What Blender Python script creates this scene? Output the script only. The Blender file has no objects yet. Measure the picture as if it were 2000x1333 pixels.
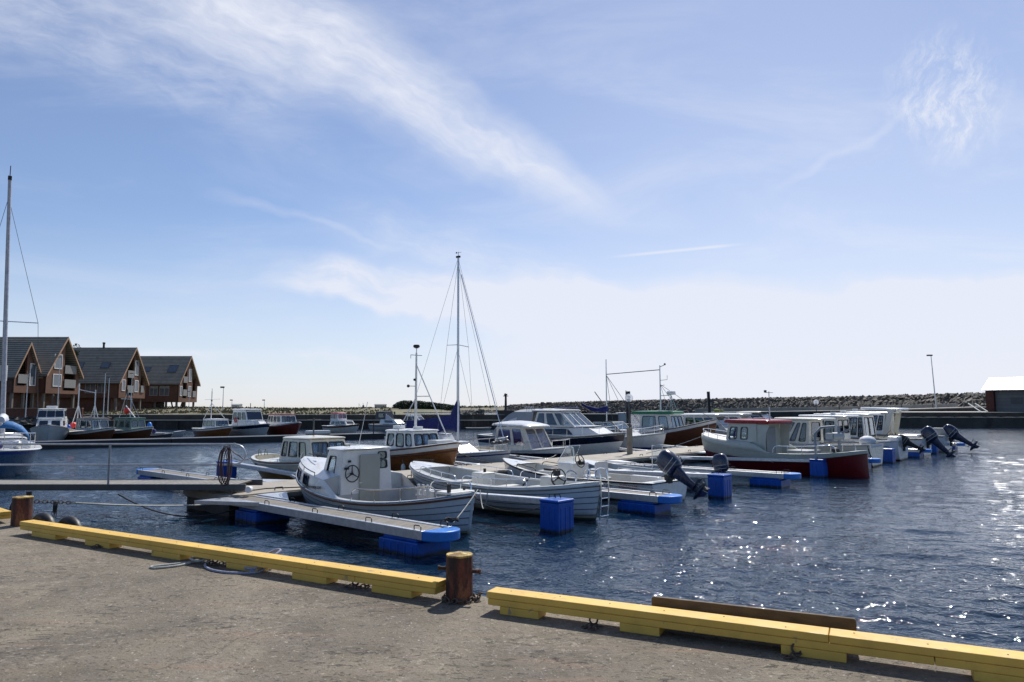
import bpy, bmesh, math, random
from mathutils import Vector, Matrix
random.seed(7)
R = math.radians
C = bpy.context.scene.collection
scene = bpy.context.scene
# ---------------------------------------------------------------- camera
cam_d = bpy.data.cameras.new('camera'); cam = bpy.data.objects.new('camera', cam_d); C.objects.link(cam)
cam.location = (0, 0, 2.6)
cam.rotation_euler = (R(90) + math.atan(131/1400), 0, 0)
cam_d.sensor_width = 36; cam_d.lens = 25.2
cam_d.clip_start = .1; cam_d.clip_end = 20000
scene.camera = cam
# ---------------------------------------------------------------- sun and sky
SUN_AZ = 22.0     # degrees right of straight ahead
SUN_EL = 49.5
sd = bpy.data.lights.new('sun', 'SUN'); sd.energy = 4.8; sd.angle = R(.53); sd.color = (1, .96, .9)
sun = bpy.data.objects.new('sun', sd); C.objects.link(sun)
sdir = Vector((math.sin(R(SUN_AZ))*math.cos(R(SUN_EL)), math.cos(R(SUN_AZ))*math.cos(R(SUN_EL)), math.sin(R(SUN_EL))))
sun.rotation_euler = sdir.to_track_quat('Z', 'Y').to_euler()
sun.location = (0, 0, 60)
W = bpy.data.worlds.new('World'); scene.world = W; W.use_nodes = True
nt = W.node_tree; nt.nodes.clear()
def nd(tree, t, **kw):
    n = tree.nodes.new(t)
    for k, v in kw.items(): setattr(n, k, v)
    return n
class X:
    """tiny expression builder for shader maths"""
    def __init__(s, tree, sock): s.t = tree; s.s = sock
    def _m(s, op, *a, clamp=False):
        n = nd(s.t, 'ShaderNodeMath', operation=op); n.use_clamp = clamp
        for i, x in enumerate((s,)+a):
            if isinstance(x, X): s.t.links.new(x.s, n.inputs[i])
            else: n.inputs[i].default_value = x
        return X(s.t, n.outputs[0])
    def __add__(s, o): return s._m('ADD', o)
    def __sub__(s, o): return s._m('SUBTRACT', o)
    def __mul__(s, o): return s._m('MULTIPLY', o)
    def __truediv__(s, o): return s._m('DIVIDE', o)
    def abs(s): return s._m('ABSOLUTE')
    def pow(s, o): return s._m('POWER', o)
    def max(s, o): return s._m('MAXIMUM', o)
    def min(s, o): return s._m('MINIMUM', o)
    def frac(s): return s._m('FRACT')
    def sin(s): return s._m('SINE')
    def lt(s, o): return s._m('LESS_THAN', o)
    def ss(s, a, b, lo=0., hi=1.):
        n = nd(s.t, 'ShaderNodeMapRange', interpolation_type='SMOOTHSTEP')
        s.t.links.new(s.s, n.inputs[0]); n.inputs[1].default_value = a; n.inputs[2].default_value = b
        n.inputs[3].default_value = lo; n.inputs[4].default_value = hi
        return X(s.t, n.outputs[0])
def noise(tree, vec, scale, detail=4, rough=.55, dist=0.):
    n = nd(tree, 'ShaderNodeTexNoise'); n.inputs['Scale'].default_value = scale; n.inputs['Detail'].default_value = detail
    n.inputs['Roughness'].default_value = rough; n.inputs['Distortion'].default_value = dist
    if vec is not None: tree.links.new(vec, n.inputs['Vector'])
    return X(tree, n.outputs['Fac'])
def comb(tree, x, y, z):
    n = nd(tree, 'ShaderNodeCombineXYZ')
    for i, a in enumerate((x, y, z)):
        if isinstance(a, X): tree.links.new(a.s, n.inputs[i])
        else: n.inputs[i].default_value = a
    return n.outputs[0]
sky = nd(nt, 'ShaderNodeTexSky', sky_type='NISHITA')
sky.sun_disc = False; sky.sun_elevation = R(SUN_EL); sky.sun_rotation = R(SUN_AZ)
sky.altitude = 0; sky.air_density = 1.0; sky.dust_density = .25; sky.ozone_density = 3.2
tc = nd(nt, 'ShaderNodeTexCoord'); sp = nd(nt, 'ShaderNodeSeparateXYZ'); nt.links.new(tc.outputs['Generated'], sp.inputs[0])
dx, dy, dz = (X(nt, sp.outputs[i]) for i in range(3))
# clouds: lie on a high layer, p = direction / height ; the cirrus are laid out by bearing (a) and slope (e)
fy = dy.max(.05); a = dx/fy; e = dz/fy
front = dy.ss(.0, .25)
warp = noise(nt, comb(nt, a*2.2, e*4., 0.), 1.6, 4)
warp2 = noise(nt, comb(nt, a*3.1, e*3., 5.), 2.3, 3)
a2 = a + (warp-.5)*.10; e2 = e + (warp2-.5)*.075
def band(ax, ex, slope, halfw, grow, amin, amax, soft=.12, fibre=1., seed=0., sharp=1.):
    """a cirrus streak through (ax,ex) with the given slope, widening by grow per unit to the left"""
    c, s_ = math.cos(math.atan(slope)), math.sin(math.atan(slope))
    p = (a2-ax)*c + (e2-ex)*s_
    q = (e2-ex)*c - (a2-ax)*s_
    w = (p*(-grow)+halfw).max(.006)
    m = (q.abs()/w).ss(0., 1., 1., 0.)
    ends = p.ss(amin, amin+soft)*p.ss(amax-soft, amax, 1., 0.)
    n = noise(nt, comb(nt, p*2.5, q*16., seed), 2.2, 7, .62, .3)
    n2 = noise(nt, comb(nt, p*5., q*9., seed+3.), 3.0, 6, .6, .5)
    fb = (n*.6+n2*.4).ss(.30, .74)
    return m.pow(.8)*ends*(fb*fibre + (1-fibre)*1.)
m = band(.165, .265, -.58, .026, .15, -.85, .02, .22, .6, 1.) * .8
m = m + band(-.05, .46, -.36, .05, .22, -1.0, .06, .3, .7, 7.) * .32
m = m + band(-.55, .52, -.30, .10, .05, -.5, .35, .25, .9, 11.) * .45
# low bank right of the middle and the thin sheets above the horizon
m = m + band(-.15, .175, -.12, .035, .0, -.25, .45, .16, .8, 17.) * .8
m = m + band(.10, .145, -.07, .055, -.03, -.35, .9, .3, .45, 23.) * .75
m = m + band(.42, .115, .07, .05, -.02, -.45, .9, .3, .5, 29.) * .8
blob = (((a2-.625)/.10).pow(2.) + ((e2-.455)/.115).pow(2.)).ss(.0, 1., 1., 0.)
bn = noise(nt, comb(nt, a2*9.+e2*4., e2*7.-a2*12., 31.), 3.0, 9, .72, .1).ss(.38, .74)
m = m + blob*bn*.55
m = m + band(.47, .36, .66, .010, .0, -.14, .22, .08, .5, 35.)*.16
m = m + band(-.27, .168, -.16, .016, .03, -.12, .22, .10, .85, 51.)*.5
m = m + band(-.05, .22, -.25, .05, .05, -.3, .3, .2, .85, 57.)*.4
m = m + band(-.33, .28, -.35, .012, .05, -.15, .20, .12, .8, 53.)*.25
_q = (e-.2235-(a-.245)*.10).abs()
m = m + _q.ss(.0, .0035, 1., 0.)*a.ss(.12, .2)*a.ss(.28, .34, 1., 0.)*.35
m = m + band(-.35, .07, -.02, .014, .0, -.35, .3, .2, .9, 43.) * .35
sheet = noise(nt, comb(nt, a*1.2, e*4.4, 9.), 1.9, 7, .62, .5).ss(.42, .85)*.28
rightveil = a.ss(-.45, .5)*e.ss(.75, .0, .25, 1.)*.45 + .08
lowveil = e.ss(.0, .30, 1., 0.)*.50
m = m + sheet + rightveil + lowveil
m = (m*front + (1-front._m('MULTIPLY',1.).s.default_value if False else 0.)) if False else m*front
# behind the viewer: scattered thin sheets too
gen = noise(nt, comb(nt, dx*2., dy*2., dz*5.), 1.5, 6, .6, .4).ss(.5, .8)*.2
m = m + gen*(front*-1.+1.)
mm = m.min(.93)*dz.ss(-.02, .01)
mix = nd(nt, 'ShaderNodeMix', data_type='RGBA'); nt.links.new(mm.s, mix.inputs['Factor'])
# enrich the blue a little
hs = nd(nt, 'ShaderNodeHueSaturation'); hs.inputs['Saturation'].default_value = 1.0; hs.inputs['Value'].default_value = 1.0
nt.links.new(sky.outputs[0], hs.inputs['Color'])
tn = nd(nt, 'ShaderNodeMix', data_type='RGBA', blend_type='MULTIPLY'); tn.inputs['Factor'].default_value = 1.; nt.links.new(hs.outputs[0], tn.inputs['A']); tn.inputs['B'].default_value = (.96, .985, 1.10, 1)
nt.links.new(tn.outputs['Result'], mix.inputs['A'])
mix.inputs['B'].default_value = (7.9, 8.2, 9.2, 1)
bg = nd(nt, 'ShaderNodeBackground'); bg.inputs['Strength'].default_value = .103
nt.links.new(mix.outputs['Result'], bg.inputs['Color'])
wo = nd(nt, 'ShaderNodeOutputWorld'); nt.links.new(bg.outputs[0], wo.inputs['Surface'])
scene.view_settings.view_transform = 'Standard'; scene.view_settings.look = 'None'
scene.view_settings.exposure = 0; scene.view_settings.gamma = 1; scene.view_settings.use_curve_mapping = False
scene.cycles.max_bounces = 8; scene.cycles.transparent_max_bounces = 12
scene.cycles.sample_clamp_direct = 0; scene.cycles.sample_clamp_indirect = 4
scene.cycles.caustics_reflective = False; scene.cycles.caustics_refractive = False

# ---------------------------------------------------------------- materials
MATS = {}
def base_mat(name):
    m = bpy.data.materials.new(name); m.use_nodes = True
    t = m.node_tree; b = t.nodes['Principled BSDF']
    return m, t, b
def ramp_mix(t, fac, c1, c2):
    n = nd(t, 'ShaderNodeMix', data_type='RGBA'); t.links.new(fac.s, n.inputs['Factor'])
    for key, c in (('A', c1), ('B', c2)):
        if isinstance(c, (tuple, list)): n.inputs[key].default_value = (*c[:3], 1)
        else: t.links.new(c, n.inputs[key])
    return n.outputs['Result']
def pm(name, col, rough=.5, metal=0., var=.10, vs=3., bump=0., bs=30., col2=None, c2s=2., c2t=(.55, .7), coat=0., spec=.5, grime=0., stretch=(1, 1, 1), planks=None, seam=.35, bd=.01, sw=(.44, .49), zdirt=None):
    if name in MATS: return MATS[name]
    m, t, b = base_mat(name); MATS[name] = m
    tc = nd(t, 'ShaderNodeTexCoord'); mp = nd(t, 'ShaderNodeMapping'); t.links.new(tc.outputs['Object'], mp.inputs[0])
    mp.inputs['Scale'].default_value = stretch; v = mp.outputs[0]
    n1 = noise(t, v, vs, 6, .6).ss(.25, .75)
    c = ramp_mix(t, n1, [x*(1-var) for x in col], [min(1, x*(1+var)) for x in col])
    if grime:
        g = noise(t, v, vs*2.7, 8, .7, .5).ss(.48, .75)*grime
        c = ramp_mix(t, g, c, [x*.35+.01 for x in col])
    if col2:
        n2 = noise(t, v, c2s, 8, .65, .4).ss(*c2t); c = ramp_mix(t, n2, c, col2)
    hgt = None
    if planks:
        ax, wd = planks; sx = nd(t, 'ShaderNodeSeparateXYZ'); t.links.new(tc.outputs['Object'], sx.inputs[0])
        q = X(t, sx.outputs[ax])/wd
        fr = q.frac(); edge = (fr-.5).abs().ss(*sw)
        cell = q._m('FLOOR'); wn = nd(t, 'ShaderNodeTexWhiteNoise', noise_dimensions='1D'); t.links.new(cell.s, wn.inputs['W'])
        tone = X(t, wn.outputs['Value'])
        c = ramp_mix(t, tone*.35, c, [x*.6 for x in col])
        c = ramp_mix(t, (edge*seam*2.).min(1.), c, [x*.25 for x in col])
        hgt = edge*-1.
    if zdirt:
        sz = nd(t, 'ShaderNodeSeparateXYZ'); t.links.new(tc.outputs['Object'], sz.inputs[0])
        zz = X(t, sz.outputs[2]) + (noise(t, v, 5., 5)-.5)*.10
        c = ramp_mix(t, zz.ss(zdirt[0], zdirt[1], 1., 0.), c, zdirt[2])
    t.links.new(c, b.inputs['Base Color'])
    b.inputs['Roughness'].default_value = rough; b.inputs['Metallic'].default_value = metal
    rr = noise(t, v, vs*4, 4).ss(.2, .8, max(.02, rough*.75), min(1, rough*1.25)); t.links.new(rr.s, b.inputs['Roughness'])
    b.inputs['Specular IOR Level'].default_value = spec; b.inputs['Coat Weight'].default_value = coat
    if bump or planks:
        bp = nd(t, 'ShaderNodeBump'); bp.inputs['Strength'].default_value = max(bump, .3 if planks else 0); bp.inputs['Distance'].default_value = bd
        h = noise(t, v, bs, 8, .65)
        if hgt is not None: h = h*.4+hgt
        t.links.new(h.s, bp.inputs['Height']); t.links.new(bp.outputs[0], b.inputs['Normal'])
    return m
def glass_mat(name, tint, gl=.08, frost=0.):
    if name in MATS: return MATS[name]
    m = bpy.data.materials.new(name); m.use_nodes = True; MATS[name] = m; t = m.node_tree; t.nodes.clear()
    o = nd(t, 'ShaderNodeOutputMaterial'); tr = nd(t, 'ShaderNodeBsdfTransparent'); tr.inputs[0].default_value = (*tint, 1)
    g = nd(t, 'ShaderNodeBsdfGlossy'); g.inputs['Roughness'].default_value = .03; g.inputs['Color'].default_value = (.9, .95, 1, 1)
    fr = nd(t, 'ShaderNodeLayerWeight'); fr.inputs[0].default_value = .5
    f = (X(t, fr.outputs['Facing']).pow(4.)*.8)._m('ADD', gl, clamp=True)
    mx = nd(t, 'ShaderNodeMixShader'); t.links.new(f.s, mx.inputs[0]); t.links.new(tr.outputs[0], mx.inputs[1]); t.links.new(g.outputs[0], mx.inputs[2])
    if frost:
        df = nd(t, 'ShaderNodeBsdfTranslucent'); df.inputs[0].default_value = (.85, .87, .9, 1); m2 = nd(t, 'ShaderNodeMixShader'); m2.inputs[0].default_value = frost
        t.links.new(mx.outputs[0], m2.inputs[1]); t.links.new(df.outputs[0], m2.inputs[2]); mx = m2
    t.links.new(mx.outputs[0], o.inputs[0]); return m
WHITE = pm('white_gelcoat', (.76, .76, .74), .24, var=.06, coat=.3, grime=.28, zdirt=(.0, .17, (.30, .28, .18)))
OFFW = pm('off_white_paint', (.66, .65, .60), .4, var=.07, grime=.3)
CREAM = pm('cream_gelcoat', (.70, .66, .55), .25, var=.05, coat=.25, grime=.25, zdirt=(.0, .17, (.28, .25, .15)))
LGREY = pm('light_grey_paint', (.45, .47, .47), .45, var=.08, grime=.2)
GREY = pm('grey_paint', (.26, .28, .30), .5, var=.1)
DOORG = pm('grey_door_panel', (.36, .37, .33), .45, var=.06)
DGREY = pm('dark_grey', (.07, .075, .08), .5, var=.15)
BLACK = pm('black_rubber', (.015, .015, .017), .55, var=.2)
STEEL = pm('stainless_steel', (.75, .76, .78), .16, 1., var=.04)
GALV = pm('galvanised_steel', (.55, .57, .60), .38, .75, var=.14, vs=9, grime=.15)
ALU = pm('aluminium_mast', (.62, .63, .66), .35, .8, var=.08)
BLUEP = pm('blue_plastic', (.002, .085, .42), .36, var=.14, vs=4, grime=.2, bump=.12, bs=14, spec=.4, c2s=5, col2=(.006, .045, .20), c2t=(.55, .8), zdirt=(.0, .10, (.012, .02, .018)))
BLUECAP = pm('light_blue_plastic', (.02, .19, .62), .4, var=.12, vs=6, grime=.2)
NAVY = pm('navy_canvas', (.006, .012, .11), .8, var=.2, bump=.35, bs=9, bd=.03)
NAVYG = pm('navy_gelcoat', (.008, .012, .035), .22, var=.1, coat=.4)
OBM = pm('outboard_cowling_paint', (.012, .02, .055), .28, var=.15, coat=.3)
BLUEST = pm('blue_stripe_paint', (.01, .035, .2), .3, var=.1)
VARN = pm('varnished_wood', (.23, .085, .022), .3, var=.3, vs=2.5, coat=.35, stretch=(.6, 4, 9), grime=.35, planks=(2, .12), seam=.3)
VARND = pm('dark_varnished_wood', (.13, .045, .018), .35, var=.3, vs=2.5, coat=.25, stretch=(.6, 4, 9), grime=.35, planks=(2, .12), seam=.3)
TRIM = pm('brown_trim_wood', (.12, .045, .02), .4, var=.2)
REDH = pm('red_hull_paint', (.15, .008, .011), .38, var=.15, grime=.3)
REDR = pm('red_roof_paint', (.30, .012, .015), .3, var=.1)
GREENR = pm('green_roof_paint', (.012, .16, .075), .35, var=.12)
GREEND = pm('dark_green_paint', (.01, .06, .045), .4, var=.15)
YELH = pm('ochre_hull_paint', (.30, .155, .03), .4, var=.15, grime=.35)
ANTIF = pm('antifouling', (.06, .02, .018), .7, var=.2)
GREENF = pm('waterline_growth', (.04, .05, .02), .8, var=.3)
PLY = pm('brown_plywood', (.25, .17, .11), .55, var=.2, stretch=(1, 6, 1))
GREYC = pm('grey_canvas', (.30, .32, .35), .8, var=.1, bump=.2, bs=6)
WCANV = pm('white_cover', (.6, .62, .66), .7, var=.1, bump=.5, bs=5, bd=.05)
SKYC = pm('sky_blue_canvas', (.03, .16, .40), .7, var=.1)
ROPEW = pm('pale_rope', (.42, .42, .38), .9, var=.25, vs=40, bump=.8, bs=120, bd=.004)
ROPEB = pm('blue_flecked_rope', (.30, .31, .40), .9, var=.4, vs=60, bump=.8, bs=120, bd=.004)
ROPED = pm('dark_rope', (.03, .03, .03), .9, var=.3)
HOSEM = pm('brown_hose', (.09, .035, .03), .5, var=.3)
ORANGE = pm('red_orange_buoy_plastic', (.75, .035, .02), .4, var=.08)
RED = pm('red_plastic', (.5, .02, .02), .4, var=.08)
SEAT = pm('white_seat_vinyl', (.68, .68, .66), .45, var=.05)
MUD = pm('brown_floor', (.20, .15, .09), .7, var=.25, grime=.4)
GLASS = glass_mat('window_glass', (.70, .76, .80))
GLASSD = glass_mat('tinted_glass', (.20, .23, .26), .12)
SCREEN = glass_mat('clear_screen', (.88, .91, .93), .03)
GLOBE = glass_mat('clear_globe', (.80, .83, .86), .10, .40)
LAMPM = pm('white_lamp_plastic', (.75, .76, .78), .4, var=.05)

# ---------------------------------------------------------------- mesh helpers
class M:
    def __init__(s): s.v = []; s.f = []
    def add(s, vs, fs):
        o = len(s.v); s.v += [tuple(x) for x in vs]; s.f += [tuple(i+o for i in f) for f in fs]; return s
    def box(s, c, d, rz=0., mat=None):
        hx, hy, hz = d[0]/2, d[1]/2, d[2]/2
        vs = [Vector((x, y, z)) for x in (-hx, hx) for y in (-hy, hy) for z in (-hz, hz)]
        mt = mat or Matrix.Rotation(rz, 3, 'Z')
        return s.add([mt @ p + Vector(c) for p in vs], [(0, 1, 3, 2), (4, 6, 7, 5), (0, 4, 5, 1), (2, 3, 7, 6), (0, 2, 6, 4), (1, 5, 7, 3)])
    def bb(s, x0, x1, y0, y1, z0, z1): return s.box(((x0+x1)/2, (y0+y1)/2, (z0+z1)/2), (x1-x0, y1-y0, z1-z0))
    def beam(s, p, q, w, h):
        p = Vector(p); q = Vector(q); d = (q-p); L = d.length; d.normalize()
        up = Vector((0, 0, 1)) if abs(d.z) < .95 else Vector((1, 0, 0))
        sd_ = d.cross(up).normalized(); up = sd_.cross(d)
        mt = Matrix((d, sd_, up)).transposed()
        return s.box((p+q)/2, (L, w, h), mat=mt)
    def loft(s, rings, closed=True, cap=True):
        n = len(rings[0]); vs = [p for r in rings for p in r]; fs = []
        for i in range(len(rings)-1):
            for j in range(n if closed else n-1):
                k = (j+1) % n; fs.append((i*n+j, i*n+k, (i+1)*n+k, (i+1)*n+j))
        if cap and closed: fs.append(tuple(range(n))[::-1]); fs.append(tuple((len(rings)-1)*n+j for j in range(n)))
        return s.add(vs, fs)
    def tube(s, path, r, n=6, cap=True, closed=False):
        P = [Vector(p) for p in path]; rings = []
        m_ = len(P); prev = None
        for i, p in enumerate(P):
            if closed: d = P[(i+1) % m_]-P[i-1]
            else: d = P[min(i+1, m_-1)]-P[max(i-1, 0)]
            d.normalize()
            if prev is None:
                up = Vector((0, 0, 1)) if abs(d.z) < .9 else Vector((1, 0, 0)); a_ = d.cross(up).normalized()
            else: a_ = (prev - d*prev.dot(d)).normalized()
            prev = a_; b_ = d.cross(a_); rr = r[i] if isinstance(r, (list, tuple)) else r
            rings.append([p + a_*math.cos(2*math.pi*k/n)*rr + b_*math.sin(2*math.pi*k/n)*rr for k in range(n)])
        if closed: rings.append(rings[0]); return s.loft(rings, True, False)
        return s.loft(rings, True, cap)
    def lathe(s, prof, c=(0, 0, 0), n=16, mat=None):
        rings = []
        for r, z in prof:
            ring = []
            for k in range(n):
                p = Vector((r*math.cos(2*math.pi*k/n), r*math.sin(2*math.pi*k/n), z))
                if mat: p = mat @ p
                ring.append(p+Vector(c))
            rings.append(ring)
        return s.loft(rings, True, True)
    def sph(s, c, r, n=12, sc=(1, 1, 1)):
        pr = [(max(.002, math.sin(math.pi*i/(n//2+2)))*r, -math.cos(math.pi*i/(n//2+2))*r) for i in range(n//2+3)]
        rings = [[Vector((q*math.cos(2*math.pi*k/n)*sc[0]+c[0], q*math.sin(2*math.pi*k/n)*sc[1]+c[1], z*sc[2]+c[2])) for k in range(n)] for q, z in pr]
        return s.loft(rings, True, True)
    def ext(s, poly, z0, z1):
        return s.loft([[(x, y, z0) for x, y in poly], [(x, y, z1) for x, y in poly]], True, True)
    def extv(s, poly3, d):
        d = Vector(d); return s.loft([[Vector(p) for p in poly3], [Vector(p)+d for p in poly3]], True, True)
def build(mb, name, mat, parent=None, smooth=None, bevel=0, solid=0, org=None, segs=2):
    me = bpy.data.meshes.new(name)
    vs = mb.v
    if org is not None: vs = [(x-org[0], y-org[1], z-org[2]) for x, y, z in vs]
    me.from_pydata(vs, [], mb.f); me.materials.append(mat)
    bm = bmesh.new(); bm.from_mesh(me); bmesh.ops.recalc_face_normals(bm, faces=bm.faces); bm.to_mesh(me); bm.free()
    if smooth:
        me.shade_smooth()
        try: me.set_sharp_from_angle(angle=R(smooth))
        except Exception: pass
    o = bpy.data.objects.new(name, me); C.objects.link(o)
    if parent: o.parent = parent
    if org is not None: o.location = org
    if solid:
        md = o.modifiers.new('solid', 'SOLIDIFY'); md.thickness = solid; md.offset = 0
    if bevel:
        md = o.modifiers.new('bevel', 'BEVEL'); md.width = bevel; md.segments = segs; md.limit_method = 'ANGLE'; md.angle_limit = R(40)
    return o
def tag(o, label, cat, group=None):
    o['label'] = label; o['category'] = cat
    if group: o['group'] = group
    return o
def root(name, label, cat, loc=(0, 0, 0), rz=0., group=None):
    o = bpy.data.objects.new(name, None); C.objects.link(o); o.location = loc; o.rotation_euler = (0, 0, rz)
    o.empty_display_size = .3
    return tag(o, label, cat, group)
def solo(mb, name, mat, label, cat, group=None, **kw):
    xs = [p[0] for p in mb.v]; ys = [p[1] for p in mb.v]; zs = [p[2] for p in mb.v]
    o = build(mb, name, mat, None, org=((min(xs)+max(xs))/2, (min(ys)+max(ys))/2, min(zs)), **kw)
    return tag(o, label, cat, group)
def struct(mb, name, mat, **kw):
    o = build(mb, name, mat, None, **kw); o['kind'] = 'structure'; return o
def text(txt, name, mat, parent, loc, rot, size, ext=.002, shear=0, sx=1):
    cu = bpy.data.curves.new(name, 'FONT'); cu.body = txt; cu.size = size; cu.extrude = ext; cu.shear = shear
    cu.align_x = 'CENTER'; cu.align_y = 'CENTER'
    t_ = bpy.data.objects.new('tmp', cu); C.objects.link(t_)
    dg = bpy.context.evaluated_depsgraph_get(); me = bpy.data.meshes.new_from_object(t_.evaluated_get(dg))
    bpy.data.objects.remove(t_); bpy.data.curves.remove(cu)
    me.materials.clear(); me.materials.append(mat)
    o = bpy.data.objects.new(name, me); C.objects.link(o); o.parent = parent; o.location = loc; o.rotation_euler = rot; o.scale = (sx, 1, 1)
    return o
def sagline(p, q, sag, n=14):
    p = Vector(p); q = Vector(q); return [p.lerp(q, i/n) - Vector((0, 0, sag*4*(i/n)*(1-i/n))) for i in range(n+1)]
def rrect(x0, x1, y0, y1, r, n=4):
    """rounded rectangle outline"""
    pts = []
    for cx_, cy_, a0 in ((x1-r, y1-r, 0), (x0+r, y1-r, 90), (x0+r, y0+r, 180), (x1-r, y0+r, 270)):
        for k in range(n+1):
            t_ = R(a0+90*k/n); pts.append((cx_+r*math.cos(t_), cy_+r*math.sin(t_)))
    return pts
def win(parent, A, B, D, Cc, rect, frame, glass, fw=.035, r=.07, prd=.012, name='window', mull=0, cent=None):
    """window in the wall quad A,B (bottom) D,Cc (top, above A and B): rounded frame with a pane"""
    A, B, D, Cc = map(Vector, (A, B, D, Cc)); u0, u1, v0, v1 = rect
    P = lambda u, v: (A*(1-u)+B*u)*(1-v) + (D*(1-u)+Cc*u)*v
    q = [P(u0, v0), P(u1, v0), P(u1, v1), P(u0, v1)]
    wdt = (q[1]-q[0]).length; hgt = (q[3]-q[0]).length
    nrm = (q[1]-q[0]).cross(q[3]-q[0]).normalized()
    if cent is not None and nrm.dot(q[0]-Vector(cent)) < 0: nrm = -nrm
    def T(x, y, off): # x,y in metres within window rect
        u, v = x/wdt, y/hgt
        return (q[0]*(1-u)+q[1]*u)*(1-v) + (q[3]*(1-u)+q[2]*u)*v + nrm*off
    r_ = min(r, wdt*.4, hgt*.4)
    out = rrect(-fw*.8, wdt+fw*.8, -fw*.8, hgt+fw*.8, min(r_+.01, fw*2.6)); inn = rrect(fw*.3, wdt-fw*.3, fw*.3, hgt-fw*.3, max(.01, r_-fw*.3))
    m = M(); n = len(out); back = -.025
    rings = [[T(x, y, back) for x, y in out], [T(x, y, prd) for x, y in out], [T(x, y, prd) for x, y in inn], [T(x, y, back) for x, y in inn]]
    rings.append(rings[0]); m.loft(rings, True, False)
    for k in range(mull):
        x = wdt*(k+1)/(mull+1); m.extv([T(x-.015, 0, back+.003), T(x+.015, 0, back+.003), T(x+.015, hgt, back+.003), T(x-.015, hgt, back+.003)], nrm*.03)
    f = build(m, name, frame, parent)
    g = M(); g.extv([T(x, y, -.008) for x, y in inn], nrm*.006); build(g, 'pane', glass, f)
    return f
def wallholes(m, A, B, D, Cc, rects):
    """wall quad with rectangular openings, added to mesh m"""
    A, B, D, Cc = map(Vector, (A, B, D, Cc))
    P = lambda u, v: (A*(1-u)+B*u)*(1-v) + (D*(1-u)+Cc*u)*v
    us = sorted({0., 1.} | {x for r in rects for x in r[:2]}); vs = sorted({0., 1.} | {x for r in rects for x in r[2:]})
    for i in range(len(us)-1):
        for j in range(len(vs)-1):
            cu, cv = (us[i]+us[i+1])/2, (vs[j]+vs[j+1])/2
            if any(r[0] < cu < r[1] and r[2] < cv < r[3] for r in rects): continue
            m.add([P(us[i], vs[j]), P(us[i+1], vs[j]), P(us[i+1], vs[j+1]), P(us[i], vs[j+1])], [(0, 1, 2, 3)])
# ---------------------------------------------------------------- water
import numpy as np
def water_mat():
    m, t, b = base_mat('sea_water')
    tc = nd(t, 'ShaderNodeTexCoord'); 
    def mp(rz, sc):
        n = nd(t, 'ShaderNodeMapping'); t.links.new(tc.outputs['Object'], n.inputs[0]); n.inputs['Rotation'].default_value = (0, 0, R(rz)); n.inputs['Scale'].default_value = sc
        return n.outputs[0]
    h2 = noise(t, mp(20, (1., 1.8, 1)), 2.3, 3, .55, .5)
    h3 = noise(t, mp(50, (1., 1.4, 1)), 7., 2, .6, .4)
    gust = noise(t, mp(10, (1., 2.2, 1)), .06, 3, .5).ss(.35, .65, .55, 1.25)
    h = (h2*.036 + h3*.026)*gust
    bp = nd(t, 'ShaderNodeBump'); bp.inputs['Strength'].default_value = 1.; bp.inputs['Distance'].default_value = 1.0
    t.links.new(h.s, bp.inputs['Height']); t.links.new(bp.outputs[0], b.inputs['Normal'])
    b.inputs['Base Color'].default_value = (.003, .017, .036, 1); b.inputs['Roughness'].default_value = .04
    b.inputs['IOR'].default_value = 1.333
    return m
def make_water():
    """one sheet: fine wind chop near the quay, coarser and coarser out to the horizon"""
    rg = np.random.RandomState(4)
    r = [3.0]
    while r[-1] < 260: r.append(r[-1]*1.0062+.004)
    r += [330, 430, 600, 900, 1500, 3000, 6000, 16000]; r = np.array(r)
    th = np.concatenate([np.radians([-110, -90, -75, -60]), np.radians(np.linspace(-46, 46, 620)), np.radians([60, 75, 90, 110])])
    TH, RR = np.meshgrid(th, r); X_ = RR*np.sin(TH); Y_ = RR*np.cos(TH); Z = np.zeros_like(X_)
    cell = np.maximum(np.gradient(r)[:, None]*np.ones_like(TH), RR*np.radians(92/620))
    for k in range(90):
        lam = .20*(6.5)**(rg.rand()**1.3); wdir = np.radians(-100+rg.randn()*20) if k % 5 < 3 else np.radians(-24+rg.randn()*13)
        amp = .0125*lam**.75*(.6+.8*rg.rand()); kk = 2*np.pi/lam; ph = rg.rand()*6.28
        fade = np.clip((lam/cell-2.2)/2.5, 0, 1)
        p = kk*(X_*np.cos(wdir)+Y_*np.sin(wdir))+ph + .6*np.sin(X_*.21+Y_*.13+k)
        Z += fade*amp*(np.sin(p)+.18*np.cos(2*p))*.29
    grp = .75+.35*np.sin(X_*.16+Y_*.05+1.)*np.sin(Y_*.11-X_*.06)
    lee = 1-.45*np.exp(-((X_+6)**2/90+(Y_-13)**2/40))     # sheltered corner by the gangway
    Z *= grp*lee; Z[RR > 262] = 0
    co = np.stack([X_, Y_, Z], -1).reshape(-1, 3).astype(np.float32); n, m_ = X_.shape
    idx = np.arange(n*m_).reshape(n, m_); q = np.stack([idx[:-1, :-1], idx[:-1, 1:], idx[1:, 1:], idx[1:, :-1]], -1).reshape(-1, 4)
    me = bpy.data.meshes.new('harbour_water'); me.vertices.add(len(co)); me.vertices.foreach_set('co', co.ravel())
    me.loops.add(q.size); me.loops.foreach_set('vertex_index', q.ravel().astype(np.int32)); me.polygons.add(len(q)); me.polygons.foreach_set('loop_start', np.arange(0, q.size, 4, dtype=np.int32))
    me.update(calc_edges=True); me.validate(); me.materials.append(water_mat())
    me.shade_smooth()
    if me.polygons[0].normal.z < 0: me.flip_normals()
    o = bpy.data.objects.new('harbour_water', me); C.objects.link(o); o['kind'] = 'structure'
make_water()

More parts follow.
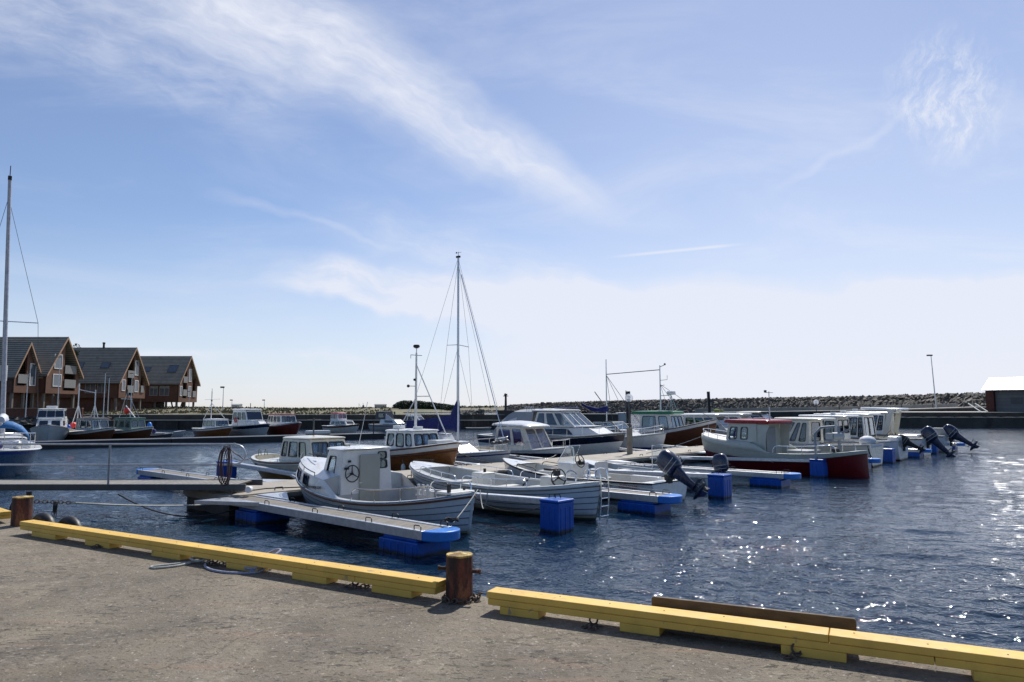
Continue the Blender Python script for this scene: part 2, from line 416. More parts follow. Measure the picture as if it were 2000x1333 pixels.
# ---------------------------------------------------------------- quay the viewer stands on
def quay_mat():
    m, t, b = base_mat('quay_concrete')
    tc = nd(t, 'ShaderNodeTexCoord'); v = tc.outputs['Object']
    big = noise(t, v, .8, 5, .6, .6).ss(.3, .72); mid = noise(t, v, 5., 6, .7).ss(.3, .7); fine = noise(t, v, 70., 5, .75).ss(.3, .7)
    c = ramp_mix(t, big, (.125, .10, .066), (.31, .26, .175))
    c = ramp_mix(t, mid*.5, c, (.25, .21, .17)); c = ramp_mix(t, fine*.45, c, (.10, .085, .07))
    mp = nd(t, 'ShaderNodeMapping'); t.links.new(v, mp.inputs[0]); mp.inputs['Rotation'].default_value = (0, 0, R(-20)); mp.inputs['Scale'].default_value = (.5, 3.5, 1)
    st = noise(t, mp.outputs[0], 1.3, 6, .65, .5).ss(.56, .72)*.45; c = ramp_mix(t, st, c, (.32, .20, .13))
    stain = noise(t, v, 2.1, 6, .7, 1.2).ss(.58, .72)*.45; c = ramp_mix(t, stain, c, (.10, .085, .07))
    vo = nd(t, 'ShaderNodeTexVoronoi'); vo.inputs['Scale'].default_value = 9.; t.links.new(v, vo.inputs['Vector'])
    wn = nd(t, 'ShaderNodeTexWhiteNoise'); t.links.new(vo.outputs['Position'], wn.inputs['Vector'])
    ds = X(t, vo.outputs['Distance']) + (noise(t, v, 60., 3)-.5)*.12
    spot = ds.ss(.03, .07, 1., 0.)*X(t, wn.outputs['Value']).ss(.6, .65)
    c = ramp_mix(t, spot*.9, c, (.75, .72, .66))
    vo2 = nd(t, 'ShaderNodeTexVoronoi'); vo2.inputs['Scale'].default_value = 26.; t.links.new(v, vo2.inputs['Vector'])
    wn2 = nd(t, 'ShaderNodeTexWhiteNoise'); t.links.new(vo2.outputs['Position'], wn2.inputs['Vector'])
    s2 = X(t, vo2.outputs['Distance']).ss(.10, .22, 1., 0.)*X(t, wn2.outputs['Value']).ss(.70, .75)
    c = ramp_mix(t, s2*.6, c, (.52, .48, .42))
    s3 = X(t, vo2.outputs['Distance']).ss(.10, .2, 1., 0.)*X(t, wn2.outputs['Value']).ss(.22, .18)
    c = ramp_mix(t, s3*.7, c, (.05, .045, .04))
    vc = nd(t, 'ShaderNodeTexVoronoi', feature='DISTANCE_TO_EDGE'); vc.inputs['Scale'].default_value = .42
    wv = nd(t, 'ShaderNodeVectorMath', operation='ADD'); t.links.new(v, wv.inputs[0]); nz = nd(t, 'ShaderNodeTexNoise'); nz.inputs['Scale'].default_value = 1.6; nz.inputs['Detail'].default_value = 6; t.links.new(v, nz.inputs['Vector']); t.links.new(nz.outputs['Color'], wv.inputs[1]); t.links.new(wv.outputs[0], vc.inputs['Vector'])
    crack = X(t, vc.outputs['Distance']).ss(.0, .006, 1., 0.)*noise(t, v, .5, 3).ss(.45, .6)
    c = ramp_mix(t, crack*.6, c, (.07, .06, .05))
    patch = noise(t, v, 12., 6, .75, 1.).ss(.50, .68)*noise(t, v, .9, 4, .6).ss(.42, .62)*.5; c = ramp_mix(t, patch, c, (.48, .42, .32))
    mpp = nd(t, 'ShaderNodeMapping'); t.links.new(v, mpp.inputs[0]); mpp.inputs['Rotation'].default_value = (0, 0, R(25)); mpp.inputs['Scale'].default_value = (1, 2.2, 1)
    pit = noise(t, mpp.outputs[0], 9., 7, .72, .6).ss(.575, .62)*noise(t, v, 1.3, 4, .6).ss(.45, .6); c = ramp_mix(t, pit*.75, c, (.07, .06, .048))
    pit2 = noise(t, v, 26., 5, .7, .3).ss(.60, .64); c = ramp_mix(t, pit2*.6, c, (.07, .06, .05))
    fleck = noise(t, v, 21., 5, .7, .5).ss(.61, .66); c = ramp_mix(t, fleck*.6, c, (.55, .50, .40))  # pale flecks in the concrete
    t.links.new(c, b.inputs['Base Color']); b.inputs['Roughness'].default_value = .85
    bp = nd(t, 'ShaderNodeBump'); bp.inputs['Strength'].default_value = .9; bp.inputs['Distance'].default_value = .016
    hh = noise(t, v, 45., 8, .75) + mid*.5 + s2*.3 - pit*.9 - pit2*.6
    t.links.new(hh.s, bp.inputs['Height']); t.links.new(bp.outputs[0], b.inputs['Normal'])
    return m
QZ = .95
# edge line runs bollard corner (-7.05,10.6) -> right; second edge goes away to the left
edge = [(-17., 19.2), (-6.95, 10.55), (-.58, 6.72), (-.14, 6.42), (8.5, 2.1)]
poly = edge + [(12, -6), (-30, -6), (-30, 30), (-26, 27)]
m = M(); m.ext(poly, -1.5, QZ); struct(m, 'quay', quay_mat())

YEL = pm('yellow_painted_timber', (.72, .45, .085), .6, var=.10, vs=2.5, stretch=(1, 1, 1), bump=.25, bs=25, col2=(.33, .24, .13), c2s=8, c2t=(.61, .69), grime=.28)
def bullrail(label, p, q, blocks, joints=(), w=.175, lt=.052):
    """two stacked timbers on blocks, p->q is the landward top edge line at ground level"""
    p = Vector((*p, 0)); q = Vector((*q, 0)); L = (q-p).length; d = (q-p).normalized(); az = math.atan2(d.y, d.x)
    t_ = root('timber_bullrail', label, 'quay edge timber', (p.x, p.y, QZ), az, 'yellow timbers along the quay edge')
    # local x along, local y towards water (+)
    sgn = 1
    cuts = [0]+list(joints)+[L]
    for i in range(len(cuts)-1):
        m = M(); m.bb(cuts[i]+.002, cuts[i+1]-.002, 0, w, .063+lt, .063+2*lt); build(m, 'top_timber', YEL, t_, bevel=.006)
    cuts2 = [0.01]+[min(L-.5, j+.6) for j in joints]+[L-.01]
    for i in range(len(cuts2)-1):
        m = M(); m.bb(cuts2[i]+.002, cuts2[i+1]-.002, .004, w-.004, .062, .062+lt-.001); build(m, 'bottom_timber', YEL, t_, bevel=.006)
    for b0, b1 in blocks:
        m = M(); m.bb(b0, b1, .006, w-.01, 0, .061); build(m, 'support_block', YEL, t_, bevel=.005)
    x = .18
    while x < L:
        bm_ = M(); bm_.lathe([(.006, 0), (.006, .003), (.004, .004)], (x, w*(.3+.4*random.random()), .063+2*lt-.001), 8); build(bm_, 'bolt_head', DGREY, t_); x += .42
    return t_, d
lb, _ = bullrail('long yellow timber edge beam between the two rusty bollards', (-6.48, 9.61), (-.65, 6.28),
     [(.3, .85), (1.5, 2.0), (2.8, 3.3), (4.05, 4.5), (5.0, 5.45), (6.0, 6.45)], (2.4, 5.2))
rb, _ = bullrail('yellow timber edge beam running right from the near bollard out of frame', (-.21, 5.99), (4.6, 3.63),
     [(.12, .46), (1.12, 1.42), (2.25, 2.65), (3.35, 3.7), (4.3, 4.7)], (2.55,))
ub, _ = bullrail('yellow timber edge beam leading away left of the far bollard', (-13.6, 15.9), (-7.35, 10.42), [(.3, .8), (2.0, 2.5), (4.0, 4.5), (6.0, 6.5), (7.0, 7.4)], (4.,))

def rust_mat(name, base, dark, bright, warmtop):
    m, t, b = base_mat(name)
    tc = nd(t, 'ShaderNodeTexCoord'); v = tc.outputs['Object']
    mp = nd(t, 'ShaderNodeMapping'); t.links.new(v, mp.inputs[0]); mp.inputs['Scale'].default_value = (1, 1, .35)
    n1 = noise(t, mp.outputs[0], 9., 8, .7, .5).ss(.4, .62); n2 = noise(t, mp.outputs[0], 5., 6, .65, .3).ss(.5, .62); n3 = noise(t, v, 60., 5, .7)
    c = ramp_mix(t, n1, dark, base); c = ramp_mix(t, n2*.75, c, bright); c = ramp_mix(t, n3.ss(.45, .7)*.5, c, dark)
    t.links.new(c, b.inputs['Base Color']); b.inputs['Roughness'].default_value = .8
    bp = nd(t, 'ShaderNodeBump'); bp.inputs['Strength'].default_value = .8; bp.inputs['Distance'].default_value = .006
    t.links.new((n1+n3*.5).s, bp.inputs['Height']); t.links.new(bp.outputs[0], b.inputs['Normal']); return m
RUST = rust_mat('rusty_steel', (.15, .040, .020), (.028, .016, .013), (.34, .13, .05), 0)
RUSTT = rust_mat('worn_yellow_top', (.72, .55, .14), (.20, .11, .04), (.78, .74, .5), 0)
CHAINM = pm('rusty_chain', (.12, .09, .07), .7, .3, var=.4, vs=30)
def link(m, c, d, r=.016, L=.05, roll=0):
    d = Vector(d).normalized(); up = Vector((0, 0, 1)) if abs(d.z) < .9 else Vector((1, 0, 0)); s_ = d.cross(up).normalized()
    n_ = Matrix.Rotation(roll, 3, d) @ s_
    pts = [Vector(c) + d*(L*.5*math.cos(t_)*1.0) + n_*(L*.33*math.sin(t_)) for t_ in [2*math.pi*k/10 for k in range(10)]]
    m.tube(pts, r*.42, 5, closed=True)
def chain(m, path, step=.05, r=.016):
    P = [Vector(p) for p in path]; acc = 0; k = 0
    for i in range(len(P)-1):
        seg = (P[i+1]-P[i]).length; d = (P[i+1]-P[i]).normalized(); x = acc
        while x < seg: link(m, P[i]+d*x, d, r, step*1.35, (k % 2)*math.pi/2); x += step; k += 1
        acc = x-seg
def bollard(label, x, y, r, h, bar=True, tilt=0):
    t_ = root('mooring_bollard', label, 'bollard', (x, y, QZ), R(tilt))
    m = M(); m.lathe([(r*1.0, 0), (r*.99, h*.3), (r*.985, h*.7), (r*.975, h)], n=40); build(m, 'post', RUST, t_, smooth=40)
    m = M(); rings = []
    for q, z in ((.96, .0), (.99, .008), (.97, .016), (.7, .021), (.3, .024), (.02, .025)):
        rings.append([(r*q*math.cos(a_)*(1+.015*math.sin(5*a_)), r*q*math.sin(a_), h+z+.002*math.sin(7*a_+q*9)) for a_ in [2*math.pi*k/40 for k in range(40)]])
    m.loft(rings); build(m, 'cap', RUSTT, t_, smooth=50)
    if bar:
        m = M(); m.tube([(-r*1.55, .02, h*.72), (r*1.5, -.03, h*.66)], .017, 10); m.tube([(-r*1.6, .02, h*.72), (-r*1.45, .02, h*.718)], .023, 10); m.tube([(r*1.45, -.03, h*.663), (r*1.58, -.03, h*.66)], .023, 10)
        build(m, 'cross_bar', RUST, t_, smooth=40)
    return t_
bollard('round rusty bollard with a cross bar between two yellow beams', -.455, 6.36, .118, .375)
bollard('rusty bollard at the far left corner of the quay', -6.95, 10.35, .13, .38, False)
m = M(); chain(m, [(-.455+.135*math.cos(a_), 6.36+.135*math.sin(a_), QZ+.012+.02*abs(math.sin(3*a_))) for a_ in [2*math.pi*k/18 for k in range(19)]], .042, .015)
chain(m, [(-.30, 6.30, QZ+.015), (-.27, 6.36, QZ+.06), (-.29, 6.44, QZ+.03)], .042, .015)
solo(m, 'chain', CHAINM, 'chain looped round the foot of the near bollard', 'chain')
for lb_, x, y, n_ in (('shackle and chain under the right yellow beam', .62, 5.62, 3), ('chain and ring lying under the middle of the long yellow beam', -3.15, 7.80, 4), ('short rusty chain under the far part of the long beam', -4.9, 8.75, 4), ('chain under the beam near the close bollard', -1.45, 6.83, 4), ('small dark chain under the beam below the plank', 1.9, 4.96, 2)):
    m = M(); m.tube([(x+.03*math.cos(a_), y+.012*math.sin(a_), QZ+.05+.03*math.sin(a_)) for a_ in [2*math.pi*k/12 for k in range(12)]], .008, 6, closed=True)
    chain(m, [(x, y-.02, QZ+.02), (x-.08, y-.05, QZ+.012), (x-.03, y-.10, QZ+.012), (x+.07, y-.04, QZ+.014), (x+.16, y+.02, QZ+.014)][:n_+1], .04, .014)
    solo(m, 'shackle_chain', CHAINM, lb_, 'chain')
# plank standing on edge behind the right beam
OLDW = pm('old_brown_board', (.11, .075, .04), .8, var=.35, vs=4, stretch=(.6, 3, 3), grime=.5, bump=.4, bs=20)
a0 = Vector((1.02, 5.53, QZ)); a1 = Vector((2.30, 4.94, QZ)); dv = (a1-a0).normalized(); nv = Vector((-dv.y, dv.x, 0))
m = M(); pts = rrect(0, (a1-a0).length, .0, .22, .02, 3)
m.extv([a0 + dv*x + Vector((0, 0, z-.0)) + nv*.10 for x, z in pts], nv*.035)
solo(m, 'plank', OLDW, 'weathered brown board standing on edge behind the right yellow beam', 'plank', bevel=.004)
# ropes lying on the quay
def smooth_path(pts, n=8):
    P = [Vector(p) for p in pts]; out = []
    for i in range(len(P)-1):
        p0 = P[max(i-1, 0)]; p1 = P[i]; p2 = P[i+1]; p3 = P[min(i+2, len(P)-1)]
        for k in range(n):
            t_ = k/n; out.append(.5*((2*p1)+(-p0+p2)*t_+(2*p0-5*p1+4*p2-p3)*t_*t_+(-p0+3*p1-3*p2+p3)*t_**3))
    out.append(P[-1]); return out
z = QZ+.012
m = M(); m.tube(smooth_path([(-3.42, 7.80, z), (-3.5, 7.66, z), (-3.66, 7.56, z), (-3.74, 7.62, z), (-3.6, 7.72, z), (-3.4, 7.86, z), (-3.33, 7.92, z+.02), (-3.26, 7.86, z+.03), (-3.34, 7.80, z+.02), (-3.44, 7.86, z+.035), (-3.35, 7.95, z+.02), (-3.24, 7.90, z)]), .012, 8)
solo(m, 'rope', ROPEW, 'short loop of pale rope with a knot on the quay floor', 'rope', smooth=60)
m = M(); m.tube(smooth_path([(-3.26, 7.86, z), (-3.2, 7.66, z), (-3.06, 7.48, z), (-2.85, 7.36, z), (-2.62, 7.34, z), (-2.52, 7.43, z+.01), (-2.45, 7.56, z+.12), (-2.42, 7.66, QZ+.17), (-2.5, 7.7, QZ+.16), (-2.62, 7.6, z+.08), (-2.66, 7.5, z+.01)]), .013, 8)
m.tube(smooth_path([(-2.62, 7.36, z+.01), (-2.55, 7.48, z+.02), (-2.62, 7.56, z+.03), (-2.72, 7.48, z+.02), (-2.6, 7.38, z+.035), (-2.5, 7.46, z+.04)]), .013, 8)
solo(m, 'rope', ROPEB, 'blue flecked rope curving from under the beam, knotted at the timber', 'rope', smooth=60)
# tyre fenders hanging at the far corner
def tyre(m, c, r, ax):
    ax = Vector(ax).normalized(); up = Vector((0, 0, 1)); s_ = ax.cross(up).normalized()
    m.tube([Vector(c)+s_*r*math.cos(t_)+up*r*math.sin(t_) for t_ in [2*math.pi*k/20 for k in range(20)]], r*.32, 8, closed=True)
for k, (x, y, zz) in enumerate(((-7.05, 10.98, .70), (-6.6, 10.9, .66))):
    m = M(); tyre(m, (x, y, zz), .26, (.5, .87, 0)); solo(m, 'tyre_fender', BLACK, ['upper worn tyre fender hung behind the far bollard', 'lower tyre fender half hidden by the long yellow beam'][k], 'tyre fender', 'tyre fenders at the quay corner', smooth=50)

# ---------------------------------------------------------------- gangway to the pontoon
OX, OY = -6.7, 17.6; U = Vector((.665, .747, 0)); V = Vector((.747, -.665, 0))
def D(s, t_, z=0.): return Vector((OX, OY, z)) + U*s + V*t_
DECKW = pm('weathered_deck_boards', (.26, .235, .20), .8, var=.2, vs=3, planks=(1, .10), seam=.6, sw=(.34, .42), bump=.3, bs=40, grime=.3)
DECKX = pm('weathered_cross_boards', (.30, .28, .25), .8, var=.2, vs=3, planks=(0, .14), seam=.6, sw=(.34, .42), bump=.3, bs=40, grime=.3)
CONC = pm('pontoon_concrete', (.36, .325, .27), .85, var=.12, vs=1.2, bump=.3, bs=40, grime=.3)
CONCD = pm('dark_float_concrete', (.075, .07, .062), .8, var=.3, vs=2, bump=.4, bs=20, grime=.5)  # float bodies, much darker than the deck slabs
g = root('gangway', 'long metal gangway with handrail leading from the left to the pontoon', 'gangway', (-6.75, 17.75, .0), R(180))
# local x runs left (away from pontoon end); y=0 near edge ; local +y is world -y (towards camera)
GL = 9.5
m = M(); m.bb(.0, GL, -1.15, -.04, .70, .735); build(m, 'deck', DECKX, g)
m = M(); m.bb(-.25, GL, -.04, .03, .60, .75); m.bb(-.25, GL, -1.22, -1.15, .60, .75); build(m, 'side_beam', DGREY, g, bevel=.008)
for i in range(5):
    m = M(); x = .18+i*2.93-.0; m.tube([(x, .0, .62), (x, .0, 1.72)], .026, 8); build(m, 'rail_post', GREY, g, smooth=40)
lo, hi = 1.22, 1.72
m = M(); m.tube(smooth_path([(GL, 0, hi), (4, 0, hi), (.4, 0, hi), (.08, 0, hi), (-.13, 0, hi-.07), (-.22, 0, (lo+hi)/2), (-.13, 0, lo+.07), (.08, 0, lo), (.4, 0, lo), (4, 0, lo), (GL, 0, lo)], 5), .022, 8); build(m, 'handrail', GALV, g, smooth=60)
m = M(); m.tube([(-.33, -.1, .62), (-.33, .06, .62)], .075, 14); build(m, 'roller', LAMPM, g, smooth=40)
m = M()
for k in range(6):
    cx_ = .24+.03*math.sin(k*2.1); w_ = .105+.008*(k % 3); h_ = .42+.02*(k % 4)
    m.tube([(-6.75-cx_-.02*k+.05+w_*math.cos(a_), 17.75-.05-.012*k, 1.20+.02*math.sin(k)+h_*math.sin(a_)) for a_ in [2*math.pi*q/26 for q in range(26)]], .010, 6, closed=True)
m.tube(smooth_path([(-6.9, 17.69, 1.62), (-6.75, 17.66, 1.5), (-6.6, 17.62, 1.42), (-6.52, 17.6, 1.36)]), .012, 6)
solo(m, 'coiled_hose', HOSEM, 'brown hose coiled over the gangway rail end', 'hose', smooth=60)

# ---------------------------------------------------------------- main pontoon
u_ang = math.atan2(U.y, U.x)
dk = root('floating_pontoon', 'long concrete pontoon running away to the right between the boats', 'pontoon', D(0, 0), u_ang)
# local x = along s ; local -y = +t (towards near boats): v = (u rotated -90)
DL = 56
for i in range(4):
    x0 = i*14+(.02 if i else -.15); x1 = (i+1)*14-.02
    m = M(); m.bb(x0, x1, 0, 2.4, .30, .50); build(m, 'deck_slab', CONC, dk, bevel=.02)
    m = M(); m.bb(x0+.05, x1-.05, .06, 2.34, -.5, .299); build(m, 'float_body', CONCD, dk)
m = M(); m.bb(-.15, DL, -.09, -.005, .34, .46); m.bb(-.15, DL, 2.405, 2.49, .34, .46); build(m, 'edge_timber', pm('pale_edge_timber', (.33, .30, .25), .8, var=.2, grime=.3), dk, bevel=.01)
for i in range(12):
    for yy in (.25, 2.15):
        m = M(); m.tube([(i*4.4+1.2, yy, .5), (i*4.4+1.22, yy, .57), (i*4.4+1.42, yy, .57), (i*4.4+1.44, yy, .5)], .014, 6)
        build(m, 'mooring_ring', BLACK, dk)
def cap_pts(x0, hw, n=12, L=.32):
    return [(x0, -hw)] + [(x0+L*math.sin(math.pi*k/n)**.8*1.0 if 0 < k < n else x0, -hw*math.cos(math.pi*k/n)) for k in range(1, n)] + [(x0, hw)]
def walkfinger(label, s, side=1, L=7.9, w=.66, grp='walkway fingers on blue floats'):
    """board-topped finger; local x runs outwards"""
    ang = math.atan2(V.y, V.x) if side > 0 else math.atan2(-V.y, -V.x)
    t_ = root('finger_pontoon', label, 'finger pontoon', D(s, 0 if side > 0 else -2.4), ang, grp)
    hw = w/2
    m = M(); m.bb(.1, L-.35, -hw+.075, hw-.075, .36, .445); build(m, 'deck', DECKW, t_)
    for sg in (-1, 1):
        m = M(); m.bb(.1, L-.35, sg*hw-.035 if sg < 0 else hw-.07, -hw+.07 if sg < 0 else hw+.035, .30, .46); build(m, 'side_beam', GALV, t_, bevel=.008)
        m = M(); m.extv([(.1, sg*(hw+.04), .40), (.1, sg*(hw+.85), .40), (1.55, sg*(hw+.04), .40)], (0, 0, .085)); build(m, 'root_brace', GALV, t_, bevel=.004)
    m = M(); m.ext([(x, y) for x, y in cap_pts(L-.35, hw+.045, 14, .42)], .29, .465); build(m, 'end_cap', BLUECAP, t_, bevel=.02, smooth=50)
    for x0, x1, hw2 in ((.55, 1.5, .42), (L-1.5, L-.42, .40)):
        m = M(); m.bb(x0, x1, -hw2, hw2, -.35, .24); [m.bb(x0+.12+.2*q, x0+.17+.2*q, -hw2-.012, hw2+.012, -.35, .20) for q in range(5)]; build(m, 'float', BLUEP, t_, bevel=.02, segs=2)
        m = M(); m.bb(x0+.08, x1-.08, -hw2+.05, hw2-.05, .242, .298); build(m, 'float_collar', BLUEP, t_, bevel=.01)
    for x in (1.7, 3.6, 5.4, L-.6):
        for sg in (-1, 1):
            m = M(); y = sg*(hw-.01); m.tube([(x, y, .46), (x, y, .525), (x+.03, y, .54), (x+.15, y, .54), (x+.18, y, .525), (x+.18, y, .46)], .010, 6); build(m, 'mooring_loop', BLACK, t_)
    return t_
def boom(label, s, side=1, L=7.3, grp='narrow mooring booms on square blue floats'):
    ang = math.atan2(V.y, V.x) if side > 0 else math.atan2(-V.y, -V.x)
    t_ = root('mooring_boom', label, 'mooring boom', D(s, 0 if side > 0 else -2.4), ang, grp)
    m = M(); m.beam((.1, 0, .42), (L-.1, 0, .60), .22, .14); build(m, 'boom_beam', GALV, t_, bevel=.02)
    for sg in (-1, 1):
        m = M(); m.beam((.12, sg*.75, .40), (1.9, sg*.08, .44), .07, .08); build(m, 'root_brace', GALV, t_, bevel=.008)
    m = M(); m.bb(L-.50, L, -.27, .27, -.4, .60); [m.bb(L-.512, L+.012, -.20+.16*q, -.15+.16*q, -.4, .52) for q in range(3)]; [m.bb(L-.44+.15*q, L-.39+.15*q, -.282, .282, -.4, .52) for q in range(3)]; build(m, 'float', BLUEP, t_, bevel=.015, segs=2)
    m = M(); m.bb(L-.52, L+.02, -.285, .285, .602, .67); build(m, 'float_top', BLUEP, t_, bevel=.03)
    m = M(); m.bb(.5, 1.1, -.3, .3, -.3, .33); build(m, 'root_float', BLUEP, t_, bevel=.04)
    m = M(); m.tube([(L-.45, .0, .68), (L-.45, .0, .75), (L-.3, 0, .76), (L-.28, 0, .68)], .012, 6); m.tube([(L-.4, .1, .68), (L-.4, .1, .74), (L-.25, .1, .75), (L-.22, .1, .68)], .012, 6); build(m, 'mooring_loop', BLACK, t_)
    return t_
walkfinger('nearest walkway finger, boards grey, blue rounded end close to the quay', .15, L=7.4)
boom('boom with a tall blue float just beyond the nearest white cabin boat', 3.6)
walkfinger('walkway finger with rounded blue end beyond the stern ladder boat', 7.3)
boom('boom with square blue float beside the tilted outboard of the lettered skiff', 11.35)
walkfinger('walkway finger with blue end beside the low dinghy with small outboard', 15.3)
boom('boom whose square blue float stands against the red hull', 19.75)
walkfinger('walkway finger ending just right of the red hulled boat', 24.6)
boom('boom with square float behind the covered white stern', 29.4)
walkfinger('walkway finger second from the far end of the pontoon', 34.0)
boom('boom with float right behind the biggest tilted outboard', 38.7)
walkfinger('farthest walkway finger at the right end of the marina', 43.0)
walkfinger('short walkway finger on the far side left of the coiled hose', 1.9, -1, 7.8)
boom('boom leading to the blue drum float in front of the ochre hulled boat', 4.2, -1, 6.6)
boom('boom on the far side beside the small blue striped sailboat', 11.0, -1, 6)
boom('boom on the far side near the black striped cuddy boat', 15.1, -1, 6)
boom('boom on the far side near the globe lamp', 23.2, -1, 6)
boom('boom on the far side by the brown fishing boat', 27.4, -1, 6)
# globe lamps on the pontoon
def globe_lamp(label, s, t_, h=2.35):
    l = root('globe_lamp', label, 'lamp', D(s, t_, .5), 0, 'globe lamps on the pontoon')
    m = M(); m.box((0, 0, .6), (.20, .20, 1.2), R(20)); build(m, 'post_base', pm('grey_brown_post', (.30, .25, .19), .7, var=.25, grime=.3), l, bevel=.01)
    m = M(); m.tube([(0, 0, 1.2), (0, 0, h)], .03, 8); m.lathe([(.05, h-.02), (.08, h+.02), (.09, h+.05)], n=16); build(m, 'pole', DGREY, l, smooth=40)
    m = M(); m.sph((0, 0, h+.22), .19, 20); gl = build(m, 'globe', GLOBE, l, smooth=60)
    m = M(); m.lathe([(.05, h+.05), (.05, h+.2), (.075, h+.22), (.075, h+.30), (.03, h+.33)], n=12); build(m, 'lamp_holder', LAMPM, gl, smooth=40)
    return l
globe_lamp('round clear globe lamp on a post in the middle of the pontoon', 19.8, -1.4)
globe_lamp('distant globe lamp near the far end of the pontoon', 44.0, -1.2, 2.3)
# ---------------------------------------------------------------- boats
def lerp(a, b, t): return a+(b-a)*t
LAPM = pm('plank_lap_shadow_grime', (.10, .12, .14), .7, var=.3)
class Hull:
    all = []
    def __init__(s, rt, L, B, z0, z1, zm, kd=.3, rake=.6, srake=.15, kind='transom', sw=.8, tm=.42, pb=2.1, qb=.85, e=.38, flare=.5, ps=2.2):
        s.all.append(s); s.rt = rt; s.L = L; s.B = B; s.z0 = z0; s.z1 = z1; s.zm = zm; s.kd = kd; s.rake = rake; s.srake = srake; s.kind = kind
        s.sw = sw; s.tm = tm; s.pb = pb; s.qb = qb; s.e = e; s.flare = flare; s.ps = ps; s.off = 0
    def zs(s, t):
        return s.zm+(s.z0-s.zm)*((.4-t)/.4)**2 if t < .4 else s.zm+(s.z1-s.zm)*((t-.4)/.6)**2
    def w(s, t):
        if t > s.tm: return max(0, 1-((t-s.tm)/(1-s.tm))**s.pb)**s.qb
        q = (s.tm-t)/s.tm
        if s.kind == 'canoe': return max(0, 1-q**s.ps)**s.qb
        return s.sw+(1-s.sw)*(1-q*q)
    def zk(s, t): return -s.kd
    def bow(s, t): return max(0, (t-s.tm)/(1-s.tm))
    def stn(s, t): return max(0, (s.tm-t)/s.tm)
    def pt(s, t, k, sd=1, off=0.):
        k = max(0, min(1, k)); bo = s.bow(t); st = s.stn(t) if s.kind == 'canoe' else 0
        en = s.e + s.flare*max(bo, st)**2
        y = s.B/2*s.w(t)*(k**en) + off
        y = max(0.004 if off >= 0 else 0., y)
        x = s.L*(t-.5) - s.rake*((1-k)**1.6)*bo**3
        if s.kind == 'canoe': x += s.srake*((1-k)**1.6)*st**3
        else: x += s.srake*(1-k)*max(0, 1-t*4)
        if bo > .97 and off: x += off*.8
        if s.kind == 'canoe' and st > .97 and off: x -= off*.8
        return Vector((x, sd*y, lerp(-s.kd, s.zs(t), k)))
    def kz(s, t, z): return (z+s.kd)/(s.zs(t)+s.kd)
    def ts(s, a=0., b=1., n=26):
        # denser toward the ends
        return [lerp(a, b, .5-.5*math.cos(math.pi*i/n)*.999 if False else i/n) for i in range(n+1)] if not (a == 0 and b == 1) else [.5-.5*math.cos(math.pi*i/n) for i in range(n+1)]
    def shell(s, name, mat, k0=0., k1=1., strakes=0, a=0., b=1., off=0., kf0=None, kf1=None, nk=8, lap=.014, smooth=35):
        m = M(); T = s.ts(a, b, 30)
        for sd in (1, -1):
            rows = []
            if strakes:
                for j in range(strakes):
                    ka, kb = lerp(k0, k1, j/strakes), lerp(k0, k1, (j+1)/strakes)
                    rows.append([s.pt(t, ka, sd, off+lap) for t in T]); rows.append([s.pt(t, ka+.016, sd, off+lap) for t in T]); rows.append([s.pt(t, kb, sd, off) for t in T])
            else:
                for j in range(nk+1):
                    q = j/nk
                    rows.append([s.pt(t, lerp(kf0(t) if kf0 else k0, kf1(t) if kf1 else k1, q), sd, off) for t in T])
            m.loft(rows, False, False)
        if s.kind == 'transom' and a == 0:
            q = [s.pt(0, lerp(kf0(0) if kf0 else k0, kf1(0) if kf1 else k1, j/8), 1, off) for j in range(9)]
            q2 = [Vector((p.x, -p.y, p.z)) for p in q][::-1]
            m.add(q+q2, [tuple(range(18))])
        o = build(m, name, mat, s.rt, smooth=smooth)
        if strakes:   # shadow line of each plank lap painted dark, grime included: own slot in the same mesh
            o.data.materials.append(LAPM); nT = len(T)-1; per = (3*strakes-1)*nT
            for q_, pl in enumerate(o.data.polygons):
                r_ = (pl.index % per)//nT
                if r_ % 3 == 0 and pl.index < 2*per: pl.material_index = 1
        return o
    def deck(s, name, mat, a, b, cam_=.05, dz=-.01, inset=.0, n=14, thick=0):
        rows = []
        for t in [lerp(a, b, i/n) for i in range(n+1)]:
            p = s.pt(t, 1, 1, -inset); w_ = p.y
            rows.append([Vector((p.x, w_*c, p.z+dz+cam_*(1-c*c)*min(1, w_/(s.B*.3)))) for c in (-1, -.75, -.4, 0, .4, .75, 1)])
        m = M(); m.loft(rows, False, False); return build(m, name, mat, s.rt, smooth=40)
    def well(s, a, b, wd, zf, mat, floor, name='cockpit', ends=True, rim=.0):
        """side decks, cockpit sides down to the floor"""
        T = [lerp(a, b, i/24) for i in range(25)]
        def inn(t, z, sd):
            p = s.pt(t, 1, sd); k = s.kz(t, z); q = s.pt(t, k, sd)
            y = min(abs(p.y)-wd, abs(q.y)-.04) if z < s.zs(t)-.01 else abs(p.y)-wd
            return Vector((p.x, sd*max(.01, y), z))
        m = M()
        for sd in (1, -1):
            m.loft([[s.pt(t, 1, sd)+Vector((0, 0, .004)) for t in T], [inn(t, s.zs(t)+.012, sd) for t in T], [inn(t, s.zs(t)-.05, sd) for t in T], [inn(t, zf, sd) for t in T]], False, False)
        for t in (a, b) if ends else ():
            m.add([inn(t, s.zs(t)+.01, 1), inn(t, s.zs(t)+.01, -1), inn(t, zf, -1), inn(t, zf, 1)], [(0, 1, 2, 3)])
        c = build(m, name, mat, s.rt, smooth=30)
        m = M(); m.loft([[inn(t, zf, 1) for t in T], [inn(t, zf, -1) for t in T]], False, False); build(m, 'floor', floor, s.rt)
        return c
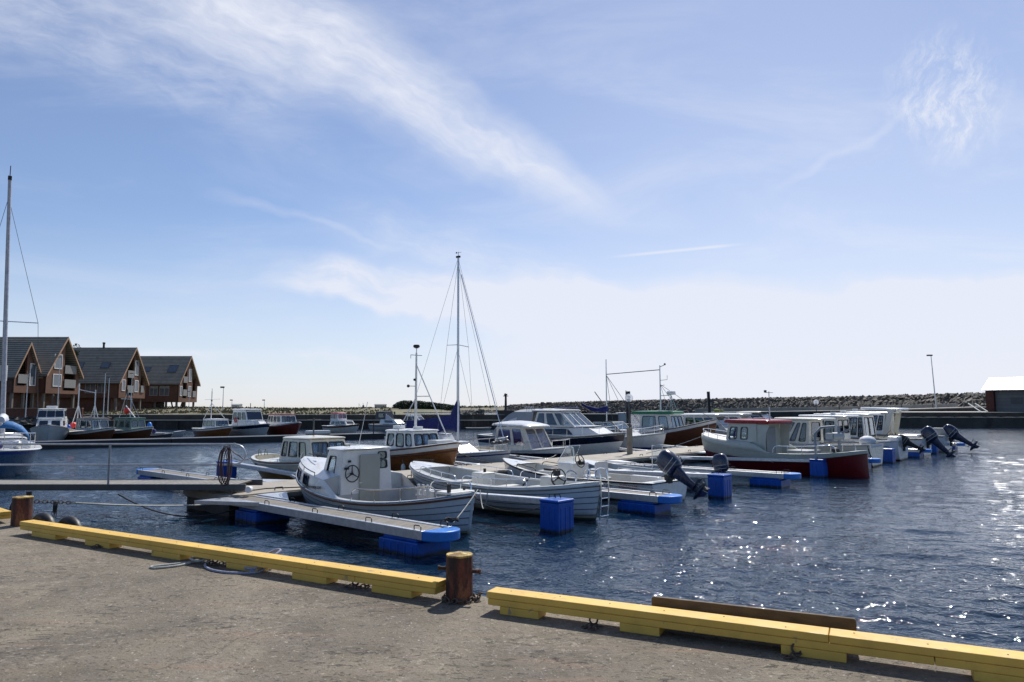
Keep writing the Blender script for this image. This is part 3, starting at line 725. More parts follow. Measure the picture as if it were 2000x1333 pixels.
    def rub(s, mat, k=.96, r=.03, name='rub_rail', a=0., b=1., off=.01, wrap=True):
        m = M(); T = s.ts(a, b, 34)
        if s.kind == 'canoe' and a == 0 and b == 1: m.tube([s.pt(t, k, 1, off) for t in T[1:-1]]+[s.pt(1, k, 1, off)*1.0]+[s.pt(t, k, -1, off) for t in T[::-1][1:-1]]+[s.pt(0, k, -1, off)], r, 6, closed=True)
        elif b == 1:
            m.tube([s.pt(t, k, 1, off) for t in T[:-1]]+[s.pt(1, k, 1, off)]+[s.pt(t, k, -1, off) for t in T[::-1][1:]], r, 6)
        else:
            for sd in (1, -1): m.tube([s.pt(t, k, sd, off) for t in T], r, 6)
        return build(m, name, mat, s.rt, smooth=50)
    def rail(s, a, b, h, inset=.08, posts=3, r=.014, sides=(1, -1), name='rail', closed_bow=False, mat=None, mid=False, drop=True):
        mat = mat or STEEL
        def P(t, sd, hh): p = s.pt(t, 1, sd); y = max(.03, abs(p.y)-inset); return Vector((p.x-(.05 if t > .97 else 0), sd*y, p.z+hh))
        def one(sds):
            m = M()
            if len(sds) == 2:
                T = [lerp(a, b, i/12) for i in range(13)]
                path = [P(t, 1, h) for t in T]+[P(t, -1, h) for t in T[::-1]]
                if drop: path = [P(a-.02, 1, .0)]+path+[P(a-.02, -1, .0)]
                m.tube(path, r, 6)
                if mid: m.tube([P(t, 1, h*.5) for t in T]+[P(t, -1, h*.5) for t in T[::-1]], r*.6, 5)
            else:
                sd = sds[0]; T = [lerp(a, b, i/10) for i in range(11)]
                e_ = .012
                m.tube(smooth_path([P(a-e_, sd, 0), P(a-e_*.6, sd, h*.7), P(a+e_, sd, h)]+[P(t, sd, h) for t in T[1:-1]]+[P(b-e_, sd, h), P(b+e_*.6, sd, h*.7), P(b+e_, sd, 0)], 3), r, 6)
            for sd in sds:
                for i in range(posts):
                    t = lerp(a, b, (i+1)/(posts+1)) if len(sds) == 1 else lerp(a, b, i/max(1, posts-1)*.96)
                    m.tube([P(t, sd, -.02), P(t, sd, h)], r*.85, 6)
            return build(m, name, mat, s.rt, smooth=50)
        if closed_bow: one((1, -1))
        else:
            for sd in sides: one((sd,))
def frustum(z0, x0, x1, w0, z1, x2, x3, w1, fr=1.0):
    """bottom aft-port, fore-port ... ; returns corner dict. w are half widths; fr narrows the front"""
    return dict(bap=(x0, w0, z0), bas=(x0, -w0, z0), bfp=(x1, w0*fr, z0), bfs=(x1, -w0*fr, z0), tap=(x2, w1, z1), tas=(x2, -w1, z1), tfp=(x3, w1*fr, z1), tfs=(x3, -w1*fr, z1))
def cabin(rt, c, mat, side=(), front=(), back=(), frame=None, glass=None, name='cabin', fw=.03, r=.07, roof=None, roofmat=None, over=(.10, .10, .08), th=.05, camb=.05, backopen=False, frontmat=None, th_wall=.022, top=True, rname='roof', rr=.12, mull=0, prd=.024):
    frame = frame or BLACK; glass = glass or GLASS
    m = M()
    wallholes(m, c['bap'], c['bfp'], c['tap'], c['tfp'], side); wallholes(m, c['bas'], c['bfs'], c['tas'], c['tfs'], side)
    wallholes(m, c['bfp'], c['bfs'], c['tfp'], c['tfs'], front)
    if not backopen: wallholes(m, c['bap'], c['bas'], c['tap'], c['tas'], back)
    o = build(m, name, mat, rt, solid=th_wall)
    cen = tuple(sum(c[k][i] for k in c)/8 for i in range(3))
    for rc in side:
        win(rt, c['bap'], c['bfp'], c['tap'], c['tfp'], rc, frame, glass, fw, r, prd, cent=cen, mull=mull); win(rt, c['bas'], c['bfs'], c['tas'], c['tfs'], rc, frame, glass, fw, r, prd, cent=cen, mull=mull)
    for rc in front: win(rt, c['bfp'], c['bfs'], c['tfp'], c['tfs'], rc, frame, glass, fw, r, prd, cent=cen)
    if not backopen:
        for rc in back: win(rt, c['bap'], c['bas'], c['tap'], c['tas'], rc, frame, glass, fw, r, prd, cent=cen)
    if top:
        z = (c['tap'][2]+c['tfp'][2])/2; w_ = c['tap'][1]; roof_slab(rt, c['tap'][0]-over[0], c['tfp'][0]+over[1], w_+over[2], c['tap'][2], c['tfp'][2], th, camb, roofmat or mat, rr, c['tfp'][1]/c['tap'][1], rname)
    return o
def roof_slab(rt, x0, x1, hw, za, zf, th, camb, mat, rr=.12, fr=1., name='roof', curve=0.):
    n = 5; out = rrect(x0, x1, -hw, hw, rr, n); rings = []
    def zz(x, y): u = (x-x0)/(x1-x0); return lerp(za, zf, u)+camb*(1-(y/hw)**2)+curve*4*u*(1-u)
    def sc(q, dz, shrink_z=1):
        ring = []
        for x, y in out:
            xx = lerp((x0+x1)/2, x, q); yy = y*q; u = (xx-x0)/(x1-x0); yy *= lerp(1, fr, u)
            ring.append((xx, yy, zz(xx, yy)+dz))
        return ring
    m = M(); m.loft([sc(.90, .003), sc(.985, .003), sc(1, th*.3), sc(.995, th*.75), sc(.96, th), sc(.7, th), sc(.35, th), sc(.02, th)]); return build(m, name, mat, rt, smooth=40)
def wheel(rt, c, r, ax, mat=BLACK, name='steering_wheel'):
    ax = Vector(ax).normalized(); up = Vector((0, 0, 1)); s_ = ax.cross(up).normalized(); up2 = s_.cross(ax)
    m = M(); c = Vector(c); m.tube([c+s_*r*math.cos(t_)+up2*r*math.sin(t_) for t_ in [2*math.pi*k/24 for k in range(24)]], r*.075, 6, closed=True)
    for k in range(3): t_ = R(90+120*k); m.tube([c-ax*.015, c+(s_*math.cos(t_)+up2*math.sin(t_))*r*.97], [r*.10, r*.05], 6)
    m.sph(c, r*.17, 8); m.tube([c, c-ax*.08], r*.1, 6)
    return build(m, name, mat, rt, smooth=50)
def outboard(rt, x, z, tilt=60, sc=1., y=0., mat=None):
    mat = mat or OBM; mt = Matrix.Rotation(R(tilt), 3, 'Y')
    T = lambda p: mt @ (Vector(p)*sc) + Vector((x, y, z))
    # cowling: rounded loft along z
    def ring(z_, x0, x1, hw): return [T((px, py, z_)) for px, py in rrect(x0, x1, -hw, hw, min(hw*.85, (x1-x0)*.4), 4)]
    m = M(); m.loft([ring(-.02, -.36, .04, .13), ring(.03, -.42, .06, .17), ring(.20, -.47, .08, .185), ring(.36, -.48, .08, .18), ring(.50, -.46, .04, .165), ring(.58, -.40, -.03, .13), ring(.61, -.30, -.10, .07)])
    cw = build(m, 'cowling', mat, None, smooth=50)
    m = M(); m.loft([ring(-.02, -.34, .02, .10), ring(-.2, -.30, -.02, .07), ring(-.45, -.27, -.06, .045), ring(-.62, -.27, -.08, .035), ring(-.64, -.46, .02, .10), ring(-.655, -.46, .02, .10), ring(-.66, -.25, -.08, .035), ring(-.76, -.25, -.09, .04)])
    m.loft([[T((xx, r_*math.cos(a_), -.80+r_*math.sin(a_))) for a_ in [2*math.pi*k/10 for k in range(10)]] for xx, r_ in ((.10, .005), (.04, .045), (-.08, .062), (-.28, .055), (-.36, .03))])
    m.extv([T((-.02, -.008, -.84)), T((-.26, -.008, -.84)), T((-.30, -.008, -1.0)), T((-.16, -.008, -.98))], mt @ Vector((0, .016*sc, 0)))
    ob = build(m, 'outboard_motor', mat, rt, smooth=40); cw.parent = ob
    m = M()
    for k in range(3):
        a_ = 2*math.pi*k/3+.5; c_, s_ = math.cos(a_), math.sin(a_)
        m.extv([T((-.37, .03*c_, -.80+.03*s_)), T((-.36, .16*c_-.05*s_, -.80+.16*s_+.05*c_)), T((-.40, .17*c_+.05*s_, -.80+.17*s_-.05*c_))], mt @ Vector((-.012, 0, 0)))
    m.loft([[T((xx, r_*math.cos(b_), -.80+r_*math.sin(b_))) for b_ in [2*math.pi*k/8 for k in range(8)]] for xx, r_ in ((-.34, .04), (-.42, .035), (-.45, .01))])
    build(m, 'propeller', DGREY, ob, smooth=40)
    m = M(); m.beam(T((.02, 0, -.02)), (x+.20*sc, y, z-.05*sc), .18*sc, .14*sc); m.beam((x+.10*sc, y, z+.02), (x+.12*sc, y, z-.35*sc), .2*sc, .08*sc); build(m, 'bracket', BLACK, ob)
    m = M()
    for zz in (.05, .17): m.extv([T((-.47, -.188, zz+.0)), T((.02, -.188, zz+.05)), T((.02, -.188, zz+.065)), T((-.47, -.188, zz+.015))], mt @ Vector((0, .004, 0)))
    for zz in (.05, .17): m.extv([T((-.47, .186, zz+.0)), T((.02, .186, zz+.05)), T((.02, .186, zz+.065)), T((-.47, .186, zz+.015))], mt @ Vector((0, .004, 0)))
    build(m, 'trim_line', LGREY, ob)
    return ob
def place(name, label, cat, s, t0, t1, s2=None, grp=None, z=0.):
    """boat on the pontoon frame: bow at (s,t0), stern at (s2,t1); returns root, length"""
    a_ = D(s, t0); b_ = D(s2 if s2 is not None else s, t1); d = a_-b_
    rt = root(name, label, cat, ((a_.x+b_.x)/2, (a_.y+b_.y)/2, z), math.atan2(d.y, d.x), grp)
    return rt, d.length
def cyl(rt, name, mat, p, q, r, n=8, r2=None):
    m = M(); m.tube([p, q], [r, r2 if r2 is not None else r], n); return build(m, name, mat, rt, smooth=40)
def wire(rt, pts, name='rigging_wire', r=.006, mat=None):
    m = M(); m.tube(pts, r, 4); return build(m, name, mat or DGREY, rt)
def cleat(rt, p, mat=BLACK, l=.16, rz=0.):
    m = M(); m.box(Vector(p)+Vector((0, 0, .02)), (l*.3, .03, .04), rz); m.box(Vector(p)+Vector((0, 0, .05)), (l, .025, .02), rz); return build(m, 'cleat', mat, rt)

# ---- 1. nearest double-ended boat with small wheelhouse
rt, L = place('cabin_boat', 'near white double-ended boat with clinker hull, small wheelhouse and wheel on its back wall', 'motorboat', 1.95, -.10, 6.15)
h = Hull(rt, L, 2.45, .86, 1.10, .60, kd=.35, rake=.55, srake=.22, kind='canoe', tm=.47, pb=2.5, qb=.78, e=.36, flare=.45, ps=2.3)
CW1 = pm('grey_white_clinker', (.50, .54, .56), .38, var=.06, grime=.22, zdirt=(.02, .22, (.22, .22, .15)))
h.shell('hull', CW1, .0, .93, strakes=8, lap=.016)
h.shell('sheer_strake', WHITE, .93, 1.0, nk=2, off=.016)
h.shell('bottom_paint', GREENF, 0, 1, kf0=lambda t: h.kz(t, -.2), kf1=lambda t: h.kz(t, .05), off=.02, nk=2)
h.rub(TRIM, .945, .024, off=.02)
h.rub(STEEL, .995, .014, name='steel_strip', off=.012)
cyl(rt, 'stern_post', CW1, h.pt(0, 1)+Vector((-.02, 0, .04)), h.pt(0, .2)+Vector((-.03, 0, 0)), .035)
# raised topsides forward t .62..1
def rz_(t): q = max(0, min(1, (t-.46)/.14)); q = q*q*(3-2*q); return q*(.34-.10*max(0, (t-.7)/.3))
T = [lerp(.46, 1, i/22) for i in range(23)]
m = M()
for sd in (1, -1):
    rows = []
    for q in (0, .33, .66, 1):
        rows.append([h.pt(t, 1, sd)+Vector((0, -sd*(.015+.05*q*q), -.005+rz_(t)*q)) for t in T])
    m.loft(rows, False, False)
build(m, 'raised_bow_side', WHITE, rt, smooth=40)
rows = []
for t in T:
    p = h.pt(t, 1); w_ = max(.0, p.y-.065)
    rows.append([Vector((p.x, w_*c, p.z-.005+rz_(t)+.12*(1-abs(c)**2.4)*min(1, w_/.6)*min(1, rz_(t)/.2))) for c in (-1, -.9, -.7, -.4, 0, .4, .7, .9, 1)])
m = M(); m.loft([r_ for t, r_ in zip(T, rows) if t >= .575], False, False); build(m, 'foredeck', WHITE, rt, smooth=50)
m = M(); t = T[[i for i, t_ in enumerate(T) if t_ >= .575][0]]; r0 = rows[T.index(t)]; m.add(r0+[Vector((p.x, p.y, .18)) for p in r0], [(i, i+1, i+10, i+9) for i in range(8)]); build(m, 'cabin_bulkhead', LGREY, rt)
for sd in (1, -1): # portlights
    for t in (.72, .82):
        a_ = h.pt(t-.022, 1, sd); b_ = h.pt(t+.028, 1, sd); zb = rz_(t)
        off = Vector((0, -sd*.005, 0))
        win(rt, a_+off+Vector((0, 0, zb*.18)), b_+off+Vector((0, 0, zb*.18)), a_+off+Vector((0, -sd*.03, zb*.85)), b_+off+Vector((0, -sd*.03, zb*.85)), (0, 1, 0, 1), BLACK, GLASSD, .016, .08, .012, 'portlight', cent=(0, 0, 0))
    m = M(); m.tube([h.pt(lerp(.66, .97, i/8), 1, sd)+Vector((0, -sd*.09, rz_(.8)+.10-.02*i/8)) for i in range(9)], .012, 6)
    for i in (0, 3, 6, 8): p = h.pt(lerp(.66, .97, i/8), 1, sd); m.tube([p+Vector((0, -sd*.08, rz_(.8)-.02)), p+Vector((0, -sd*.09, rz_(.8)+.10-.02*i/8))], .01, 6)
    build(m, 'grab_rail', DGREY, rt, smooth=40)
h.well(.035, .60, .12, .10, LGREY, MUD, 'cockpit')
h.deck('stern_deck', WHITE, .0, .09, .02, .012)
# wheelhouse
xa, xb = .42, 1.25
c = frustum(.60, xa, xb+.20, .74, 1.60, xa+.03, xb-.16, .68, .90)
cabin(rt, c, WHITE, side=[(.38, .80, .42, .86)], front=[(.08, .46, .42, .86), (.54, .92, .42, .86)], back=[(.74, .92, .56, .74), (.74, .92, .78, .94)], frame=BLACK, fw=.02, r=.09, th=.045, camb=.05, over=(.08, .10, .05), th_wall=.025)
m = M(); m.bb(xa-.012, xa+.02, -.98, .98, .1, .60); build(m, 'lower_bulkhead', LGREY, rt)
m = M(); m.bb(xa-.055, xa-.015, -.34, .24, .14, 1.50); build(m, 'door', DOORG, rt, bevel=.01)
m = M(); m.tube([(xa-.06, .26, .85), (xa-.06, .2, .85)], .012, 6); build(m, 'door_handle', STEEL, rt)
wheel(rt, (xa-.09, .49, 1.08), .19, (-1, 0, .05))
m = M(); m.box((xa-.02, .60, 1.20), (.05, .10, .05)); m.box((xa-.02, .52, 1.36), (.03, .07, .05)); build(m, 'switch_panel', BLACK, rt)
m = M(); m.tube([(1.0, .25, 1.64), (1.0, .25, 1.70), (.8, .25, 1.71), (.8, .25, 1.66)], .012, 6); build(m, 'roof_handle', BLACK, rt)
wire(rt, [(.85, -.05, 1.66), (.72, -.20, 2.75)], 'antenna', .008, WHITE)
cleat(rt, (2.2, .2, 1.36)); cleat(rt, (-L/2+.25, .0, .9), rz=R(90))
m = M(); m.tube(smooth_path([(2.75, .1, 1.42), (2.3, .25, 1.43), (1.9, .3, 1.46)]), .013, 6); build(m, 'bow_line', BLACK, rt)
h.rail(.10, .40, .26, .07, 2, .016, name='cockpit_rail')
m = M(); m.bb(-1.75, -.55, -.42, .42, .10, .36); build(m, 'engine_box', LGREY, rt, bevel=.03)
m = M(); m.bb(-1.80, -.50, -.46, .46, .362, .40); build(m, 'engine_box_lid', PLY, rt, bevel=.01)
m = M(); m.bb(-L/2+.28, -L/2+.72, -.35, .35, .82, .87); build(m, 'stern_seat', OFFW, rt, bevel=.01)
m = M(); m.bb(-L/2+.35, -L/2+.41, .28, .34, .80, 1.04); build(m, 'mooring_post', BLACK, rt)
m = M(); 
for k in range(3): m.bb(-.35-.16*k-.04, -.35-.16*k+.02, -.97, -.92, .42, .78)
m.bb(-.75, -.28, -.935, -.91, .50, .54); m.bb(-.75, -.28, -.935, -.91, .66, .70); build(m, 'fender_rack', WHITE, rt)
m = M(); m.bb(-1.6, -.9, -.99, -.96, .50, .68); build(m, 'locker_lid', GREY, rt)
_p = h.pt(.655, .97); _t = math.atan2(h.pt(.70, .97).y-h.pt(.61, .97).y, h.pt(.70, .97).x-h.pt(.61, .97).x)
text('come2norway.com', 'hull_lettering', pm('black_lettering', (.02, .015, .02), .5), rt, (_p.x, _p.y+.02, _p.z+.13), (R(86), R(-3), math.pi+_t), .135)

# ---- 2. open clinker boat with ladder
rt, L = place('open_boat', 'open white clinker boat with ladder at its pointed stern and low steel rails', 'open boat', 5.85, -.25, 6.95, 5.35)
h = Hull(rt, L, 2.35, .88, .98, .66, kd=.32, rake=.55, srake=.25, kind='canoe', tm=.47, pb=2.6, qb=.72, e=.36, flare=.4, ps=2.7)
CW2 = pm('white_clinker', (.62, .65, .66), .35, var=.05, grime=.2, zdirt=(.02, .22, (.25, .24, .16)))
h.shell('hull', CW2, 0, .95, strakes=8, lap=.016); h.shell('sheer_strake', WHITE, .95, 1., nk=2, off=.02)
h.shell('bottom_paint', GREENF, 0, 1, kf0=lambda t: h.kz(t, -.2), kf1=lambda t: h.kz(t, .04), off=.02, nk=2)
h.rub(OFFW, .955, .03, off=.02); h.rub(TRIM, .925, .012, name='dark_strip', off=.02)
h.well(.06, .86, .17, .14, LGREY, OFFW, 'cockpit'); h.deck('foredeck', WHITE, .84, 1., .04, .014); h.deck('stern_deck', WHITE, 0, .075, .03, .014)
h.rub(WHITE, 1.0, .022, name='coaming', a=.08, b=.88, off=-.19)
m = M(); m.bb(-.15, .15, -.95, .95, .45, .50); m.bb(-.1, .1, -.9, .9, .14, .45); build(m, 'thwart', OFFW, rt, bevel=.01)
m = M(); m.bb(1.5, 1.9, -.75, .75, .48, .53); build(m, 'bow_seat', OFFW, rt, bevel=.01)
m = M(); m.bb(.55, 1.0, -.55, -.05, .14, .82); build(m, 'console', OFFW, rt, bevel=.03); 
m = M(); m.tube([(.72, -.3, .82), (.72, -.3, .92)], .04, 8); build(m, 'compass', BLACK, rt)
m = M(); m.bb(-2.0, -1.2, -.45, .45, .14, .60); build(m, 'engine_box', WHITE, rt, bevel=.03)
m = M(); m.bb(-2.45, -2.1, -.1, .45, .14, .95); build(m, 'helm_pedestal', OFFW, rt, bevel=.04)
m = M(); m.bb(-2.38, -2.25, .0, .12, .95, 1.08); build(m, 'throttle', BLACK, rt)
wheel(rt, (-2.50, .20, .92), .21, (-1, .25, .15))
h.rail(.22, .50, .20, .10, 3, .012, name='side_rail'); h.rail(.56, .80, .17, .12, 2, .012, name='side_rail')
lad = M()
for yy in (-.14, .14):
    lad.tube(smooth_path([(-L/2+.25, yy, .92), (-L/2+.20, yy, 1.15), (-L/2+.02, yy, 1.20), (-L/2-.12, yy, 1.08), (-L/2-.15, yy, .5), (-L/2-.10, yy, .02)], 5), .014, 6)
for zz in (.12, .34, .52, .74): lad.tube([(-L/2-.14, -.14, zz), (-L/2-.14, .14, zz)], .014, 6)
build(lad, 'ladder', STEEL, rt, smooth=50)
for sd in (1, -1):
    m = M(); m.tube(smooth_path([(-L/2+.75, sd*.35, .90), (-L/2+.72, sd*.34, 1.08), (-L/2+.6, sd*.30, 1.12), (-L/2+.5, sd*.25, 1.05), (-L/2+.5, sd*.25, .9)], 4), .012, 6); build(m, 'stern_hoop', STEEL, rt, smooth=50)
    cleat(rt, (-L/2+.9, sd*.62, .90), STEEL)
cleat(rt, (L/2-.9, .0, 1.02), BLACK)
m = M(); m.tube(smooth_path([(L/2-.9, 0, 1.07), (L/2-.2, .15, 1.03), (L/2-.02, .1, .8), (L/2+.05, .05, .45)]), .014, 6); build(m, 'bow_line', ROPED, rt)
m = M(); m.tube([(-.35, -1.02, .72), (-.05, -.9, .35)], .02, 6); build(m, 'throttle_cable', BLACK, rt)

# ---- 3. lettered open skiff with console
rt, L = place('open_skiff', 'open white skiff lettered in red on its side with console and big tilted outboard', 'motorboat', 9.75, -.1, 6.55, 9.35)
h = Hull(rt, L, 2.1, .56, .88, .54, kd=.25, rake=.7, srake=-.05, kind='transom', sw=.86, tm=.45, pb=2.3, qb=.8, e=.30, flare=.6)
h.shell('hull', WHITE, 0, .97); h.shell('bottom_paint', GREENF, 0, 1, kf0=lambda t: h.kz(t, -.15), kf1=lambda t: h.kz(t, .03), off=.008, nk=2)
h.rub(BLACK, .99, .028, off=.01); h.well(.05, .84, .13, .14, OFFW, MUD); h.deck('foredeck', WHITE, .83, 1, .05, .012); h.deck('stern_deck', WHITE, 0, .06, .0, .012)
h.rub(LGREY, .45, .018, name='spray_rail', a=.3, b=.98, off=.02)
m = M(); m.bb(-.1, .5, -.42, .42, .14, .92); build(m, 'console', WHITE, rt, bevel=.05, segs=3)
m = M(); m.bb(.52, 1.35, -.40, .40, .14, .62); build(m, 'front_seat', OFFW, rt, bevel=.04)
m = M(); m.bb(.85, 1.2, -.3, .3, .625, .69); build(m, 'seat_cushion', BLACK, rt, bevel=.02)
m = M(); m.extv([(.50, -.40, .92), (.50, .40, .92), (.18, .33, 1.42), (.18, -.33, 1.42)], (-.008, 0, -.004)); ws = build(m, 'windscreen', SCREEN, rt)
m = M(); m.tube([(.50, -.40, .92), (.18, -.33, 1.42), (.18, .33, 1.42), (.50, .40, .92)], .010, 6); m.tube([(.18, .33, 1.42), (-.10, .35, 1.40), (-.14, .38, .92)], .008, 6); build(m, 'screen_frame', STEEL, ws)
wheel(rt, (-.20, .15, .98), .20, (-1, 0, .35))
m = M(); m.bb(-.16, .0, -.1, .1, .85, .95); build(m, 'wheel_hub', BLACK, rt)
m = M(); m.bb(-.95, -.55, -.45, .45, .14, .50); build(m, 'helm_seat_base', OFFW, rt, bevel=.02)
m = M(); m.extv([(-.88, y, z) for y, z in rrect(-.30, .30, .50, 1.0, .12, 4)], (-.07, 0, 0)); build(m, 'seat_back', SEAT, rt, bevel=.015)
m = M(); m.bb(-.92, -.45, -.33, .33, .505, .57); build(m, 'seat', SEAT, rt, bevel=.02)
m = M(); m.bb(-2.6, -1.6, -.72, -.5, .14, .60); build(m, 'side_bench', WHITE, rt, bevel=.03)
m = M(); m.bb(-L/2+.35, -L/2+.75, -.7, .7, .14, .50); build(m, 'stern_seat', WHITE, rt, bevel=.03)
h.rail(.66, .80, .12, .10, 0, .014, name='grab_rail', mat=BLACK)
m = M(); m.tube(smooth_path([(-.9, .5, .2), (-.9, .62, .52), (-1.3, .66, .60), (-1.6, .6, .52), (-1.6, .5, .2)], 4), .013, 6); build(m, 'seat_rail', STEEL, rt)
outboard(rt, -L/2-.08, .72, 54, 1.08)
def hull_text(txt, nm, mt, t, z, size, off, shear=0.):
    k = h.kz(t, z); p = h.pt(t, k, 1); a_ = h.pt(t-.06, k, 1); b_ = h.pt(t+.06, k, 1); ta = math.atan2(b_.y-a_.y, b_.x-a_.x)
    up = h.pt(t, k+.1, 1)-h.pt(t, k-.1, 1); fl = math.atan2(up.y, up.z)
    return text(txt, nm, mt, h.rt, (p.x, p.y+off, z), (R(90)+fl, 0, math.pi+ta), size, shear=shear)
hull_text('ØIEN620F', 'hull_lettering', pm('red_lettering', (.45, .03, .03), .5), .115, .43, .145, .03, .25)
hull_text('0010', 'small_lettering', pm('grey_lettering', (.18, .2, .22), .5), .205, .44, .08, .02)
cleat(rt, (L/2-.7, 0, .95))

# ---- 4. low dinghy
rt, L = place('dinghy', 'low grey white dinghy with a tall clear screen and a small upright dark outboard', 'dinghy', 13.3, .7, 6.1, 13.1)
h = Hull(rt, L, 1.8, .46, .68, .42, kd=.18, rake=.6, srake=0, kind='transom', sw=.86, tm=.45, pb=2.2, qb=.8, e=.30, flare=.6)
h.shell('hull', LGREY, 0, .9); h.shell('sheer_strake', WHITE, .9, 1., nk=1, off=.004); h.rub(LGREY, .98, .03, off=.012); h.well(.05, .84, .12, .1, LGREY, GREY); h.deck('foredeck', WHITE, .83, 1, .04, .012)
m = M(); m.bb(-.4, .0, -.75, .75, .36, .40); m.bb(.9, 1.25, -.6, .6, .36, .40); build(m, 'thwart', OFFW, rt)
m = M(); m.bb(-1.15, -.75, -.5, .0, .1, .72); build(m, 'console', GREY, rt, bevel=.03)
m = M(); m.extv([(-.75, .06, .45), (-.75, .68, .45), (-.75, .68, 1.35), (-.75, .06, 1.35)], (-.008, 0, 0)); ws = build(m, 'clear_screen', SCREEN, rt)
m = M(); m.tube([(-.75, .70, .35), (-.75, .70, 1.36), (-.75, .06, 1.36), (-.75, .06, .35)], .012, 6); build(m, 'screen_frame', STEEL, ws)
wheel(rt, (-1.22, -.25, .82), .16, (-1, 0, .3))
m = M()
for k in range(5): m.sph((-1.7-.16*k, .1+.12*math.sin(k*2.2), .42), .12, 8, (1.2, 1, .7))
build(m, 'white_bundle', WCANV, rt, smooth=50)
outboard(rt, -L/2-.05, .55, 16, .9)
h.rail(.35, .6, .12, .08, 1, .011, name='side_rail')

# ---- 5. red hulled boat
rt, L = place('cabin_boat', 'red hulled boat with cream topsides, red roofed wheelhouse forward and grey net davit aft', 'motorboat', 21.7, 1.3, 8.55, 20.6)
h = Hull(rt, L, 2.6, 1.0, 1.26, .80, kd=.4, rake=.75, srake=-.1, kind='canoe', tm=.5, pb=2.6, qb=.62, e=.30, flare=.5, ps=3.4)
RCRM = pm('aged_cream_topsides', (.52, .53, .46), .4, var=.07, grime=.25)
zred = lambda t: .52+.30*abs(t-.45)**1.6*2.2 + (.0 if t > .45 else .18*((.45-t)/.45)**2)
h.shell('hull', REDH, 0, 1, kf0=lambda t: 0, kf1=lambda t: h.kz(t, zred(t)), nk=7)
h.shell('topsides', RCRM, 0, 1, kf0=lambda t: h.kz(t, zred(t)), kf1=lambda t: 1, nk=3)
m = M()
for sd in (1, -1): m.tube([h.pt(t, h.kz(t, zred(t)), sd, .012) for t in h.ts(0, 1, 34)], .022, 6)
build(m, 'rub_rail', TRIM, rt, smooth=50)
h.deck('foredeck', OFFW, .60, 1, .06, .01); h.well(.05, .60, .16, .30, RCRM, GREY); h.deck('stern_deck', LGREY, 0, .06, .02, .012)
# raised side next to the cabin
m = M(); T = [lerp(.44, .98, i/16) for i in range(17)]
def rz5(t): q = max(0, min(1, (t-.44)/.12)); return q*q*(3-2*q)*.34*(1-.35*max(0, (t-.6)/.4))
for sd in (1, -1): m.loft([[h.pt(t, 1, sd)+Vector((0, -sd*.02, -.01)) for t in T], [h.pt(t, 1, sd)+Vector((0, -sd*.05, rz5(t))) for t in T]], False, False)
build(m, 'raised_bulwark', RCRM, rt, smooth=40, solid=.03)
rows = []
for t in T[4:]:
    p = h.pt(t, 1); w_ = max(.01, p.y-.05); rows.append([Vector((p.x, w_*c_, p.z+rz5(t)+.06*(1-c_*c_))) for c_ in (-1, -.5, 0, .5, 1)])
m = M(); m.loft(rows, False, False); build(m, 'raised_deck', OFFW, rt, smooth=40)
c = frustum(1.05, .35, 1.95, .95, 1.95, .38, 1.78, .90, .86)
cabin(rt, c, RCRM, side=[(.30, .52, .28, .82), (.66, .90, .28, .82)], front=[(.06, .34, .28, .84), (.37, .63, .28, .84), (.66, .94, .28, .84)], back=[(.05, .2, .35, .85)], frame=DGREY, fw=.03, r=.12, roof=1, roofmat=REDR, over=(.60, .22, .10), th=.14, camb=.05)
c = frustum(.30, -.55, .15, 1.00, 2.30, -.45, .18, .95, 1.)
m = M()
for sd in (1, -1): m.extv([(.35, sd*.95, .3), (-.02, sd*.95, .3), (-.02, sd*.94, 1.2), (-.06, sd*.93, 1.6), (-.2, sd*.91, 1.9), (.35, sd*.9, 1.93)], (0, -sd*.03, 0))
m.bb(.32, .36, -.93, .93, .3, 1.05); build(m, 'wing_wall', RCRM, rt)
m = M(); m.bb(.26, .31, -.35, .35, .32, 1.8); build(m, 'door', GREY, rt, bevel=.01)
h.rail(.72, .985, .44, .10, 4, .014, closed_bow=True, mid=True, name='bow_rail')
h.rail(.12, .42, .30, .10, 3, .014, name='side_rail')
cyl(rt, 'mast', GALV, (.3, 0, 2.0), (.3, 0, 2.65), .03); m = M(); m.tube([(.3, 0, 2.63), (.3, 0, 3.3)], .015, 6); m.tube([(.3, -.30, 3.25), (.3, .30, 3.25)], .012, 6); m.box((.3, .28, 3.3), (.08, .08, .1)); build(m, 'antenna', DGREY, rt)
m = M(); m.tube([(.75, -.5, 2.08), (.75, -.5, 2.18), (.75, .5, 2.18), (.75, .5, 2.08)], .014, 6); m.tube([(1.45, -.5, 2.06), (1.45, -.5, 2.16), (1.45, .5, 2.16), (1.45, .5, 2.06)], .014, 6); build(m, 'roof_rail', WHITE, rt)
m = M(); m.tube([(-2.1, .85, .7), (-2.1, .85, 1.62), (-2.25, .68, 1.85), (-2.45, .0, 1.88)], .055, 8); m.tube([(-2.5, -.25, .7), (-2.5, -.25, 1.9)], .06, 8); m.tube([(-2.5, -.25, 1.6), (-2.9, -.45, 1.8)], .04, 6); build(m, 'davit', GREY, rt, smooth=40)
m = M(); m.tube([(-2.6, -.35, 1.5), (-2.35, .0, 1.5)], .15, 12); m.box((-2.3, .05, 1.5), (.26, .26, .24)); build(m, 'net_hauler', LGREY, rt, smooth=40)
m = M(); m.bb(-1.6, -.7, -.55, .55, .3, .92); build(m, 'fish_crate', GREY, rt, bevel=.03); m = M(); m.sph((-2.7, .45, .98), .15, 8, (1, 1.1, .8)); build(m, 'rope_heap', BLACK, rt)
m = M(); m.tube([(L/2-.15, .0, 1.45), (L/2-.32, .25, 1.35)], .09, 10); build(m, 'fender', WHITE, rt, smooth=40)
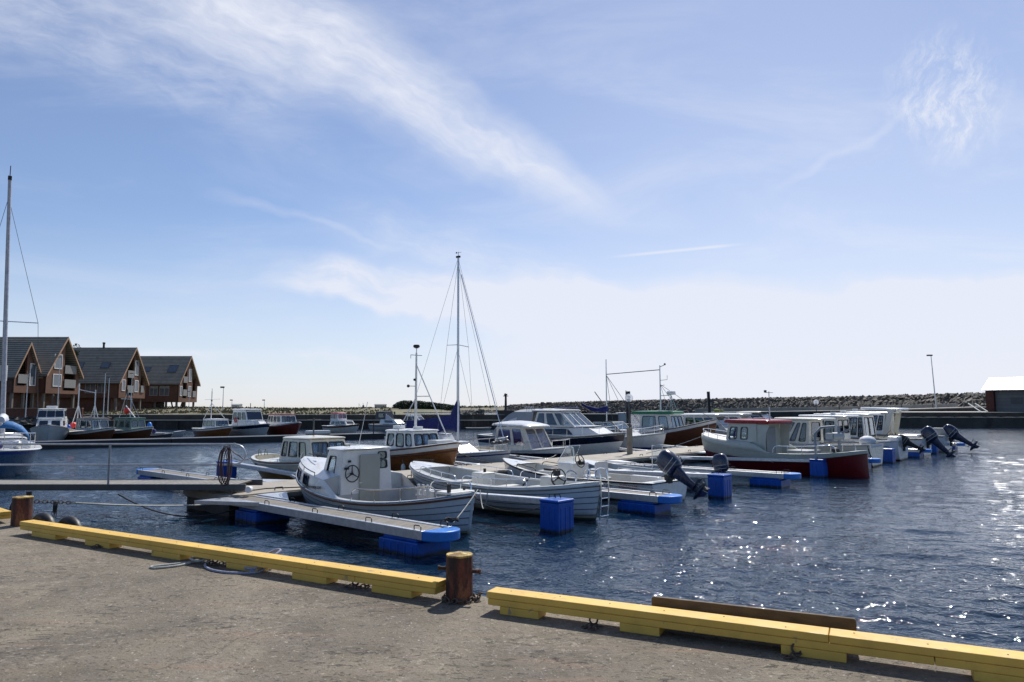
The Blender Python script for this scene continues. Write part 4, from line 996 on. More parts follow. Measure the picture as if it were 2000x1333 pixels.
m = M(); m.extv([(-.55, h.pt(.44, .7)[1]+.02, .42), (-.3, h.pt(.44, .7)[1]+.02, .50), (-.33, h.pt(.44, .7)[1]+.02, .46)], (0, .006, 0)); m.extv([(-2.2, h.pt(.25, .7)[1]+.02, .42), (-1.95, h.pt(.25, .7)[1]+.02, .38), (-2.0, h.pt(.25, .7)[1]+.02, .43)], (0, .006, 0)); build(m, 'hull_sticker', WHITE, rt)

# ---- generic motor boat used for the others
def motorboat(name, label, cat, pos, B, z0, z1, zm, hullm, topm=WHITE, kind='transom', ztop=None, stripe=None, kd=.35, rake=.8, well=(.04, .45), zf=.25, wd=.15, sw=.85, e=.33, pb=2.3, rub=BLACK, rubk=.97, strakes=0, floor=OFFW, wellm=None, qb=.8, tm=.45, flare=.55, grp=None, boot=None, srake=0.):
    rt, L = pos if not callable(pos) else pos()
    h = Hull(rt, L, B, z0, z1, zm, kd=kd, rake=rake, srake=srake, kind=kind, sw=sw, tm=tm, pb=pb, qb=qb, e=e, flare=flare)
    if ztop is None: h.shell('hull', hullm, 0, 1, strakes=strakes)
    else:
        f = ztop if callable(ztop) else (lambda t: h.zs(t)-ztop)
        h.shell('hull', hullm, 0, 1, kf0=lambda t: 0, kf1=lambda t: h.kz(t, f(t)), nk=7); h.shell('topsides', topm, 0, 1, kf0=lambda t: h.kz(t, f(t)), kf1=lambda t: 1, nk=3)
    if stripe: h.shell('stripe', stripe[0], 0, 1, kf0=lambda t: h.kz(t, h.zs(t)-stripe[1]), kf1=lambda t: h.kz(t, h.zs(t)-stripe[2]), off=.006, nk=2)
    if boot: h.shell('bottom_paint', boot, 0, 1, kf0=lambda t: 0., kf1=lambda t: h.kz(t, .06), off=.006, nk=3)
    if rub: h.rub(rub, rubk, .025, off=.01)
    h.well(well[0], well[1], wd, zf, wellm or topm, floor); h.deck('foredeck', topm, well[1]-.01, 1, .07, .012)
    if well[0] > .01: h.deck('stern_deck', topm, 0, well[0]+.005, .02, .012)
    return rt, h, L

# ---- 6 cream boat with curved cabin behind the red one
rt, h, L = motorboat('cabin_boat', '', '', place('cabin_boat', 'cream boat with an arched roof cabin and rounded side window, behind the red boat', 'motorboat', 26.6, 1.0, 7.3), 2.6, 1.0, 1.35, .92, CREAM, CREAM, well=(.04, .36), zf=.35, boot=ANTIF, rub=LGREY)
c = frustum(.95, -.5, 2.4, 1.0, 2.02, -.5, .9, .94, .80)
cabin(rt, c, CREAM, side=[(.06, .17, .10, .88), (.24, .33, .10, .88), (.42, .86, .32, .90)], front=[(.06, .94, .35, .92)], back=[(.2, .8, .1, .9)], frame=DGREY, glass=GLASSD, fw=.03, r=.16, over=(.7, .35, .08), th=.09, camb=.06, roofmat=CREAM, rr=.3)
h.rail(.62, .98, .35, .08, 4, closed_bow=True, name='bow_rail')
m = M(); 
for k in range(3): m.bb(-L/2+.05-.03*k, -L/2+.5, -1.0+.05*k, 1.0-.05*k, .42+.2*k, .60+.2*k)
build(m, 'stern_cover', WCANV, rt, bevel=.07, segs=3)
m = M(); m.sph((-L/2+.3, .3, 1.12), .35, 10, (1, 1.6, .7)); build(m, 'draped_sheet', WCANV, rt, smooth=50)
# ---- 7
rt, h, L = motorboat('cabin_boat', '', '', place('cabin_boat', 'white wheelhouse boat with open dark doorway and flat roof, third from the pontoon end', 'motorboat', 31.6, 1.0, 7.2), 2.6, 1.0, 1.3, .9, WHITE, WHITE, well=(.04, .5), zf=.35, boot=ANTIF, rub=LGREY)
c = frustum(.95, -.3, 2.3, 1.05, 2.12, -.25, 1.5, .98, .85)
cabin(rt, c, OFFW, side=[(.08, .30, .04, .80), (.36, .58, .32, .85), (.62, .86, .32, .85)], front=[(.05, .48, .35, .9), (.52, .95, .35, .9)], back=[(.1, .45, .02, .85), (.55, .92, .3, .85)], frame=BLACK, glass=GLASSD, fw=.05, r=.06, over=(.6, .3, .1), th=.09, camb=.05, roofmat=WHITE, rr=.25)
m = M(); m.bb(.1, 1.1, -.45, .45, 2.24, 2.31); build(m, 'roof_hatch', WHITE, rt, bevel=.03)
cyl(rt, 'radar_dome', WHITE, (.0, .7, 2.22), (.0, .7, 2.40), .13, 12)
h.rail(.62, .98, .35, .08, 4, closed_bow=True, name='bow_rail')
m = M(); m.bb(-L/2+.0, -L/2+.5, -.9, .9, .55, 1.2); build(m, 'stern_locker', WHITE, rt, bevel=.06)
m = M(); m.tube([(-L/2+.1, -.5, .8), (-L/2+.35, .0, 1.35), (-L/2+.1, .5, .8)], .02, 6); build(m, 'stern_bracket', BLACK, rt)
outboard(rt, -L/2-.15, .75, 62, .85, mat=BLACK)
# ---- 8
rt, h, L = motorboat('cabin_boat', '', '', place('cabin_boat', 'white hardtop boat with large dark side windows and a big tilted outboard', 'motorboat', 36.2, .8, 7.3), 2.8, .95, 1.4, .92, WHITE, CREAM, well=(.04, .48), zf=.35, rub=DGREY)
c = frustum(.95, -.4, 2.6, 1.1, 2.18, -.3, 1.5, 1.02, .85)
cabin(rt, c, WHITE, side=[(.04, .12, .04, .88), (.17, .34, .12, .88), (.38, .56, .12, .88), (.60, .86, .30, .86)], front=[(.05, .48, .35, .9), (.52, .95, .35, .9)], back=[(.1, .45, .02, .88), (.52, .92, .02, .88)], frame=BLACK, glass=GLASS, fw=.05, r=.04, over=(.5, .5, .1), th=.10, camb=.05, roofmat=WHITE, rr=.3, mull=1)
cyl(rt, 'radar_dome', WHITE, (.9, .5, 2.28), (.9, .5, 2.46), .16, 12)
h.rail(.62, .98, .4, .08, 4, closed_bow=True, name='bow_rail')
m = M(); m.bb(-3.0, -2.0, -.8, .8, .35, 1.15); build(m, 'aft_seat', WHITE, rt, bevel=.06)
m = M(); m.tube([(-1.9, .9, .95), (-1.6, .6, 1.35), (-1.3, .9, .95)], .02, 6); build(m, 'bent_bracket', DGREY, rt)
outboard(rt, -L/2-.2, .72, 42, 1.3)
# ---- 9
rt, h, L = motorboat('cabin_boat', '', '', place('cabin_boat', 'farthest large white boat with a raised hardtop, wood panelled rear wall and tilted outboard', 'motorboat', 41.2, .5, 7.4), 2.9, .95, 1.5, .98, WHITE, CREAM, well=(.04, .5), zf=.4, rub=DGREY)
c = frustum(1.0, -.2, 2.8, 1.15, 2.25, -.3, 1.8, 1.05, .85)
cabin(rt, c, WHITE, side=[(.05, .14, .2, .88), (.20, .34, .10, .88), (.38, .60, .30, .86), (.64, .88, .30, .86)], front=[(.05, .95, .35, .9)], back=[(.1, .42, .04, .88)], frame=BLACK, glass=GLASS, fw=.05, r=.05, over=(.4, .3, .12), th=.10, camb=.06, roofmat=WHITE, rr=.35, mull=1)
roof_slab(rt, -1.3, 1.3, .95, 2.42, 2.46, .13, .07, WHITE, .4, .7, 'upper_hardtop')
m = M(); m.bb(-.36, -.27, .05, 1.05, 1.0, 2.2); build(m, 'rear_panel', pm('tan_panel', (.50, .38, .22), .5, var=.1), rt)
m = M(); m.beam((-.6, 1.0, 2.45), (-.3, 1.15, 1.0), .10, .30); build(m, 'roof_strut', CREAM, rt); m = M(); m.beam((-.6, -1.0, 2.45), (-.3, -1.15, 1.0), .10, .30); build(m, 'roof_strut', CREAM, rt)
cyl(rt, 'radar_dome', WHITE, (1.6, .5, 2.36), (1.6, .5, 2.56), .16, 12)
h.rail(.62, .98, .4, .08, 4, closed_bow=True, name='bow_rail')
m = M(); m.extv([(-L/2-.1, -.5, .9), (-L/2+.9, -.5, .9), (-L/2+.8, -.5, 1.4), (-L/2+.2, -.5, 1.4)], (0, 1.0, 0)); build(m, 'engine_well_screen', GREY, rt)
outboard(rt, -L/2-.3, .78, 56, 1.3)

# ================= far side of the pontoon (bows point back at it)
def fplace(name, label, cat, s, t0, t1, s2=None, grp=None): return place(name, label, cat, s, -2.4-t0, -2.4-t1, s2, grp)
# ochre boat
rt, h, L = motorboat('', '', '', fplace('cabin_boat', 'cream cabin boat with an ochre yellow lower hull and rounded open stern', 'motorboat', 5.5, .2, 6.75, 5.8), 2.5, .84, 1.05, .74, YELH, CREAM, kind='canoe', ztop=lambda t: .36+.30*abs(t-.4)**2+.12*t, qb=.62, pb=2.7, tm=.45, well=(.05, .33), zf=.25, wd=.12, floor=CREAM, rub=TRIM, e=.33, srake=.3)
c = frustum(.70, -.35, 1.75, .84, 1.53, -.2, 1.4, .76, .88)
cabin(rt, c, CREAM, side=[(.05, .20, .30, .88), (.28, .55, .30, .88), (.62, .84, .30, .88)], front=[(.05, .48, .3, .88), (.52, .95, .3, .88)], back=[(.1, .4, .2, .85), (.55, .9, .3, .85)], frame=BLACK, fw=.022, r=.05, over=(.06, .10, .05), th=.05, camb=.07)
m = M(); m.bb(-1.6, -1.25, -1.09, -1.07, .45, .66); m.bb(-.5, .05, -1.16, -1.14, .5, .66); build(m, 'side_vent', DGREY, rt)
cyl(rt, 'roof_mast', DGREY, (.5, 0, 1.60), (.5, 0, 2.25), .03); m = M(); m.tube([(.5, -.28, 2.2), (.5, .28, 2.2)], .014, 6); build(m, 'antenna', DGREY, rt)
m = M()
for k in range(2): m.tube(smooth_path([(-L/2+.55, -.3+.25*k, .82), (-L/2+.5, -.3+.25*k, 1.0), (-L/2+.38, -.3+.25*k, 1.02), (-L/2+.32, -.3+.25*k, .8)], 4), .014, 6)
build(m, 'stern_hoop', DGREY, rt)
h.rail(.45, .72, .10, .12, 3, .012, name='side_rail'); h.rub(OFFW, .93, .03, name='belting', off=.012)
# varnished boat with mast
rt, h, L = motorboat('', '', '', fplace('cabin_boat', 'varnished wooden hull with white wheelhouse, tall signal mast and brown plank sides', 'fishing boat', 9.65, -.1, 7.5, 9.9), 2.7, 1.05, 1.36, .95, VARN, WHITE, kind='canoe', ztop=.20, qb=.66, pb=2.4, tm=.45, well=(.05, .33), zf=.3, rub=TRIM, rubk=.985, e=.36, flare=.5, kd=.5, srake=.4)
h.rub(TRIM, .83, .03, name='lower_rub_rail')
c = frustum(1.02, .45, 2.15, .76, 1.70, .5, 1.98, .70, .86)
cabin(rt, c, WHITE, side=[(.08, .30, .22, .86), (.40, .66, .18, .88), (.74, .93, .24, .88)], front=[(.05, .34, .25, .86), (.37, .63, .25, .86), (.66, .95, .25, .86)], back=[(.1, .4, .1, .85)], frame=BLACK, fw=.028, r=.12, over=(.10, .12, .06), th=.05, camb=.06)
m = M(); m.tube([(1.4, 0, 1.75), (1.4, 0, 4.75)], [.055, .035], 8); m.tube([(1.4, 0, 4.75), (1.4, 0, 4.95)], .02, 6); mm_ = build(m, 'mast', WHITE, rt, smooth=40)
m = M(); m.lathe([(.05, 0), (.12, .04), (.14, .10), (.10, .14)], (1.4, 0, 4.93), 10); m.tube([(1.4, -.28, 4.66), (1.4, .28, 4.66)], .012, 5); m.tube([(1.4, -.28, 4.66), (1.4, -.28, 4.52)], .01, 5); m.sph((1.4, -.38, 3.45), .06, 8); m.tube([(1.4, 0, 3.45), (1.4, -.4, 3.45)], .012, 5); m.sph((1.4, -.08, 3.7), .05, 8); build(m, 'mast_light', BLACK, mm_)
m = M(); m.tube([(1.4, 0, 4.3), (3.4, -.1, 1.5)], .022, 6); m.tube([(1.4, 0, 3.05), (2.25, -.05, 3.05)], .02, 6); build(m, 'stay', WHITE, rt)
m = M(); m.tube([(1.4, 0, 3.0), (1.25, -1.1, 1.2)], .018, 6); build(m, 'stay', WHITE, rt)
m = M(); m.box((1.8, -.2, 1.84), (.25, .3, .12)); build(m, 'roof_box', WHITE, rt, bevel=.02); m = M(); m.box((.75, -.3, 1.86), (.4, .3, .14)); build(m, 'roof_box', WHITE, rt, bevel=.02)
m = M(); m.bb(2.6, 3.1, -.4, .4, 1.2, 1.42); build(m, 'fore_hatch', LGREY, rt, bevel=.03)
# small sailboat
SAILH = pm('sailboat_gelcoat', (.66, .66, .64), .3, var=.05, grime=.15)
rt, L = fplace('sailing_boat', 'white sailing boat with tall mast, blue sail cover on the boom and thin blue stripe', 'sailboat', 12.9, .2, 7.6, 13.3)
h = Hull(rt, L, 2.4, .72, .92, .66, kd=.4, rake=1.0, srake=-.3, kind='transom', sw=.6, tm=.42, pb=1.9, qb=.85, e=.40, flare=.5)
h.shell('hull', SAILH, 0, 1); h.shell('stripe', BLUEST, 0, 1, kf0=lambda t: h.kz(t, h.zs(t)-.16), kf1=lambda t: h.kz(t, h.zs(t)-.11), off=.006, nk=1)
h.shell('bottom_paint', NAVYG, 0, 1, kf0=lambda t: 0, kf1=lambda t: h.kz(t, .05), off=.006, nk=2)
h.deck('deck', WHITE, .32, 1, .06, .01); h.well(.03, .32, .2, .3, WHITE, OFFW); h.rub(STEEL, .99, .016)
c = frustum(.75, -1.2, 1.25, .78, 1.06, -1.1, .7, .66, .7); cabin(rt, c, WHITE, side=[(.12, .5, .25, .75)], frame=BLACK, glass=GLASSD, fw=.02, r=.05, over=(.02, .05, .03), th=.04, camb=.10, name='coachroof', rname='coachroof_top')
c = frustum(1.08, -1.15, -.1, .5, 1.42, -1.1, -.3, .42, .85); cabin(rt, c, WHITE, side=[], frame=BLACK, over=(.02, .02, .02), th=.03, camb=.05, name='companion_hatch', rname='hatch_top')
mx = .5; MH = 9.25
cyl(rt, 'mast', ALU, (mx, 0, 1.1), (mx-.05, 0, MH), .062, 10, .045)
m = M(); m.tube([(mx-.02, -.62, 5.3), (mx-.05, 0, 5.36), (mx-.02, .62, 5.3)], .018, 6); build(m, 'spreader', ALU, rt)
m = M(); m.tube([(mx-.05, 0, MH), (mx-.05, 0, MH+.25)], .01, 5); m.tube([(mx-.2, 0, MH+.2), (mx+.15, 0, MH+.2)], .008, 5); m.box((mx-.06, 0, MH+.02), (.2, .1, .08)); m.box((mx-.18, 0, MH+.22), (.08, .01, .06)); build(m, 'wind_vane', BLACK, rt)
cyl(rt, 'boom', ALU, (mx-.05, 0, 1.85), (-3.3, 0, 1.80), .045, 8)
rings = []
for i in range(15):
    u = i/14; x = lerp(mx+.02, -3.1, u); hh = lerp(.50, .20, min(1, u*1.3)) + (.75*max(0, 1-u*7)) ; ww = lerp(.16, .10, u)*(1+.12*math.sin(u*17)); low = .20-.06*math.sin(u*9)
    zc = 1.85; rings.append([(x, ww*math.cos(a_)*(1 if math.sin(a_) < 0 else .75), zc+(hh*math.sin(a_) if math.sin(a_) > 0 else low*math.sin(a_)*1.6)) for a_ in [2*math.pi*k/14 for k in range(14)]])
m = M(); m.loft(rings); build(m, 'sail_cover', NAVY, rt, smooth=50)
for p_, q_ in (((mx-.05, 0, MH-.1), (L/2-.1, 0, .95)), ((mx-.05, 0, MH), (-L/2+.1, 0, .8)), ((mx-.04, .62, 5.3), (mx-.15, 1.1, .75)), ((mx-.04, -.62, 5.3), (mx-.15, -1.1, .75)), ((mx-.05, 0, MH-.15), (mx-.04, .62, 5.3)), ((mx-.05, 0, MH-.15), (mx-.04, -.62, 5.3)), ((mx-.05, 0, 5.2), (mx-.5, -1.05, .75)), ((mx-.05, 0, 5.2), (mx+.4, 1.0, .75)), ((mx-.05, 0, MH-.3), (L/2-.6, 0, .93))):
    wire(rt, [p_, q_], r=.0075)
cyl(rt, 'furled_sail', ALU, (L/2-.35, 0, 1.3), (mx+.15, 0, MH-.8), .018, 6)
h.rail(.80, .985, .55, .10, 3, .013, closed_bow=True, mid=True, name='pulpit'); h.rail(.0, .12, .5, .1, 2, .013, name='pushpit')
for sd in (1, -1): wire(rt, [h.pt(.1, 1, sd)+Vector((0, -sd*.1, .5)), h.pt(.45, 1, sd)+Vector((0, -sd*.1, .5)), h.pt(.8, 1, sd)+Vector((0, -sd*.1, .55))], 'guard_wire', .006)
m = M()
for k in range(5): m.sph((L/2-.9+.22*k, -.1+.15*math.sin(k*3), 1.16+.03*k), .11, 8, (1.1, 1, .8))
build(m, 'anchor_gear', DGREY, rt, smooth=40)
# cuddy boat
rt, h, L = motorboat('', '', '', fplace('cabin_boat', 'small white cuddy boat with black side stripe, white hardtop and plastic side curtains', 'motorboat', 17.0, .25, 6.7, 17.3), 2.3, .62, .88, .62, NAVYG, WHITE, ztop=lambda t: .47+.14*t, well=(.04, .50), zf=.2, floor=CREAM, wellm=CREAM, rub=LGREY, rubk=.98, pb=2.6, qb=.7)
c = frustum(.66, -.75, 1.55, .95, 1.72, -.6, .95, .85, .82)
cabin(rt, c, CREAM, side=[(.08, .50, .22, .90), (.57, .88, .22, .93)], front=[(.05, .48, .1, .93), (.52, .95, .1, .93)], frame=OFFW, glass=glass_mat('plastic_curtain', (.55, .53, .58), .15), fw=.022, r=.05, backopen=True, top=False, th_wall=.02)
roof_slab(rt, -1.0, 1.35, .98, 1.74, 1.66, .08, .10, WHITE, .3, .9, curve=.13)
h.rail(.70, .985, .38, .10, 3, .013, closed_bow=True, name='bow_rail')
m = M(); m.bb(-.2, .25, -.75, -.25, .2, 1.1); build(m, 'helm_seat', pm('red_vinyl', (.30, .02, .03), .5), rt, bevel=.04)
m = M(); m.lathe([(.02, 0), (.10, .05), (.11, .22), (.07, .34), (.02, .38)], (.4, -1.15, .18), 10); build(m, 'fender', WHITE, rt, smooth=50)
# big cruiser
rt, h, L = motorboat('', '', '', fplace('motor_cruiser', 'large white motor cruiser with navy side band, grey canvas aft enclosure and raked windscreen', 'motor yacht', 21.3, .2, 9.3, 21.7), 3.3, 1.12, 1.42, 1.08, WHITE, WHITE, stripe=(NAVYG, .42, .10), well=(.03, .42), zf=.5, rub=DGREY, rake=1.5, kd=.5, pb=2.0)
c = frustum(1.2, -.6, 3.7, 1.25, 1.60, -.5, 2.8, 1.15, .55); cabin(rt, c, WHITE, side=[(.15, .62, .2, .78)], frame=BLACK, glass=GLASSD, fw=.03, r=.06, over=(.02, .05, .02), th=.05, camb=.08, name='coachroof', rname='cabin_top', rr=.5)
c = frustum(1.64, -.5, 2.1, 1.15, 2.40, -.3, 1.1, 1.0, .75)
cabin(rt, c, OFFW, side=[(.06, .30, .10, .92), (.36, .62, .10, .92), (.68, .94, .10, .92)], front=[(.03, .34, .06, .94), (.36, .64, .06, .94), (.66, .97, .06, .94)], frame=WHITE, glass=GLASS, fw=.03, r=.03, backopen=True, top=False, th_wall=.03, name='windscreen')
roof_slab(rt, -.8, 1.2, 1.08, 2.44, 2.40, .06, .10, WHITE, .3, .85)
m = M(); rows = []
for u in range(9):
    x = lerp(-3.4, -.5, u/8); top = lerp(1.5, 2.46, min(1, (u/8*2.2))**.8); rows.append([(x, 1.3, 1.0), (x, 1.28, lerp(1.0, top, .5)), (x+.03, 1.12, top-.06), (x+.03, .6, top+.05), (x+.03, 0, top+.08), (x+.03, -.6, top+.05), (x+.03, -1.12, top-.06), (x, -1.28, lerp(1., top, .5)), (x, -1.3, 1.0)])
m.loft(rows, False, False); cv = build(m, 'canvas_enclosure', GREYC, rt, smooth=60)
m = M(); m.extv([(-2.4, -1.31, 1.35), (-1.6, -1.31, 1.35), (-1.6, -1.20, 2.12), (-2.2, -1.24, 1.95)], (0, -.01, 0)); build(m, 'canvas_window', WCANV, cv)
m = M(); m.box((.6, .3, 2.62), (.9, 1.0, .04)); build(m, 'solar_panel', pm('solar_panel_blue', (.10, .12, .30), .2), rt)
m = M(); m.tube([(-.6, -.3, 2.5), (-.6, -.3, 2.9)], .03, 6); m.tube([(-.6, -.5, 2.78), (-.6, .5, 2.78)], .02, 6); m.box((-.55, .2, 2.85), (.2, .2, .14)); m.box((-.45, -.45, 2.82), (.15, .1, .2)); build(m, 'light_mast', BLACK, rt)
m = M()
for k in range(6): m.tube([(-1.0+.12*k, -1.0, 2.30), (-1.25+.12*k, -.95, 2.7)], .014, 5)
build(m, 'rod_holders', STEEL, rt)
h.rail(.45, .99, .42, .10, 7, .014, closed_bow=True, name='bow_rail')
# blue banded open boat with mast
rt, h, L = motorboat('', '', '', fplace('work_boat', 'white boat with blue waterline band, dark spray screen and steel bow rail', 'motorboat', 25.4, .3, 8.3, 25.6), 2.7, .98, 1.30, .90, BLUEST, WHITE, ztop=lambda t: .42+.10*t, well=(.04, .30), zf=.35, rub=LGREY, pb=2.2, boot=BLACK)
c = frustum(.98, -1.8, 2.4, 1.0, 1.30, -1.7, 1.8, .9, .6); cabin(rt, c, WHITE, side=[(.1, .3, .25, .75), (.4, .6, .25, .75)], frame=BLACK, glass=GLASSD, fw=.02, r=.05, over=(.02, .05, .02), th=.05, camb=.08, name='coachroof', rname='cabin_top', rr=.4)
m = M(); m.tube([(1.6, .4, 1.4), (1.3, .3, 3.6)], .018, 6); build(m, 'fishing_rod', DGREY, rt)
h.rail(.55, .985, .45, .10, 5, .014, closed_bow=True, mid=True, name='bow_rail')
c = frustum(1.35, -.6, 1.5, .8, 1.85, -.3, .9, .7, .8); cabin(rt, c, DGREY, side=[(.1, .5, .1, .9), (.55, .95, .1, .9)], front=[(.05, .95, .1, .9)], frame=OFFW, glass=GLASS, fw=.03, r=.03, backopen=True, top=False, name='spray_screen')
# green roofed fishing boat
rt, h, L = motorboat('', '', '', fplace('fishing_boat', 'brown wooden fishing boat with green roofed wheelhouse, radar mast and dark blue furled mizzen sail', 'fishing boat', 31.6, .4, 9.8, 31.3), 3.0, 1.3, 1.95, 1.08, VARND, WHITE, kind='canoe', ztop=.22, qb=.62, pb=2.4, well=(.05, .30), zf=.5, rub=TRIM, rubk=.985, kd=.6, e=.36, boot=ANTIF, srake=.4)
h.rub(TRIM, .86, .035, name='lower_rub_rail')
c = frustum(1.05, .0, 2.3, 1.0, 2.22, .1, 2.0, .92, .84)
cabin(rt, c, OFFW, side=[(.08, .50, .28, .88), (.62, .88, .28, .88)], front=[(.05, .34, .3, .88), (.37, .63, .3, .88), (.66, .95, .3, .88)], back=[(.1, .4, .1, .85)], frame=DGREY, fw=.045, r=.10, over=(.65, .2, .14), th=.17, camb=.05, roofmat=GREENR)
m = M(); m.tube([(1.0, 0, 2.3), (1.0, 0, 5.3)], [.055, .03], 8); ms = build(m, 'mast', GALV, rt, smooth=40)
m = M(); m.tube([(1.0, 0, 5.02), (-3.0, 0, 4.85)], .028, 6); m.tube([(1.0, 0, 5.2), (1.3, 0, 5.3)], .02, 5); m.sph((1.35, 0, 5.36), .07, 8); m.tube([(1.0, 0, 4.35), (1.5, 0, 4.38), (1.5, 0, 4.65)], .015, 5); m.tube([(1.0, 0, 4.0), (1.3, 0, 4.05)], .015, 5); build(m, 'signal_arm', DGREY, ms)
m = M(); m.tube([(-3.0, 0, 1.2), (-3.0, 0, 5.85)], [.05, .03], 8); am = build(m, 'aft_mast', ALU, rt, smooth=40)
rings = []
for i in range(11):
    u = i/10; x = lerp(-2.95, -5.0, u); rr_ = .20*(1-.6*u)*(1+.2*math.sin(u*14)); zc = 2.55+.35*u-.22*math.sin(u*3.1)
    rings.append([(x, rr_*.7*math.cos(a_), zc+rr_*math.sin(a_)) for a_ in [2*math.pi*k/10 for k in range(10)]])
m = M(); m.loft(rings); build(m, 'furled_sail', NAVY, am, smooth=50)
m = M(); m.tube([(-3.1, 0, 2.7), (-4.0, .1, 3.7)], .03, 6); build(m, 'boom', DGREY, am)
m = M(); m.lathe([(.08, 0), (.26, .02), (.28, .09), (.26, .22), (.10, .26)], (1.75, 0, 3.42), 14); build(m, 'radar_dome', WHITE, rt, smooth=40)
m = M()
for yy, xx in ((-.35, 1.45), (.35, 1.45), (-.35, 2.0), (.35, 2.0)): m.tube([(xx, yy, 2.3), (1.75, 0, 3.4)], .016, 5)
m.tube([(1.0, 0, 3.38), (1.75, 0, 3.40)], .02, 5); build(m, 'radar_frame', GALV, rt)
for q_ in ((2.0, -.8, 2.3), (2.0, .8, 2.3), (L/2-.4, 0, 2.0)): wire(rt, [(1.0, 0, 4.1), q_], r=.012)
for q_ in ((-1.6, .8, 1.3), (-1.9, -.9, 1.3), (-.6, .2, 1.6)): wire(rt, [(-3.0, 0, 4.8), q_], r=.016)
h.rail(.15, .38, .45, .12, 3, .016, name='side_rail')
# white cabin boats beyond
for k, (s_, lb_, tl) in enumerate(((36.0, 'white cabin boat seen behind the brown bow of the fishing boat', 7.5), (39.8, 'white arched roof boat hidden behind the bow of the red boat', 7.5))):
    rt, h, L = motorboat('', '', '', fplace('cabin_boat', lb_, 'motorboat', s_, .3, tl), 2.7, .95, 1.35, .95, WHITE, WHITE, well=(.04, .4), zf=.35, rub=LGREY)
    c = frustum(1.0, -.6, 2.6, 1.1, 2.08, -.5, 1.6, 1.0, .8)
    cabin(rt, c, OFFW, side=[(.08, .3, .3, .88), (.36, .58, .3, .88), (.64, .88, .3, .88)], front=[(.05, .95, .3, .9)], frame=DGREY, glass=GLASSD, over=(.9, .3, .08), th=.10, camb=.08, roofmat=WHITE, rr=.35)
    h.rail(.6, .985, .4, .08, 4, closed_bow=True, name='bow_rail')
rt, h, L = motorboat('', '', '', fplace('cabin_boat', 'dark hulled boat with grey windscreen and dark canopy behind the red roof', 'motorboat', 44.2, .3, 8.0), 2.8, .95, 1.45, .95, NAVYG, GREY, ztop=.2, well=(.04, .4), zf=.35, rub=LGREY)
c = frustum(1.1, -.5, 2.6, 1.1, 2.2, -.1, 1.4, .95, .75)
cabin(rt, c, DGREY, side=[(.08, .45, .3, .88), (.52, .88, .3, .88)], front=[(.05, .95, .2, .9)], frame=LGREY, glass=GLASS, over=(.3, .1, .05), th=.06, camb=.12, roofmat=DGREY, rr=.3)

def hang_fender(h, t, sd=1, mat=WHITE, z=.12, r=.085, ln=.42):
    p = h.pt(t, h.kz(t, z+ln*.5), sd, .05+r*.8); top = h.pt(t, 1, sd)
    m = M(); m.lathe([(.015, 0), (r*.8, .04), (r, .1), (r, ln-.1), (r*.8, ln-.04), (.02, ln)], (p.x, p.y, z), 12); f = build(m, 'fender', mat, h.rt, smooth=50)
    wire(h.rt, [(p.x, p.y, z+ln), (top.x, top.y-sd*.03, top.z+.02)], 'fender_line', .008, ROPEW)

for key, lst in (('flat roof, third from', ((.35, 1), (.6, 1))), ('hardtop boat with large dark', ((.3, 1), (.55, 1))), ('open white clinker', ((.3, -1),)), ('varnished wooden hull', ((.75, -1),)), ('motor cruiser', ((.7, -1), (.5, -1))), ('red hulled boat with cream', ((.62, -1),)), ('blue waterline band', ((.7, -1),))):
    for hh in Hull.all:
        if key in hh.rt['label']:
            for t_, sd_ in lst: hang_fender(hh, t_, sd_, WHITE if 'white' not in key else NAVY)
# ---------------------------------------------------------------- far shore, breakwater, quays, houses
ROCK = pm('breakwater_rock', (.10, .086, .07), .9, var=.6, vs=.9, bump=.6, bs=3, bd=.1, col2=(.36, .34, .30), c2s=.5, c2t=(.56, .7))
ROCKD = pm('dark_rock', (.10, .09, .08), .9, var=.4, vs=.8, bump=.6, bs=3, bd=.1, col2=(.22, .2, .17), c2s=.6, c2t=(.55, .7))
GRASS = pm('bank_grass', (.13, .125, .06), .95, var=.35, vs=.3, bump=.8, bs=4, bd=.2, col2=(.18, .155, .09), c2s=.06, c2t=(.42, .6))
GRASSD = pm('dune_grass', (.16, .14, .09), .95, var=.25, vs=.1, bump=.8, bs=2, bd=.2, col2=(.12, .13, .06), c2s=.03, c2t=(.45, .6))
BUSH = pm('bush_foliage', (.040, .055, .026), .9, var=.35, vs=.5)
PINE = pm('pine_foliage', (.030, .048, .026), .9, var=.4, vs=.3)
TARW = pm('tarred_quay_timber', (.045, .037, .03), .85, var=.4, vs=1.5, bump=.4, bs=8, planks=(0, .42), seam=.5, col2=(.11, .09, .07), c2s=1.2, c2t=(.55, .75))
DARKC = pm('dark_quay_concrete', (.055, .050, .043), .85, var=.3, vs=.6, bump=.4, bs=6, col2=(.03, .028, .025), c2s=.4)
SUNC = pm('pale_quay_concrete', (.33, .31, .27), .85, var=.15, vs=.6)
rnd = random.Random(5)
